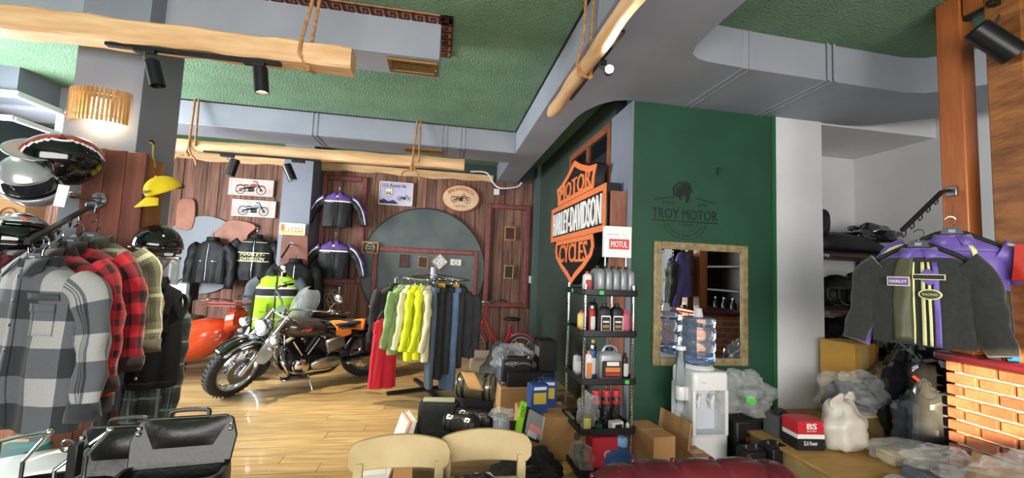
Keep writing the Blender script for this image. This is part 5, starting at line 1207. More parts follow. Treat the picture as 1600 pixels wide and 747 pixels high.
MB().tube(spline([(-.2, 0, .92), (-.22, .12, .98), (-.12, .27, 1.0), (-.02, .28, .98)], 4), .011, 8).tube(spline([(-.2, 0, .92), (-.22, -.12, .98), (-.12, -.27, 1.0), (-.02, -.28, .98)], 4), .011, 8).build('handlebar', m_chrome, t)
for sy in (-1, 1): MB().cyl((-.1, sy*.275, 1.0), (.02, sy*.28, .975), .016, n=8).build('grip', m_blackp, t)
MB().tube(spline([(-.1, -.2, .99), (-.34, -.12, .95), (-.4, -.05, .8), (-.34, 0, .68), (-.27, 0, .62)], 5), .008, 6).build('brake_cable', m_wht, t)
elo(MB(), [(.1, .72, .03, .02), (.16, .73, .06, .03), (.3, .73, .08, .03), (.36, .73, .05, .02)], 14).build('saddle', m_blackp, t)
MB().cyl((.2, 0, .6), (.23, 0, .72), .012, n=8).build('seat_post', m_steel, t); MB().lathe([(0, -.005), (.08, -.005), (.08, .005), (0, .005)], (.1, -.05, .27), 20, (PI/2, 0, 0), caps=False).build('chainring', m_steel, t)
for sy in (-1, 1): MB().bar((.1, sy*.06, .27), (.1+sy*.12, sy*.08, .22), .012, .012).box((.1+sy*.12, sy*.12, .22), (.08, .08, .02)).build('pedal', m_blackp, t)
# white carton in front of the bicycle
t = carton('cardboard_box', 'off-white carton on the floor in front of the bicycle', atZ(750, 577, 0), (.3, .22, .26), .05, mat('offwhite_card', 'b9b2a4', .8, c2='aaa394', ns=5), False)
MB().box((0, -.112, .17), (.22, .002, .05)).build('print_panel', mat('print_grey', '8a857b', .8), t)
# cardboard box with black top case
bx = atZ(812, 648, 0)
carton('cardboard_box', 'brown carton on the floor under the black top case', (bx.x+.02, bx.y+.2, 0), (.46, .36, .27), .0)
t = thing('top_case', 'black aluminium-edged motorcycle top case on a brown carton', 'top case', (bx.x-.04, bx.y+.2, .27), .05)
MB().box((0, 0, .17), (.34, .28, .3)).build('shell', m_blackp, t, bevel=.025)
MB().box((-.172, 0, .165), (.012, .2, .25)).build('side_plate', mat('bluish_alloy', '8fa0b5', .3, .7), t, bevel=.004)
for sx in (-1, 1):
    for sz in (.035, .3): MB().box((sx*.14, -.135, sz), (.06, .03, .04)).build('corner_guard', m_alu, t, bevel=.008)
MB().tube(spline([(-.08, -.02, .32), (-.07, -.02, .36), (.07, -.02, .36), (.08, -.02, .32)], 3), .01, 6).build('handle', m_alu, t)
MB().box((0, -.142, .24), (.05, .015, .04)).build('latch', m_alu, t, bevel=.004); MB().box((0, -.141, .16), (.3, .004, .008)).build('lid_seam', m_gap, t)
MB().tube(spline([(-.1, -.145, .2), (-.1, -.17, .17), (.1, -.17, .17), (.1, -.145, .2)], 3), .008, 6).build('front_handle', m_blackp, t)
# black boxes, plastic wrapped goods right of it
carton('black_box', 'black carton with white side print behind the brown carton', (1.02, 4.62, 0), (.52, .4, .42), .05, mat('black_card', '1b1b1d', .6), False)
t = carton('black_box', 'upright thin black box standing on the black carton', (1.22, 4.62, .42), (.2, .3, .32), .0, mat('black_card', '1b1b1d', .6), False)
MB().box((-.101, -.02, .2), (.002, .2, .1)).build('print_panel', m_gry, t)
t = tag(crumple(MB(), (.19, .15, .13), 5, .3).build('plastic_bag', m_clearp, None, ang=14, loc= (.85, 4.6, .53)), 'crumpled clear plastic bag on the black carton', 'bag')
t = thing('grey_helmet_bag', 'grey drawstring bag leaning behind the top case', 'bag', (.78, 4.9, .0))
crumple(MB(), (.2, .16, .3), 8, .2, c=(0, 0, .27)).build('sack', mat('grey_nylon', '5c5d5f', .5), t); MB().tube(spline([(-.1, 0, .5), (0, -.05, .58), (.1, 0, .5)], 3), .008, 5).build('drawstring', m_blackp, t)
# blue packages
m_bluep = mat('blue_package', '2b4d8c', .35, c2='22407a', ns=5)
for k, (px, py, dz, rz, lab) in enumerate(((858, 652, .0, .15, 'blue yellow-printed package on the brown box left of the shelf tower, front one'), (872, 640, .0, -.1, 'blue yellow-printed package on the brown box left of the shelf tower, rear one'))):
    b = Vector((.86+.12*k, 3.45+.14*k, .34)); t = carton('blue_package', lab, b, (.15, .11, .23), rz, m_bluep, False, 'package', 'blue packages')
    MB().box((0, -.056, .12), (.11, .003, .09)).build('yellow_print', mat('package_yellow', 'c9a93a', .5), t); MB().box((0, -.057, .2), (.11, .003, .025)).build('white_print', m_wht, t)
    MB().tube(spline([(-.04, 0, .23), (-.03, 0, .26), (.03, 0, .26), (.04, 0, .23)], 3), .006, 5).build('handle', m_blackp, t)
carton('cardboard_box', 'brown carton on the floor left of the shelf tower', (.93, 3.5, 0), (.42, .4, .338), .0)
# low dark bench with the pile of motorcycle bags
BT = .27
t = thing('low_bench', 'low dark bench under the pile of motorcycle bags', 'bench', (.24, 3.14, 0))
MB().box((0, 0, BT-.015), (.94, .62, .03)).build('bench_top', m_blackp, t, bevel=.004)
for sx in (-1, 1):
    for sy in (-1, 1): MB().box((sx*.43, sy*.27, (BT-.03)/2), (.04, .04, BT-.03)).build('leg', m_black, t)
def roll_bag(label, a, b, r, m=m_leather, straps=2, cat='bag', name='roll_bag', emb=True):
    a = Vector(a); b = Vector(b); c = (a+b)/2; L_ = (b-a).length
    t = thing(name, label, cat, c, math.atan2((b-a).y, (b-a).x))
    MB().lathe([(0, -L_/2), (r*.8, -L_/2), (r*.96, -L_/2+.012), (r, -L_/2+.03), (r, L_/2-.03), (r*.96, L_/2-.012), (r*.8, L_/2), (0, L_/2)], (0, 0, 0), 28, (0, PI/2, 0), caps=False).build('roll', m, t, ang=50)
    for s_ in (-1, 1): MB().torus((s_*(L_/2-.02), 0, 0), r*.98, .006, 'x', 28, 6).build('piping', m_leather2, t)
    for k in range(straps):
        x = -L_*.28+L_*.56*k/max(1, straps-1)
        MB().loft([[(x-.012, (r+.004)*math.cos(q), (r+.004)*math.sin(q)), (x+.012, (r+.004)*math.cos(q), (r+.004)*math.sin(q))] for q in [2*PI*j/28 for j in range(29)]], False, False).build('strap', m_leather2, t, solid=.003); buckle(t, None, face((x, -r*.75, r*.72), (0, -.72, .7)), .8)
    if emb: MB().torus((0, -r*.85, r*.55), r*.4, .005, 'y', 20, 5).build('emblem', m_leather2, t)
    return t
roll_bag('black embossed leather roll bag, front left of the pile', atY(697, 655, 2.95), atY(745, 668, 2.83), .062)
roll_bag('black embossed leather roll bag, second behind the front one', atY(715, 645, 3.1), atY(768, 662, 2.98), .062)
t = thing('black_pannier', 'black fabric pannier standing behind the roll bags', 'bag', (.05, 3.3, BT), -.1)
MB().loft([[(x*k, y*k, z) for x, y in rrect(.3, .18, .04, 4)] for z, k in ((0, .95), (.02, 1), (.16, 1), (.2, .96), (.21, .85))]).build('body', m_blkc, t, ang=50); MB().box((0, -.01, .222), (.24, .07, .02)).build('pale_flap', mat('sage_canvas', 'a2a48c', .8), t, bevel=.006)
t = thing('black_pannier', 'black fabric pannier supporting the metallic roll bag', 'bag', (.33, 3.36, BT), .05)
MB().loft([[(x*k, y*k, z) for x, y in rrect(.28, .2, .04, 4)] for z, k in ((0, .95), (.02, 1), (.18, 1), (.215, .96), (.22, .85))]).build('body', m_blkc, t, ang=50); MB().tube(spline([(-.05, -.1, .15), (0, -.115, .1), (.05, -.1, .15)], 3), .006, 5).build('handle', m_blackp, t)
m_gold = mat('pewter_gold_vinyl', '8a8468', .22, .6, c2='6c6850', ns=4)
rb = roll_bag('metallic pewter roll bag with brown cardboard tag on top of the pile', atY(716, 594, 3.25), atY(772, 612, 3.15), .093, m_gold, 2, emb=False)
MB().grid(lambda a, b: (-.07+(a-.5)*.11+b*.1, -(.098)*math.sin(.1+1.5*b), .098*math.cos(.1+1.5*b)), 6, 10).build('cardboard_tag', m_card, rb, solid=.004)
t = thing('wrapped_roll', 'clear-wrapped blue-grey roll standing upright beside the roll bags', 'roll', atY(783, 668, 2.95)+Vector((0, 0, .0)))
t.location.z = BT
MB().lathe([(0, 0), (.055, 0), (.056, .01), (.058, .2), (.05, .215), (0, .215)], n=22, caps=False).build('roll', mat('bluegrey_vinyl', '6f7f96', .25, c2='45505f', ns=6, coat=.6), t); crumple(MB(), (.062, .062, .03), 3, .35, c=(0, 0, .222)).build('wrap_top', m_clearp, t); MB().lathe([(.062, .0), (.063, .1), (.062, .22)], n=18, caps=False).build('wrap', m_clearp, t)
# green/black carton package leaning
t = thing('visor_package', 'black and lime blister package leaning on the bench edge', 'package', atY(826, 664, 2.98), rot=(-.5, .5, .25))
t.location.z = BT+.075
MB().box((0, 0, .07), (.2, .02, .2)).build('card', m_blackp, t); MB().box((-.09, 0, .07), (.045, .024, .24)).build('lime_spine', mat('lime_print', '8fd12c', .5), t); MB().box((.04, -.015, .04), (.1, .02, .05)).build('pink_item', mat('coral_plastic', 'd96a5e', .4), t, bevel=.006); MB().box((.02, -.018, -.005), (.08, .02, .04)).build('grey_item', mat('pale_grey', 'b7bcc2', .4), t, bevel=.006); MB().box((.03, -.022, .07), (.15, .022, .17)).build('blister', m_clearp, t, bevel=.006)
text('ZED', m_black, t, face((-.09, -.0125, .12), (0, -1, 0), (1, 0, 0)), w=.08, ext=.001)
# magazines / white boxes left of the pile
t = thing('magazine_stack', 'leaning white and coral magazines at the left of the bag pile', 'magazines', (-.25, 3.2, 0), .3)
for k in range(4): MB().box((.02*k, -.01*k, .2+.005*k), (.012, .22, .4), (0, .32-.03*k, 0)).build('magazine', (m_wht, mat('magazine_coral', 'c98a72', .5), mat('magazine_cream', 'd8cdb5', .5), m_wht)[k], t)
carton('white_box', 'tall white carton on the floor behind the left chair', (-.37, 2.86, 0), (.2, .16, .2), .1, mat('white_card', 'cfd0cc', .7), True)
carton('white_box', 'flat white carton with printed band in front of the tall one', (-.36, 2.6, 0), (.22, .2, .09), .05, mat('white_card', 'cfd0cc', .7), False)
t = carton('cardboard_box', 'small wooden-brown carton beside the white cartons', (-.16, 2.84, 0), (.12, .14, .3), 0, m_card, False)
t = thing('wet_grey_sack', 'dark shaggy sack lying at the right of the bag pile', 'bag', (.62, 2.72, 0)); crumple(MB(), (.19, .15, .17), 11, .25, c=(0, 0, .145)).build('sack', mat('shaggy_black', '1b1b1c', .95, bump=.9, bs=90), t); MB().tube(spline([(-.1, -.1, .25), (0, -.13, .3), (.1, -.1, .26)], 3), .01, 5).build('strap', m_blackp, t)
t = carton('tablet_box', 'thin white and black product box lying in front of the bench', (.25, 2.55, .12), (.34, .2, .05), -.05, mat('white_card', 'cfd0cc', .7), False); MB().box((0, 0, .051), (.3, .17, .004)).build('black_lid', m_blackp, t)
carton('cardboard_box', 'low dark carton under the thin product box', (.25, 2.55, 0), (.42, .26, .12), 0, mat('dark_card', '4a3c33', .8), False)
# ================================================================== SIGN, SHELF TOWER, GREEN WALL
m_sorange = mat('sign_orange', 'e07a45', .45, coat=.2); m_sblack = mat('sign_black', '141416', .4); m_swhite = mat('sign_white', 'e8e6e2', .4)
SX, SY = 1.5, 4.58
t = thing('shield_sign', 'big orange and black bar and shield motorcycle sign on the dark wall', 'sign', (SX, SY, 0))
def SF(y, z, d=0): return face((-d, y, z), (-1, 0, 0))
MB().bb((.0, -.96, 1.9), (.13, .96, 2.365)).build('bar_box', m_sblack, t, bevel=.006)
for a, b in (((-.95, 1.905), (-.885, 2.36)), ((.885, 1.905), (.95, 2.36)), ((-.885, 2.3), (.885, 2.36)), ((-.885, 1.905), (.885, 1.965))): MB().bb((-.012, a[0], a[1]), (.0, b[0], b[1])).build('bar_border', m_sorange, t)
text('HARLEY-DAVIDSON', m_swhite, t, SF(0, 2.13, .0), w=1.70, h=.30, ext=.012, bold=.02)
def shield_piece(out, inn, name, th=.11):
    T = face((0.1-.0, 0, 0), (-1, 0, 0))
    MB().prism([(-y, z) for y, z in out], th, T).build(name+'_box', m_sblack, t)
    T2 = face((-.012, 0, 0), (-1, 0, 0))
    n = len(out); mb = MB(); vs = [(-y, z, 0) for y, z in out]+[(-y, z, 0) for y, z in inn]+[(-y, z, .014) for y, z in out]+[(-y, z, .014) for y, z in inn]; fs = []
    for i in range(n):
        j = (i+1) % n; fs += [(2*n+i, 2*n+j, 3*n+j, 3*n+i), (i, j, 2*n+j, 2*n+i), (n+i, n+j, 3*n+j, 3*n+i)]
    mb.add(vs, fs, None, face((0, 0, 0), (-1, 0, 0))); mb.build(name+'_border', m_sorange, t)
up_o = [(.68, 2.36), (.70, 2.58), (.5, 2.62), (.2, 2.70), (0, 2.79), (-.2, 2.70), (-.5, 2.62), (-.70, 2.66), (-.66, 2.52), (-.68, 2.36)]
up_o = [(.64, 2.365), (.66, 2.5), (.72, 2.6), (.5, 2.63), (.25, 2.71), (0, 2.82), (-.25, 2.71), (-.5, 2.63), (-.72, 2.6), (-.66, 2.5), (-.64, 2.365)]
up_i = [(.57, 2.42), (.59, 2.5), (.62, 2.55), (.48, 2.57), (.22, 2.65), (0, 2.745), (-.22, 2.65), (-.48, 2.57), (-.62, 2.55), (-.59, 2.5), (-.57, 2.42)]
shield_piece(up_o, up_i, 'upper_shield')
text('MOTOR', m_sorange, t, SF(0, 2.505, .0), w=1.12, h=.2, ext=.014, bold=.025)
lo_o = [(.66, 1.9), (.7, 1.78), (.64, 1.68), (.42, 1.56), (.15, 1.45), (0, 1.37), (-.15, 1.45), (-.42, 1.56), (-.64, 1.68), (-.7, 1.78), (-.66, 1.9)]
lo_i = [(.6, 1.85), (.62, 1.78), (.57, 1.71), (.38, 1.61), (.12, 1.51), (0, 1.44), (-.12, 1.51), (-.38, 1.61), (-.57, 1.71), (-.62, 1.78), (-.6, 1.85)]
shield_piece(lo_o, lo_i, 'lower_shield')
text('CYCLES', m_sorange, t, SF(0, 1.735, .0), w=1.0, h=.22, ext=.014, bold=.025)
for y in (-.7, .7): MB().bb((.13, y-.03, 2.1), (.2, y+.03, 2.16)).build('bracket', m_steel, t)
# board on the grey return
t = thing('board_panel', 'red brown upright board behind the shelf tower', 'panel', (1.585, 3.55, .35)); MB().box((0, 0, .96), (.15, .03, 1.92)).build('board', mat('red_brown_board', '94604a', .55, c2='7b4633', ns=3, st=(5, 5, .7), bump=.2, bs=9), t, bevel=.003)
t = thing('oil_sign', 'white box sign with red block and lettering above the shelf tower', 'sign', (1.45, 3.26, 1.775), -.08)
MB().box((0, 0, 0), (.235, .05, .26)).build('panel', m_swhite, t, bevel=.003); MB().box((.01, -.027, -.02), (.17, .004, .085)).build('red_block', mat('oil_red', 'c8202f', .4), t)
text('MOTUL', m_swhite, t, face((.01, -.0292, -.02)), w=.14, h=.05, ext=.001, bold=.015); text('powered by', mat('oil_red', 'c8202f', .4), t, face((-.04, -.0255, .06)), w=.09, ext=.001)
MB().tube(spline([(.03, -.026, .1), (.05, -.026, .06), (.09, -.026, .02)], 3), .0015, 4).build('scribble', m_gry, t)
for sx in (-.09, .09): MB().cyl((sx, .02, -.13), (sx, .02, -.345), .008, n=8).build('leg', m_steel, t)
# shelf tower
TX0, TX1, TY0, TY1 = 1.075, 1.525, 3.0, 3.47
TZS = (.03, .335, .70, 1.055, 1.365)
t = thing('shelf_tower', 'black plastic shelf tower with chrome posts full of oil bottles', 'shelf', ((TX0+TX1)/2, (TY0+TY1)/2, 0))
w_, d_ = TX1-TX0, TY1-TY0
for z in TZS:
    mb = MB().loft([[(x, y, zz) for x, y in rrect(w_-k, d_-k, .03, 3)] for zz, k in ((0, .02), (.008, 0), (.05, 0), (.05, .02), (.014, .03))]); o = mb.build('tray', m_blackp, t, ang=50); o.location.z = z-.03
for sx in (-1, 1):
    for sy in (-1, 1):
        mb = MB().cyl((sx*(w_/2-.03), sy*(d_/2-.03), 0), (sx*(w_/2-.03), sy*(d_/2-.03), 1.42), .011, n=10)
        for k in range(56): mb.torus((sx*(w_/2-.03), sy*(d_/2-.03), .02+.025*k), .0115, .0025, 'z', 10, 4)
        mb.build('post', m_chrome, t, ang=50)
m_gst = mat('green_sticker', '2fbf5a', .5)
for x, z in ((-.08, 1.365), (.14, .70)): MB().prism(rrect(.035, .03, .008), .002, face((x, -d_/2-.001, z-.005))).build('price_sticker', m_gst, t)
for y, z in ((.1, 1.055), (.05, .335), (0.02, 1.365)): MB().prism(rrect(.035, .03, .008), .002, face((-w_/2-.001, y, z-.005), (-1, 0, 0))).build('price_sticker', m_gst, t)
FZ = [z-.016 for z in TZS]
def P(x, y): return (TX0+x, TY0+y)
def flat_can(label, x, y, lev, m, w=.06, d=.13, h=.19, cap=None, lab=None, rz=0, cat='bottle', group='oil bottles on the shelf tower', lm=None):
    X, Y = P(x, y); t = thing('oil_bottle', label, cat, (X, Y, FZ[lev]), rz, group)
    MB().loft([[(px*k, py*k, z) for px, py in rrect(w, d, min(w, d)*.3, 4)] for z, k in ((0, .94), (.008, 1), (h*.72, 1), (h*.82, .9), (h*.88, .55), (h*.9, .4))]).build('body', m, t, ang=50)
    MB().cyl((0, 0, h*.88), (0, 0, h), min(w, d)*.26, n=16).build('cap', cap or m_blackp, t)
    if lab or lm: MB().prism(rrect(w*.82, h*.5, .008), .0015, face((0, -d/2-.0002, h*.36))).build('label', lm or lab, t)
    return t
m_silb = mat('silver_plastic', '8f9296', .35, .3); m_lab1 = mat('label_white', 'd6d4ce', .5); m_labk = mat('label_black', '1a1a1b', .5); m_labr = mat('label_red', 'b02b28', .5); m_labo = mat('label_orange', 'd0783a', .5)
ordw = ('leftmost', 'second', 'third', 'fourth', 'fifth')
for k in range(5): flat_can('silver oil can on the top tray, %s in its row' % ordw[k], .17+.062*k, .16, 4, m_silb, .055, .2, .22, lm=None)
flat_can('white oil bottle with red print on the top tray at the left', .1, .2, 4, m_lab1, .06, .08, .17, m_labr, lm=m_labr)
flat_can('yellow squeeze bottle with red cap on the second tray', .09, .28, 3, mat('squeeze_yellow', 'd8bf6a', .4), .06, .06, .16, m_labr)
flat_can('red and white spray can on the second tray', .135, .16, 3, m_labr, .045, .045, .21, m_lab1, lm=m_lab1)
flat_can('tall black bottle at the back of the second tray', .19, .3, 3, m_blackp, .08, .08, .26)
for k in range(2):
    o = flat_can('black oil bottle with silver framed label on the second tray, %s one' % ('left', 'right')[k], .2+.1*k, .07, 3, m_blackp, .095, .07, .24, lm=m_lab1)
    MB().prism(rrect(.068, .1, .006), .001, face((0, -.0372, .086))).build('label_panel', m_labk, o); MB().box((0, -.0385, .10), (.05, .001, .012)).build('label_band', m_lab1, o); MB().box((0, -.0385, .065), (.05, .001, .02)).build('label_stripe', mat('label_amber', '9a6a34', .5), o)
flat_can('pink coolant bottle with red cap on the second tray', .385, .1, 3, mat('pink_plastic', 'b5566a', .35), .08, .06, .19, mat('cap_red', 'c8303a', .4), lm=None)
flat_can('orange and white spray can on the third tray', .1, .12, 2, m_lab1, .05, .05, .22, m_labo, lm=m_labo)
flat_can('leaning grey bottle at the left of the third tray', .07, .3, 2, mat('grey_white', 'aeb1b5', .4), .06, .06, .17, m_blackp, lm=m_lab1)
flat_can('blue and white spray can on the third tray', .16, .2, 2, mat('can_blue', '31508c', .35), .05, .05, .25, m_lab1, lm=m_lab1)
flat_can('thin black dispenser with yellow cap on the third tray', .22, .34, 2, m_blackp, .05, .05, .27, mat('cap_yellow', 'c9a83a', .4))
o = flat_can('large silver oil jug with orange and white label on the third tray', .27, .12, 2, m_silb, .19, .1, .25, m_blackp, lm=m_labk)
for z, mm, hh, ww in ((.13, m_lab1, .03, .1), (.085, m_labo, .035, .12), (.05, m_labr, .02, .12)): MB().box((.01, -.0525, z), (ww, .001, hh)).build('label_print', mm, o)
MB().tube(spline([(-.06, 0, .2), (-.03, 0, .255), (.04, 0, .25), (.07, 0, .19)], 4), .012, 8).build('handle', m_silb, o)
flat_can('slim dark bottle at the right of the third tray', .41, .14, 2, mat('dark_maroon', '3a1f22', .4), .045, .045, .2, m_blackp, lm=m_lab1)
for k in range(3):
    X, Y = P(.2+.083*k, .2); o = thing('spray_can', 'tall black spray can with red cap on the fourth tray, %s one' % ('left', 'middle', 'right')[k], 'spray can', (X, Y, FZ[1]), 0, 'black spray cans')
    MB().lathe([(0, 0), (.034, 0), (.035, .004), (.035, .2), (.03, .212), (0, .212)], n=20, caps=False).build('body', mat('can_black_print', '1d1d1f', .3, c2='8d8d8d', ns=60, lo=.55, hi=.75), o); MB().lathe([(0, .212), (.032, .212), (.033, .25), (.028, .262), (0, .262)], n=20, caps=False).build('cap', mat('cap_red', 'c8303a', .4), o); MB().lathe([(.0352, .16), (.0352, .185)], n=20, caps=False).build('band', m_labr, o)
X, Y = P(.07, .06); o = thing('tin_can', 'pale yellow tin at the front left of the fourth tray', 'tin', (X, Y, FZ[1])); MB().lathe([(0, 0), (.036, 0), (.038, .004), (.038, .105), (.035, .11), (0, .11)], n=22, caps=False).build('body', mat('tin_yellow', 'b9b25a', .4), o); MB().torus((0, 0, .109), .036, .003, 'z', 22, 5).build('rim', m_steel, o)
o = tag(crumple(MB(), (.065, .06, .12), 21, .3, c=(0, 0, .11)).build('plastic_bag', m_clearp, None, ang=14, loc= (P(.13, .17)[0], P(.13, .17)[1], FZ[1])), 'clear plastic bag with red label on the fourth tray', 'bag')
X, Y = P(.17, .06); o = thing('glass_jar', 'small green jar on the fourth tray', 'jar', (X, Y, FZ[1])); MB().lathe([(0, 0), (.03, 0), (.032, .01), (.03, .05), (.022, .055), (0, .055)], n=18, caps=False).build('body', mat('green_glass', '1f4a33', .1), o); MB().cyl((0, 0, .054), (0, 0, .068), .026, n=16).build('lid', m_blackp, o)
X, Y = P(.31, .06); o = thing('small_box', 'small white and black box on the fourth tray', 'box', (X, Y, FZ[1]), .15); MB().box((0, 0, .035), (.1, .05, .07)).build('body', m_lab1, o); MB().box((.01, -.026, .03), (.06, .002, .045)).build('print', m_labk, o)
flat_can('tiny white bottle at the right of the fourth tray', .405, .06, 1, m_lab1, .03, .03, .06, m_lab1)
X, Y = P(.26, .2); o = thing('parts_box', 'red box with white emblem on the bottom tray', 'box', (X, Y, FZ[0]), .0); MB().box((0, 0, .115), (.22, .16, .23)).build('body', mat('box_red', 'c22a3a', .5), o, bevel=.003); MB().torus((.02, -.082, .1), .03, .005, 'y', 18, 5).build('emblem', m_lab1, o)
X, Y = P(.4, .2); o = thing('parts_box', 'white box at the right of the bottom tray', 'box', (X, Y, FZ[0])); MB().box((0, 0, .11), (.045, .16, .22)).build('body', m_lab1, o, bevel=.003); MB().box((0, -.081, .1), (.03, .002, .08)).build('print', m_gry, o)
X, Y = P(.1, .2); o = tag(crumple(MB(), (.07, .12, .08), 31, .3, c=(0, 0, .075)).build('plastic_bag', m_clearp, None, ang=14, loc= (X, Y, FZ[0])), 'crumpled clear bag on the bottom tray', 'bag')
o = tag(MB().box((0, 0, .0), (.15, .16, .02)).build('wood_offcut', mat('pale_wood', 'b99a55', .6), None, (P(.08, .38)[0], P(.08, .38)[1], FZ[0]+.13)), 'pale wooden offcut over the bottom tray', 'wood')
# ---------------------------------------------------------------- green wall
m_logo = mat('logo_black_green', '0c1d16', .6)
t = thing('wall_logo', 'dark painted shop logo with helmet crest on the green wall', 'logo', (2.195, YG, 2.08))
text('TROY MOTOR', m_logo, t, face((0, -.0005, .0)), w=.66, h=.095, ext=.001, bold=.012)
hp = [(-.10, -.03), (-.105, .03), (-.08, .075), (-.03, .1), (.02, .1), (.06, .075), (.075, .03), (.06, .01), (.045, .015), (.05, -.03), (.03, -.075), (.01, -.09), (-.005, -.06), (.005, -.02), (-.03, -.015), (-.04, -.05), (-.06, -.07), (-.07, -.04)]
MB().prism([(x*.95, z*.95+.19) for x, z in hp], .001, face((0, -.0005, 0))).build('helmet_crest', m_logo, t)
MB().tube([(-.115, -.001, .17), (-.12, -.001, .24), (-.07, -.001, .29), (0, -.001, .3), (.05, -.001, .285)], .010, 4).build('plume', m_logo, t)
for sx in (-1, 1): MB().prism([(sx*.1, .155), (sx*.1, .165), (sx*.31, .125), (sx*.31, .115)], .001, face((0, -.0005, 0))).build('roof_line', m_logo, t)
text('1970', m_logo, t, face((-.17, -.0005, .10)), w=.1, h=.03, ext=.001); text('2000', m_logo, t, face((.17, -.0005, .10)), w=.1, h=.03, ext=.001)
MB().bb((-.33, -.0015, -.07), (.33, -.0005, -.06)).build('underline', m_logo, t); text('ALBANIA', m_logo, t, face((0, -.0005, -.095)), w=.16, h=.028, ext=.001)
for r_, nm in ((.205, 'outer_arc'), (.12, 'inner_arc')):
    mb = MB(); mb.loft([[Vector((r_*k*math.cos(a)*1.05, -.001, -.065+r_*k*math.sin(a)*.82)) for k in (1, .965)] for a in [PI+PI*i/28 for i in range(29)]], False, False); mb.build(nm, m_logo, t)
tx = text('Quality & Riders Fashion', m_logo, t, face((0, -.0005, -.2)), w=.42, h=.035, ext=.001, arc=-.19)
t = tag(MB().tube(spline([(0, 0, .03), (.0, -.02, .04), (.03, -.035, .03), (.035, -.03, .01)], 4), .004, 6).tube([(0, 0, .03), (0, -.01, -.02)], .006, 6).build('wall_hook', mat('dark_hook', '14251c', .5), None, (2.52, YG-.002, 2.5)), 'small bent dark hook high on the green wall', 'hook')
t = thing('wall_mirror', 'mirror in a mottled beige frame on the green wall', 'mirror', (2.35, YG-.02, 1.27))
m_mf = mat('mottled_beige_frame', 'a08e66', .5, c2='6f5f42', ns=18, bump=.2, bs=40, lo=.3, hi=.75)
W_, H_, fw = .94, 1.1, .068
for nm, a, b in (('frame_side', (-W_/2, -H_/2), (-W_/2+fw, H_/2)), ('frame_side', (W_/2-fw, -H_/2), (W_/2, H_/2)), ('frame_top', (-W_/2+fw, H_/2-fw), (W_/2-fw, H_/2)), ('frame_bottom', (-W_/2+fw, -H_/2), (W_/2-fw, -H_/2+fw))): MB().bb((a[0], -.018, a[1]), (b[0], .018, b[1])).build(nm, m_mf, t, bevel=.01, seg=3)
MB().bb((-W_/2+fw-.004, .0, -H_/2+fw-.004), (W_/2-fw+.004, .006, H_/2-fw+.004)).build('mirror_glass', mat('mirror_silver', 'e6eaea', .01, 1), t)
# water dispenser
DX, DY = 2.15, 3.16
t = thing('water_dispenser', 'white water dispenser with two taps in front of the green wall', 'water dispenser', (DX, DY, 0))
m_wpl = mat('white_plastic', 'dfe0df', .3, coat=.2)
dw, dd, dh = .31, .32, .765
mb = MB()
MB().loft([[(x, y, z) for x, y in rrect(dw, dd, .035, 5)] for z in (0, dh*.36)]).build('lower_body', m_wpl, t, ang=50)
MB().loft([[(x*k, y*k, z) for x, y in rrect(dw, dd, .035, 5)] for z, k in ((dh*.82, 1), (dh*.96, 1), (dh*.99, .97), (dh, .9))]).build('upper_body', m_wpl, t, ang=50)
MB().bb((-dw/2, -.02, dh*.36), (dw/2, dd/2, dh*.82)).build('rear_body', m_wpl, t, bevel=.01)
for sx in (-1, 1): MB().bb((sx*dw/2, -dd/2+.005, dh*.36), (sx*(dw/2-.03), 0, dh*.82)).build('side_cheek', m_wpl, t, bevel=.008)
MB().bb((-dw/2+.03, -.025, dh*.37), (dw/2-.03, -.018, dh*.81)).build('niche_back', mat('niche_grey', 'c9ccd3', .35), t)
MB().bb((-dw/2+.03, -.15, dh*.36), (dw/2-.03, -.02, dh*.375)).build('drip_tray', mat('niche_grey', 'c9ccd3', .35), t)
for sx, mm in ((-1, mat('tap_red', 'c23a35', .4)), (1, mat('tap_blue', '4a6fae', .4))):
    MB().cyl((sx*.06, -.03, dh*.68), (sx*.06, -.08, dh*.68), .018, n=14).cyl((sx*.06, -.075, dh*.69), (sx*.06, -.08, dh*.60), .014, .009, 12).box((sx*.06, -.085, dh*.72), (.028, .02, .05), (.3, 0, 0)).build('tap', m_wpl, t); MB().box((sx*.06, -.04, dh*.795), (.03, .01, .008)).build('tap_marker', mm, t)
text('fontana', m_gry, t, face((-.07, -dd/2-.0003, dh*.9)), w=.05, ext=.0005)
MB().lathe([(.12, 0), (.13, .01), (.11, .03), (.095, .035), (0, .035)], (0, .02, dh-.005), 28, caps=False).build('bottle_collar', m_wpl, t)
MB().tube(spline([(-dw/2+.0, .1, .25), (-dw/2-.004, .1, .4)], 3), .002, 4).build('side_seam', m_gry, t)
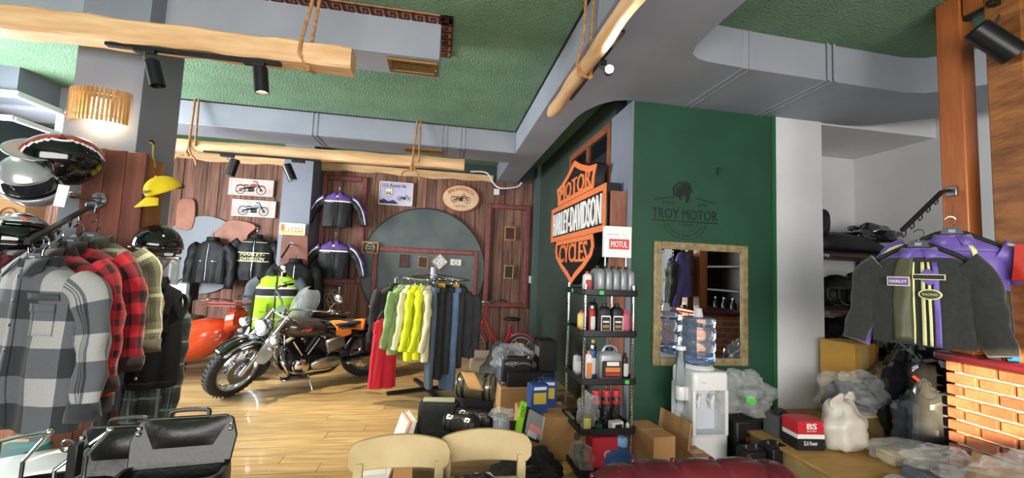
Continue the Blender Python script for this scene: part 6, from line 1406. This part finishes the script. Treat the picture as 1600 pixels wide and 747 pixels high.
# water bottle on the dispenser
m_bwat = mat('blue_bottle_plastic', 'bfd4ee', .06, trans=.9, ior=1.2)
m_jug = mat('blue_jug_plastic', '4f7fc4', .08, trans=.7, ior=1.25)
def bottle19(label, loc, m, inv=True, cap=True):
    t = thing('water_bottle', label, 'water bottle', loc, sc=1 if inv else .86)
    pr = [(0, .0), (.1, 0), (.128, .01), (.135, .03), (.135, .07), (.128, .08), (.128, .09), (.135, .1), (.135, .17), (.128, .18), (.128, .19), (.135, .2), (.135, .27), (.128, .28), (.128, .29), (.135, .3), (.132, .34), (.10, .385), (.05, .41), (.033, .42), (.03, .46), (0, .46)]
    if inv: pr = [(0, -.03), (.04, -.03), (.1, .0), (.128, .035)]+[(r, z+.02) for r, z in pr[3:15]]+[(.134, .315), (.135, .355), (.128, .375), (.1, .385), (0, .38)]
    MB().lathe(pr, n=36, caps=False).build('shell', m, t, ang=50)
    if inv:
        MB().lathe([(0, .012), (.09, .012), (.125, .045), (.128, .075), (0, .075)], n=30, caps=False).build('water', mat('water', 'b9cdf0', .02, trans=1, ior=1.33), t)
        MB().lathe([(0, .385), (.04, .385), (.038, .40), (.028, .455), (0, .46)], n=20, caps=False).build('top_cup', mat('frosted_plastic', 'dcdde0', .3, trans=.4), t)
    else:
        MB().lathe([(0, .455), (.036, .455), (.038, .5), (.03, .515), (0, .515)], n=20, caps=False).build('cap', mat('cap_lightblue', '6fa0d6', .4), t)
    return t
bottle19('pale blue water bottle on the white dispenser', (DX, DY+.02, dh+.03), m_bwat)
bottle19('blue water jug standing on the floor in front of the shelf tower', (1.235, 2.62, 0), m_jug, False)
# cup tube on the left side of the dispenser
t = thing('cup_holder', 'clear tube cup holder on the left side of the dispenser', 'cup holder', (DX-dw/2-.045, DY-.05, .5))
MB().lathe([(.034, .0), (.034, .42)], n=20, caps=False).build('tube', m_glassy, t, solid=.003); MB().lathe([(0, .42), (.04, .42), (.042, .45), (0, .455)], n=20, caps=False).build('lid', m_wpl, t); MB().lathe([(.036, .03), (.039, .035), (.039, .13), (.036, .135)], n=20, caps=False).box((.04, 0, .08), (.02, .07, .1)).build('clamp', m_wpl, t)
MB().lathe([(0, -.06), (.02, -.06), (.032, .02), (.032, .14), (0, .14)], n=18, caps=False).build('cup_stack', m_clearp, t)
# cartons left of the dispenser
carton('cardboard_box', 'light brown carton on the floor between shelf tower and dispenser', (1.63, 2.98, 0), (.18, .34, .36), .1)
t = tag(MB().box((0, 0, .22), (.012, .36, .44), (0, .12, 0)).build('cardboard_sheet', m_card, None, (1.83, 3.02, .0), (0, 0, .1)), 'flat cardboard sheet leaning between carton and dispenser', 'cardboard')
carton('cardboard_box', 'small tan carton touching the side of the dispenser', (1.90, 2.82, 0), (.12, .2, .25), .05)
# black case, plastic bag and wheel right of the dispenser
t = thing('tool_case', 'black plastic tool case on the floor right of the dispenser', 'case', (2.5, 3.08, 0), .05)
MB().box((0, 0, .2), (.34, .22, .4)).build('shell', m_blackp, t, bevel=.02); MB().tube(spline([(-.06, -.0, .4), (-.05, 0, .44), (.05, 0, .44), (.06, 0, .4)], 3), .012, 6).build('handle', m_blackp, t); MB().box((0, -.112, .2), (.3, .006, .01)).build('seam', m_gap, t); MB().box((-.05, -.115, .26), (.07, .01, .04)).build('latch', mat('latch_red', '7c3a30', .4), t)
t = tag(crumple(MB(), (.19, .14, .15), 41, .28).build('plastic_bag', m_clearp, None, ang=14, loc= (2.47, 3.08, .57)), 'clear plastic bag with green print on the black tool case', 'bag')
t = tag(MB().prism([(.04*math.cos(a), .032*math.sin(a)) for a in [2*PI*k/16 for k in range(16)]], .003, face((0, 0, 0), (-.2, -1, .3))).build('green_print', mat('print_green', '3fae3a', .5), None, (2.40, 2.885, .585)), 'round green printed mark on the clear bag', 'label')
t = thing('rubber_caster', 'black rubber wheel lying on the tool case edge', 'wheel', (2.66, 2.9, .44), .3); MB().lathe([(.025, -.03), (.07, -.03), (.08, -.015), (.08, .015), (.07, .03), (.025, .03)], (0, 0, 0), 24, (PI/2, 0, .0), caps=False).build('tyre', m_tyre, t); MB().lathe([(0, -.02), (.026, -.02), (.026, .02), (0, .02)], (0, 0, 0), 16, (PI/2, 0, 0), caps=False).build('hub', m_steel, t)
for k, (x, y, s_, lab) in enumerate(((2.28, 2.62, (.15, .12, .17), 'black battery with white label in front of the tool case'), (2.44, 2.6, (.14, .14, .2), 'black battery beside the labelled one'), (2.3, 2.5, (.1, .1, .3), 'tall black battery charger in front of the dispenser corner'))[:2]):
    t = thing('battery', lab, 'battery', (x, y+.12, .12), .1, 'black batteries'); MB().box((0, 0, s_[2]/2), s_).build('case', m_blackp, t, bevel=.008); MB().box((0, 0, s_[2]+.008), (s_[0]*.9, s_[1]*.8, .016)).build('lid', m_black, t, bevel=.004)
    for sx in (-1, 1): MB().cyl((sx*s_[0]*.3, 0, s_[2]+.015), (sx*s_[0]*.3, 0, s_[2]+.03), .01, n=10).build('terminal', m_steel, t)
    if k == 0: MB().box((0, -s_[1]/2-.001, .08), (.09, .002, .05)).build('label_plate', m_lab1, t)
carton('black_box', 'low black carton under the two batteries', (2.33, 2.73, 0), (.34, .2, .12), .05, mat('black_card', '1b1b1d', .6), False)
# ================================================================== RIGHT SIDE
m_ply = mat('plywood_top', 'b3914f', .6, c2='9c7a3f', ns=3, st=(1, 6, 6), bump=.1, bs=20)
m_plyf = mat('stained_plywood_front', 'a48a5a', .7, c2='86704a', ns=5)
PZ = .33
t = thing('low_platform', 'low plywood platform running along below the brick counter', 'platform', (3.6, 2.3, 0))
MB().bb((-1.16, -1.3, PZ-.02), (1.05, 1.13, PZ)).build('platform_top', m_ply, t, bevel=.003); MB().bb((-1.14, -1.3, 0), (-1.12, 1.12, PZ-.02)).build('front_board', m_plyf, t)
for y in (-1.2, 0, 1.08): MB().bb((-1.1, y, 0), (1.0, y+.04, PZ-.02)).build('joist', m_plyf, t)
# brick counter: core plus separate bricks on the aisle side and far end
CX, CYF, CH = 3.2, 2.17, 1.05
ct = thing('brick_counter', 'brick-faced counter with padded oxblood top at the right', 'counter', (CX, 0, 0))
m_brick = mat('counter_brick', '9a5f44', .75, c2='874d37', ns=8, rnd=.16, bump=.25, bs=40); m_mort = mat('pale_mortar', 'c9b9a2', .9, bump=.3, bs=60)
MB().bb((.03, -1.5, PZ), (.62, CYF-.03, CH)).build('mortar_core', m_mort, ct)
bl, bh, mo = .15, .058, .014
bmesh0 = MB().box((0, 0, 0), (.04, bl, bh)).build('brick', m_brick, ct, bevel=.006)
bhalf = None; first = True; row = 0; z = PZ+bh/2+mo*.6
while z < CH-.02:
    y = CYF-(bl/2 if row % 2 == 0 else 0)
    if row % 2: 
        o = MB().box((0, 0, 0), (.04, bl/2-.0, bh)).build('brick', m_brick, ct, bevel=.006) if bhalf is None else copyp(bhalf, ct)
        bhalf = bhalf or o; o.location = (.022, CYF-bl/4, z); y = CYF-bl/2-mo-bl/2
    while y > .2:
        o = bmesh0 if first else copyp(bmesh0, ct); first = False; o.location = (.022, y, z); y -= bl+mo
    for k in range(4):
        o = copyp(bmesh0, ct, (.1+k*(bl+mo), CYF-.03+.004, z), (0, 0, PI/2))
    z += bh+mo; row += 1
m_ox = mat('oxblood_leather', '4a1420', .3, c2='5a1826', ns=6, coat=.3, bump=.1, bs=40)
MB().bb((-.05, -1.55, CH), (.68, CYF+.04, CH+.055)).build('padded_top', m_ox, ct, bevel=.02, seg=3)
# posts and beam
m_post = mat('orange_varnished_timber', 'a8602f', .42, c2='8a4a22', ns=2.5, st=(5, 5, .6), bump=.12, bs=9, coat=.2, detail=6)
m_post2 = mat('rough_varnished_timber', '9c6432', .45, c2='744420', ns=3, st=(2, 2, 6), bump=.2, bs=9, coat=.15, detail=6)
def post(label, y0, y1, m, x1=.11, z0=CH+.055):
    t = thing('timber_post', label, 'post', (CX+.0, (y0+y1)/2, z0)); MB().bb((0, -(y1-y0)/2, 0), (x1, (y1-y0)/2, CEIL-z0-.001)).build('timber', m, t, bevel=.008); return t
post('orange varnished timber post holding the jacket arm', 2.02, 2.155, m_post)
post('rough brown timber post nearest the right picture edge', 1.74, 1.905, m_post2)
t = thing('timber_beam', 'orange timber cross beam joining the two posts under the ceiling', 'beam', (CX+.055, 1.2, 3.3)); MB().bb((-.05, -2.2, -.06), (.05, .81, .08)).build('timber', m_post, t, bevel=.006)
t = tag(MB().bar((CX+.03, .6, 3.225), (CX+.03, 2.01, 3.225), .035, .025).build('lamp_track', m_black), 'black lamp track under the orange cross beam', 'lamp track')
sp = spot((CX+.03, 1.84, 3.205), (CX-.10, 1.80, 2.94), (.42, -.25, -.55), 'large black spotlight by the timber posts at the right', 0, 1.7)
MB().box((-.018, .0, .01), (.004, .06, .03)).build('switch_label', m_wht, sp)
t = tag(MB().prism([(0, 0), (.15, .02), (.17, .2), (.02, .2)], .03, face((0, 0, 0), (-1, 0, 0))).build('red_sign', mat('bright_red_plastic', 'd23a22', .4), None, (CX-.035, 1.80, 1.56)), 'bright red sign edge fixed to the rough post', 'sign')
t = thing('blue_stapler', 'bright blue tool lying on the padded counter top', 'tool', (CX+.03, 1.84, CH+.056)); elo(MB(), [(-.07, .018, .01, .012), (-.05, .022, .025, .02), (.03, .02, .025, .018), (.07, .014, .012, .01)], 12).build('body', mat('bright_blue', '1f6fc0', .35), t); MB().box((0, 0, .004), (.12, .03, .008)).build('base', m_blackp, t)
# jackets on the arm at the post
A0 = Vector((CX-.012, 2.09, 2.12)); A1 = Vector((2.74, 2.05, 1.84))
sloped_arm(A0, A1, 'black sloping display arm on the orange post holding purple jackets', 5)
m_bfl = mat('black_fleece', '222421', .95, c2='2a2c28', ns=40, sheen=.3); m_pur2 = mat('violet_nylon', '5b4592', .45, c2='6d55a8', ns=6, sheen=.2); m_oliv = mat('olive_nylon', '3c3f26', .5, c2='4a4d30', ns=8)
JG = 'purple and black jackets on the post arm'
def moto_jacket(label, loc, rz, seed, w=.235, h=.60, open_=False, sl=.52, drop=(.05, .10), body=m_bfl, pan=False):
    t = thing('riding_jacket', label, 'jacket', loc, rz, JG, sc=.93); g = Gar(t, [(0, .015, .07, .055), (.05, -.005, .11, .065), (.15, -.06, w*.86, .075), (.24, -.13, w*.97, .09), (.55, -h*.5, w, .1), (1, -h, w*1.04, .1)], .011, seed); g.body(body)
    mb = MB()
    for sd_ in (-1, 1): mb.grid(lambda a, b: g.at(math.sin((a*2-1)*PI/2*.98), .01+(.17 if pan else .1)*b, sd_, .005), 26, 8)
    mb.build('shoulder_yoke', m_pur2, t, solid=.003)
    for s in sleeves(t, m_pur2 if pan else body, w, sl, seed, drop, (.1, .085, .068), .05):
        sg = 1 if s.P[0].x > 0 else -1
        if not pan: continue
        s.stripe(-sg*2.6, -sg*.7, m_pur2, 'sleeve_panel', 0, s.n-2); s.stripe(-sg*.9, -sg*.6, m_cream, 'sleeve_stripe', 1)
    collar(t, m_pur2, .075, .05, .055); return t, g
q1 = Vector((2.89, 2.07, 1.715))
t, g = moto_jacket('black riding jacket with violet shoulders, cream stripes and badge, front one on the post arm', q1, -PI/2+.5, 3)
g.patch(-.50, -.12, .04, .97, m_oliv, 'open_front_lining', .004, 6, 18)
for u0, u1, m, nm in ((.06, .14, m_cream, 'front_stripe'), (.20, .26, m_cream, 'front_stripe'), (.30, .42, m_pur2, 'front_stripe'), (-.11, -.07, m_cream, 'zip_edge')): g.patch(u0, u1, .16, .985, m, nm, .006, 3, 18)
p = g.at(.24, .5, -1, .012); MB().sph(p, (.055, .006, .034), 20, 8).build('oval_badge', m_cream, t); MB().sph(p+Vector((0, -.003, 0)), (.047, .006, .027), 20, 8).build('badge_centre', m_oliv, t)
text('RACING', m_cream, t, face(p+Vector((0, -.0095, 0))), w=.065, ext=.001)
p = g.at(.22, .3, -1, .011); MB().box(p, (.15, .006, .035)).build('bar_patch_edge', m_cream, t); MB().box(p+Vector((0, -.003, 0)), (.14, .006, .026)).build('bar_patch', m_bfl, t); MB().box(p+Vector((0, .0005, 0)), (.085, .006, .075), (0, PI/4, 0)).build('shield_patch', m_pur2, t)
p = g.at(-.4, .36, -1, .012); MB().box(p, (.11, .006, .06)).build('name_patch_edge', m_cream, t); MB().box(p+Vector((0, -.003, 0)), (.1, .006, .05)).build('name_patch', m_pur2, t); text('HARLEY', m_cream, t, face(p+Vector((0, -.0065, 0))), w=.085, ext=.001, bold=.02)
hanger(q1+Vector((0, 0, .02)), -PI/2+.5, 'hanger of the front jacket on the post arm', 'hangers on the post arm')
q2 = Vector((3.06, 2.02, 1.80))
t, g = moto_jacket('violet and black riding jacket hanging behind the striped one', q2, -PI/2+.7, 5, .24, .58, drop=(.13, .25), sl=.62, body=m_pur2, pan=True)
g.patch(.35, .47, .12, .98, m_cream, 'front_stripe', .006, 3, 18); g.patch(-.95, .33, .55, .99, m_oliv, 'lower_panel', .005, 14, 10); g.patch(.49, .96, .6, .99, m_oliv, 'lower_panel', .005, 8, 10)
hanger(q2+Vector((0, 0, .02)), -PI/2+.7, 'hanger of the rear jacket on the post arm', 'hangers on the post arm')
# ---------------------------------------------------------------- alcove shelving
sh = thing('alcove_shelf', 'dark shelving in the white alcove stacked with seats and parts', 'shelf', (4.37, 3.98, 0))
for z in (.75, 1.22, 1.80): MB().box((0, 0, z), (1.4, .66, .03)).build('shelf_board', mat('shelf_red_brown', '4d2a22', .5), sh, bevel=.003)
for sx in (-1, 1):
    for sy in (-1, 1): MB().box((sx*.69, sy*.31, .92), (.03, .03, 1.84)).build('upright', m_black, sh)
for z in (.8, 1.26, 1.84): MB().box((-.55, -.34, z-.04), (.24, .012, .03), (0, .12, 0)).build('bracket_rail', m_alu, sh)
t = thing('motorcycle_saddle', 'black motorcycle seat with raised backrest on the top alcove shelf', 'saddle', (4.35, 3.85, 1.815))
elo(MB(), [(-.55, .1, .1, .07), (-.5, .1, .17, .1), (-.2, .13, .19, .12), (.2, .11, .17, .1), (.5, .06, .1, .05), (.55, .05, .04, .03)], 22, 2.6).build('cushion', m_leather, t, ang=60); elo(MB(), [(-.5, .32, .1, .1), (-.46, .32, .17, .16), (-.34, .33, .17, .16), (-.30, .32, .1, .1)], 20, 3).build('backrest', m_leather, t, ang=60); MB().box((0, 0, .012), (.9, .28, .024)).build('base_pan', m_blackp, t)
t = tag(crumple(MB(), (.26, .16, .10), 51, .25).build('wrapped_part', mat('black_film', '1c1d20', .12, coat=.8), None, (4.78, 3.9, 2.02)), 'black part in shiny plastic wrap on the top alcove shelf', 'wrapped part')
t.location.z = 2.06
t = thing('storage_crate', 'black mesh helmet cage on the middle alcove shelf', 'cage', (4.2, 3.8, 1.235))
spatch(MB(), (.2, .17, .2), lambda d: d.z > -.7 and not (d.y < -.5 and d.z < .2), c=(0, 0, .16)).build('shell', m_blackp, t, solid=.01); MB().torus((0, -.12, .17), .12, .012, 'y', 24, 6).build('opening_ring', m_gloss, t)
for k in range(5): MB().cyl((-.1+.05*k, -.13, .08), (-.1+.05*k, -.13, .26), .005, n=6).build('cage_bar', m_black, t)
t = tag(MB().sph((0, 0, 0), (.05, .04, .06), 14, 8).sph((.02, -.02, .05), (.02, .02, .03), 10, 6).build('orange_reflector', mat('orange_lens', 'c2582a', .2), None, (4.46, 3.78, 1.30)), 'orange indicator lamp on the middle alcove shelf', 'indicator lamp')
t.location.z = 1.295
for k, (x, y, z, r_, lab) in enumerate(((4.62, 3.85, 1.235, (.17, .16, .2), 'black wrapped part at the right of the middle alcove shelf'), (4.25, 3.85, .765, (.26, .18, .19), 'black wrapped part on the lower alcove shelf at left'), (4.72, 3.8, .765, (.26, .18, .2), 'black wrapped part on the lower alcove shelf at right'))):
    tag(crumple(MB(), r_, 60+k, .22, c=(0, 0, r_[2]*.85)).build('wrapped_part', mat('black_film', '1c1d20', .12, coat=.8), None, (x, y, z), ang=16), lab, 'wrapped part')
# things on the platform
t = carton('tall_carton', 'tall opened yellow-brown carton behind the white carrier bag', (3.66, 3.22, PZ), (.26, .3, .66), .12, m_cardy, False)
MB().box((-.02, -.152, .5), (.1, .003, .3)).build('tape', m_tape, t); MB().box((.19, -.1, .52), (.16, .008, .24), (0, .25, .3)).build('torn_flap', m_cardy, t)
m_carr = mat('white_carrier_plastic', 'd2cdc2', .35, c2='c3bcae', ns=5, trans=.15)
t = thing('carrier_bag', 'white plastic carrier bag with knotted handles on the platform', 'bag', (2.91, 2.6, PZ), .3)
crumple(MB(), (.16, .12, .17), 71, .14, c=(0, 0, .145), flat=-.8).build('sack', m_carr, t, ang=60)
for sx in (-1, 1): MB().loft([[Vector((sx*(.06+.02*math.sin(b*3))+w_*.045*(1-.5*b), .03*math.sin(b*5+w_), .24+.16*b)) for w_ in (-1, -.3, .4, 1)] for b in [i/8 for i in range(9)]], False, False).build('handle', m_carr, t, solid=.012)
t = thing('battery_box', 'red, white and black battery carton on the platform', 'box', (2.635, 2.66, PZ), -.1)
MB().box((0, 0, .04), (.2, .15, .08)).build('black_band', m_blackp, t); MB().box((0, 0, .095), (.2, .15, .03)).build('white_band', m_wht, t); MB().box((0, 0, .155), (.2, .15, .09)).build('red_band', mat('box_red2', 'b8202b', .45), t)
text('BS', m_wht, t, face((.005, -.0755, .165)), w=.07, h=.04, ext=.001, bold=.03); text('BATTERY', m_wht, t, face((.005, -.0755, .132)), w=.07, h=.01, ext=.001); text('SLA Power', m_wht, t, face((-.005, -.0755, .05)), w=.1, h=.03, ext=.001, bold=.01)
t = carton('flat_box', 'flat dark grey carton lying behind the red battery carton', (2.66, 2.88, PZ), (.2, .14, .15), .1, mat('grey_card', '55585c', .6), False); MB().box((.05, -.071, .1), (.08, .002, .04)).build('yellow_print', mat('label_yellow', 'c9b23a', .5), t)
t = thing('small_step', 'short wooden step board behind the carrier bag', 'board', (3.32, 2.88, PZ), .05); MB().box((0, 0, .155), (.34, .24, .02)).build('board', m_ply, t)
for sx in (-1, 1): MB().box((sx*.15, 0, .0725), (.02, .22, .145)).build('foot', m_plyf, t)
t = tag(crumple(MB(), (.21, .15, .16), 81, .28, c=(0, 0, .13)).build('plastic_bag', m_clearp, None, ang=14, loc= (3.3, 2.88, PZ+.165)), 'clear plastic bag of black parts on the wooden step', 'bag')
t = tag(crumple(MB(), (.15, .11, .11), 82, .25, c=(0, 0, .1)).build('black_part', m_blkc, None, (3.3, 2.9, PZ+.165)), 'black part inside the clear bag on the wooden step', 'part')
for k, (x, y, r_, z, lab, m) in enumerate(((3.80, 2.8, (.3, .2, .34), PZ, 'big black plastic sack against the far end of the brick counter', mat('black_film', '1c1d20', .12, coat=.8)), (3.52, 2.5, (.18, .14, .24), PZ, 'dark grey wrapped part left of the brick counter corner', mat('grey_film', '3a3e45', .2, coat=.6)), (4.35, 3.0, (.4, .22, .45), PZ, 'black wrapped bundle in the alcove below the shelf', mat('black_film', '1c1d20', .12, coat=.8)))):
    tag(crumple(MB(), r_, 90+k, .2, c=(0, 0, r_[2]*.85)).build('wrapped_bundle', m, None, ang=16, loc= (x, y, z)), lab, 'bundle')
t = tag(MB().sph((0, 0, 0), (.05, .04, .03), 12, 8).tube(spline([(0, 0, 0), (-.06, -.02, .05), (-.09, 0, .08)], 3), .012, 6).build('red_clip', mat('bright_red2', 'c03a2c', .4), None, (3.5, 2.62, .88)), 'bright red clip on the black bundles', 'clip')
t.location = (3.55, 2.55, PZ+.44)
t = thing('wrapped_papers', 'clear plastic pack of beige papers on the platform', 'package', (3.12, 2.36, PZ), -.25); MB().box((0, 0, .035), (.26, .16, .07)).build('papers', mat('beige_paper', 'b9a878', .7), t, bevel=.01); crumple(MB(), (.19, .13, .07), 95, .2, c=(0, 0, .06)).build('wrap', m_clearp, t)
t = thing('cardboard_tray', 'grey speckled cardboard tray on the platform in the foreground', 'tray', (3.02, 2.05, PZ), -.2); MB().box((0, 0, .045), (.34, .24, .09)).build('body', mat('speckled_grey', '4a4f55', .7, c2='5c6168', ns=60), t, bevel=.006); MB().tube([(-.1, 0, .09), (-.1, 0, .12), (-.07, 0, .12), (-.07, 0, .09)], .006, 5).build('wire_handle', m_steel, t)
t = thing('manual_booklet', 'open white booklet with black print in the foreground right', 'booklet', (2.76, 2.08, PZ), .3); MB().grid(lambda a, b: ((a-.5)*.24, (b-.5)*.17, .012+.02*abs(math.sin(a*PI))), 10, 2).build('pages', m_wht, t, solid=.012); MB().prism([(-.04, -.03), (.02, -.05), (.05, .02), (-.02, .05)], .001, Matrix.Translation((-.05, 0, .042))).build('print', m_labk, t)
for k, (x, y, r_, lab) in enumerate(((3.03, 2.04, (.18, .14, .06), 'crumpled clear sheet over the grey tray'), (3.05, 1.72, (.16, .2, .14), 'crumpled clear plastic heap at the foot of the brick counter'))):
    tag(crumple(MB(), r_, 110+k, .3, c=(0, 0, r_[2]*.8)).build('plastic_sheet', m_clearp, None, ang=14, loc= (x, y, PZ+(.10 if k == 0 else 0))), lab, 'plastic sheet')
t = tag(MB().grid(lambda a, b: ((a-.5)*.5, (b-.5)*.26, .02*math.sin(a*4+b*2)), 12, 6).build('paper_pattern', mat('beige_paper2', 'b5ab8c', .7), None, (3.02, 1.80, PZ+.20), (0, -.12, .5), solid=.003), 'stiff beige paper sheet leaning on the brick counter', 'paper')
# ---------------------------------------------------------------- sofa
t = thing('chesterfield_sofa', 'oxblood leather button-tufted sofa in the foreground', 'sofa', (1.05, 1.55, .0), -.03)
m_sofa = mat('oxblood_sofa_leather', '5a1a20', .28, c2='45121a', ns=5, coat=.35, bump=.12, bs=60)
def backfn(a, b):
    x = (a-.5)*.92; th = b*PI*1.25-.5; e = (2*abs(a-.5))**6
    tuft = .016*abs(math.sin(a*PI*5))**.5
    r = .085+tuft-.03*e
    return Vector((x, r*math.cos(th)*1.0, .68+r*math.sin(th)-.06*e))
MB().grid(backfn, 60, 18).build('rolled_back', m_sofa, t, ang=80)
MB().bb((-.43, -.02, .1), (.43, .1, .64)).build('back_panel', m_sofa, t, bevel=.02)
MB().bb((-.42, -.62, .12), (.42, -.03, .42)).build('seat_base', m_sofa, t, bevel=.03)
for sx in (-1, 1): MB().cyl((sx*.45, -.6, .52), (sx*.45, .02, .52), .075, n=18).box((sx*.45, -.29, .3), (.1, .62, .4)).build('rolled_arm', m_sofa, t)
for k in range(6): MB().sph(backfn((k)/5*.92+.04, .42)+Vector((0, .0, 0)), .012, 10, 6).build('tuft_button', m_sofa, t)
for sx in (-1, 1):
    for y in (-.56, .05): MB().cyl((sx*.38, y, 0), (sx*.38, y, .12), .02, .03, 10).build('foot', mat('dark_foot', '2a1710', .4), t)
# ---------------------------------------------------------------- cream chairs
m_chair = mat('cream_painted_wood', 'aa976f', .5, c2='9c8860', ns=6, rnd=.04, bump=.05, bs=50)
def make_chair(label, loc, rz):
    t = thing('dining_chair', label, 'chair', loc, rz, 'cream painted chairs')
    W_ = .36
    # origin at the floor under the back; the seat lies towards -y (towards the camera)
    mb = MB(); n = 22
    top = []
    rings = []
    for i in range(n+1):
        u = -1+2*i/n; x = u*.195; bow = .035*(1-u*u); ht = .052+.012*(1-u*u); e = max(0, abs(u)-.86)/.14
        ht2 = ht*(1-.55*e*e); zc = .755+.012*(1-u*u)
        rings.append([Vector((x, bow-.011, zc-ht2)), Vector((x, bow+.011, zc-ht2)), Vector((x, bow+.011, zc+ht2)), Vector((x, bow-.011, zc+ht2))])
    mb.loft(rings); mb.build('top_rail', m_chair, t, bevel=.006)
    for sx in (-1, 1):
        MB().loft([[(sx*.155+px, yy+py, z) for px, py in ((-.018, -.013), (.018, -.013), (.018, .013), (-.018, .013))] for z, yy in ((0, -.04), (.45, 0), (.735, .01))]).build('back_leg', m_chair, t, bevel=.004)
        MB().box((sx*.165, -.38, .22), (.036, .036, .44)).build('front_leg', m_chair, t, bevel=.004)
        MB().bar((sx*.16, 0, .25), (sx*.165, -.38, .25), .022, .03).build('stretcher', m_chair, t)
    MB().box((0, .005, .62), (.28, .018, .05)).build('mid_rail', m_chair, t, bevel=.004)
    MB().prism(rrect(.4, .4, .04), .03, Matrix.Translation((0, -.19, .44))).build('seat', m_chair, t, bevel=.008)
    return t
make_chair('cream painted chair at the left in the foreground', (-.115, 1.72, 0), .0)
make_chair('cream painted chair at the right, behind black glossy bags', (.225, 1.76, -.0), -.02)
bpy.context.view_layer.update()
# black glossy bags in front of the right chair
m_gbag = mat('glossy_black_film', '101012', .1, coat=1)
for k, (x, y, z, r_, lab) in enumerate(((.14, 1.52, .47, (.15, .11, .14), 'glossy black bag on the right chair seat, left one'), (.36, 1.55, .47, (.12, .1, .11), 'glossy black bag on the right chair seat, right one'))):
    tag(crumple(MB(), r_, 120+k, .2, c=(0, 0, r_[2]*.85)).build('glossy_bag', m_gbag, None, (x, y, z)), lab, 'bag')

# ---------------------------------------------------------------- dark back bar behind the counter (seen in the mirror)
t = thing('back_bar', 'dark wooden back bar shelving seen in the mirror', 'cabinet', (4.86, .6, 0))
m_bar = mat('dark_bar_wood', '1f1612', .5, c2='2a1d16', ns=4)
MB().bb((.2, -1.6, 0), (.22, 1.6, 2.7)).build('back_panel', m_bar, t)
for z in (.02, .9, 1.3, 1.7, 2.1, 2.66): MB().bb((-.15, -1.6, z), (.2, 1.6, z+.03)).build('shelf_board', m_bar, t)
for y in (-1.6, -.55, .5, 1.57): MB().bb((-.15, y, 0), (.2, y+.03, 2.7)).build('upright', m_bar, t)
for k in range(9):
    o = thing('glass_jar', 'dark glass jar on the back bar, %s from its far end' % ('first', 'second', 'third', 'fourth', 'fifth', 'sixth', 'seventh', 'eighth', 'ninth')[k], 'jar', (4.86, 1.95-.22*k, .93), 0, 'jars on the back bar')
    MB().lathe([(0, 0), (.05, 0), (.055, .02), (.05, .16), (.025, .2), (.025, .24), (0, .24)], n=14, caps=False).build('body', mat('dark_jar_glass', '2a3138', .08), o); MB().cyl((0, 0, .235), (0, 0, .26), .03, n=12).build('stopper', m_steel, o)
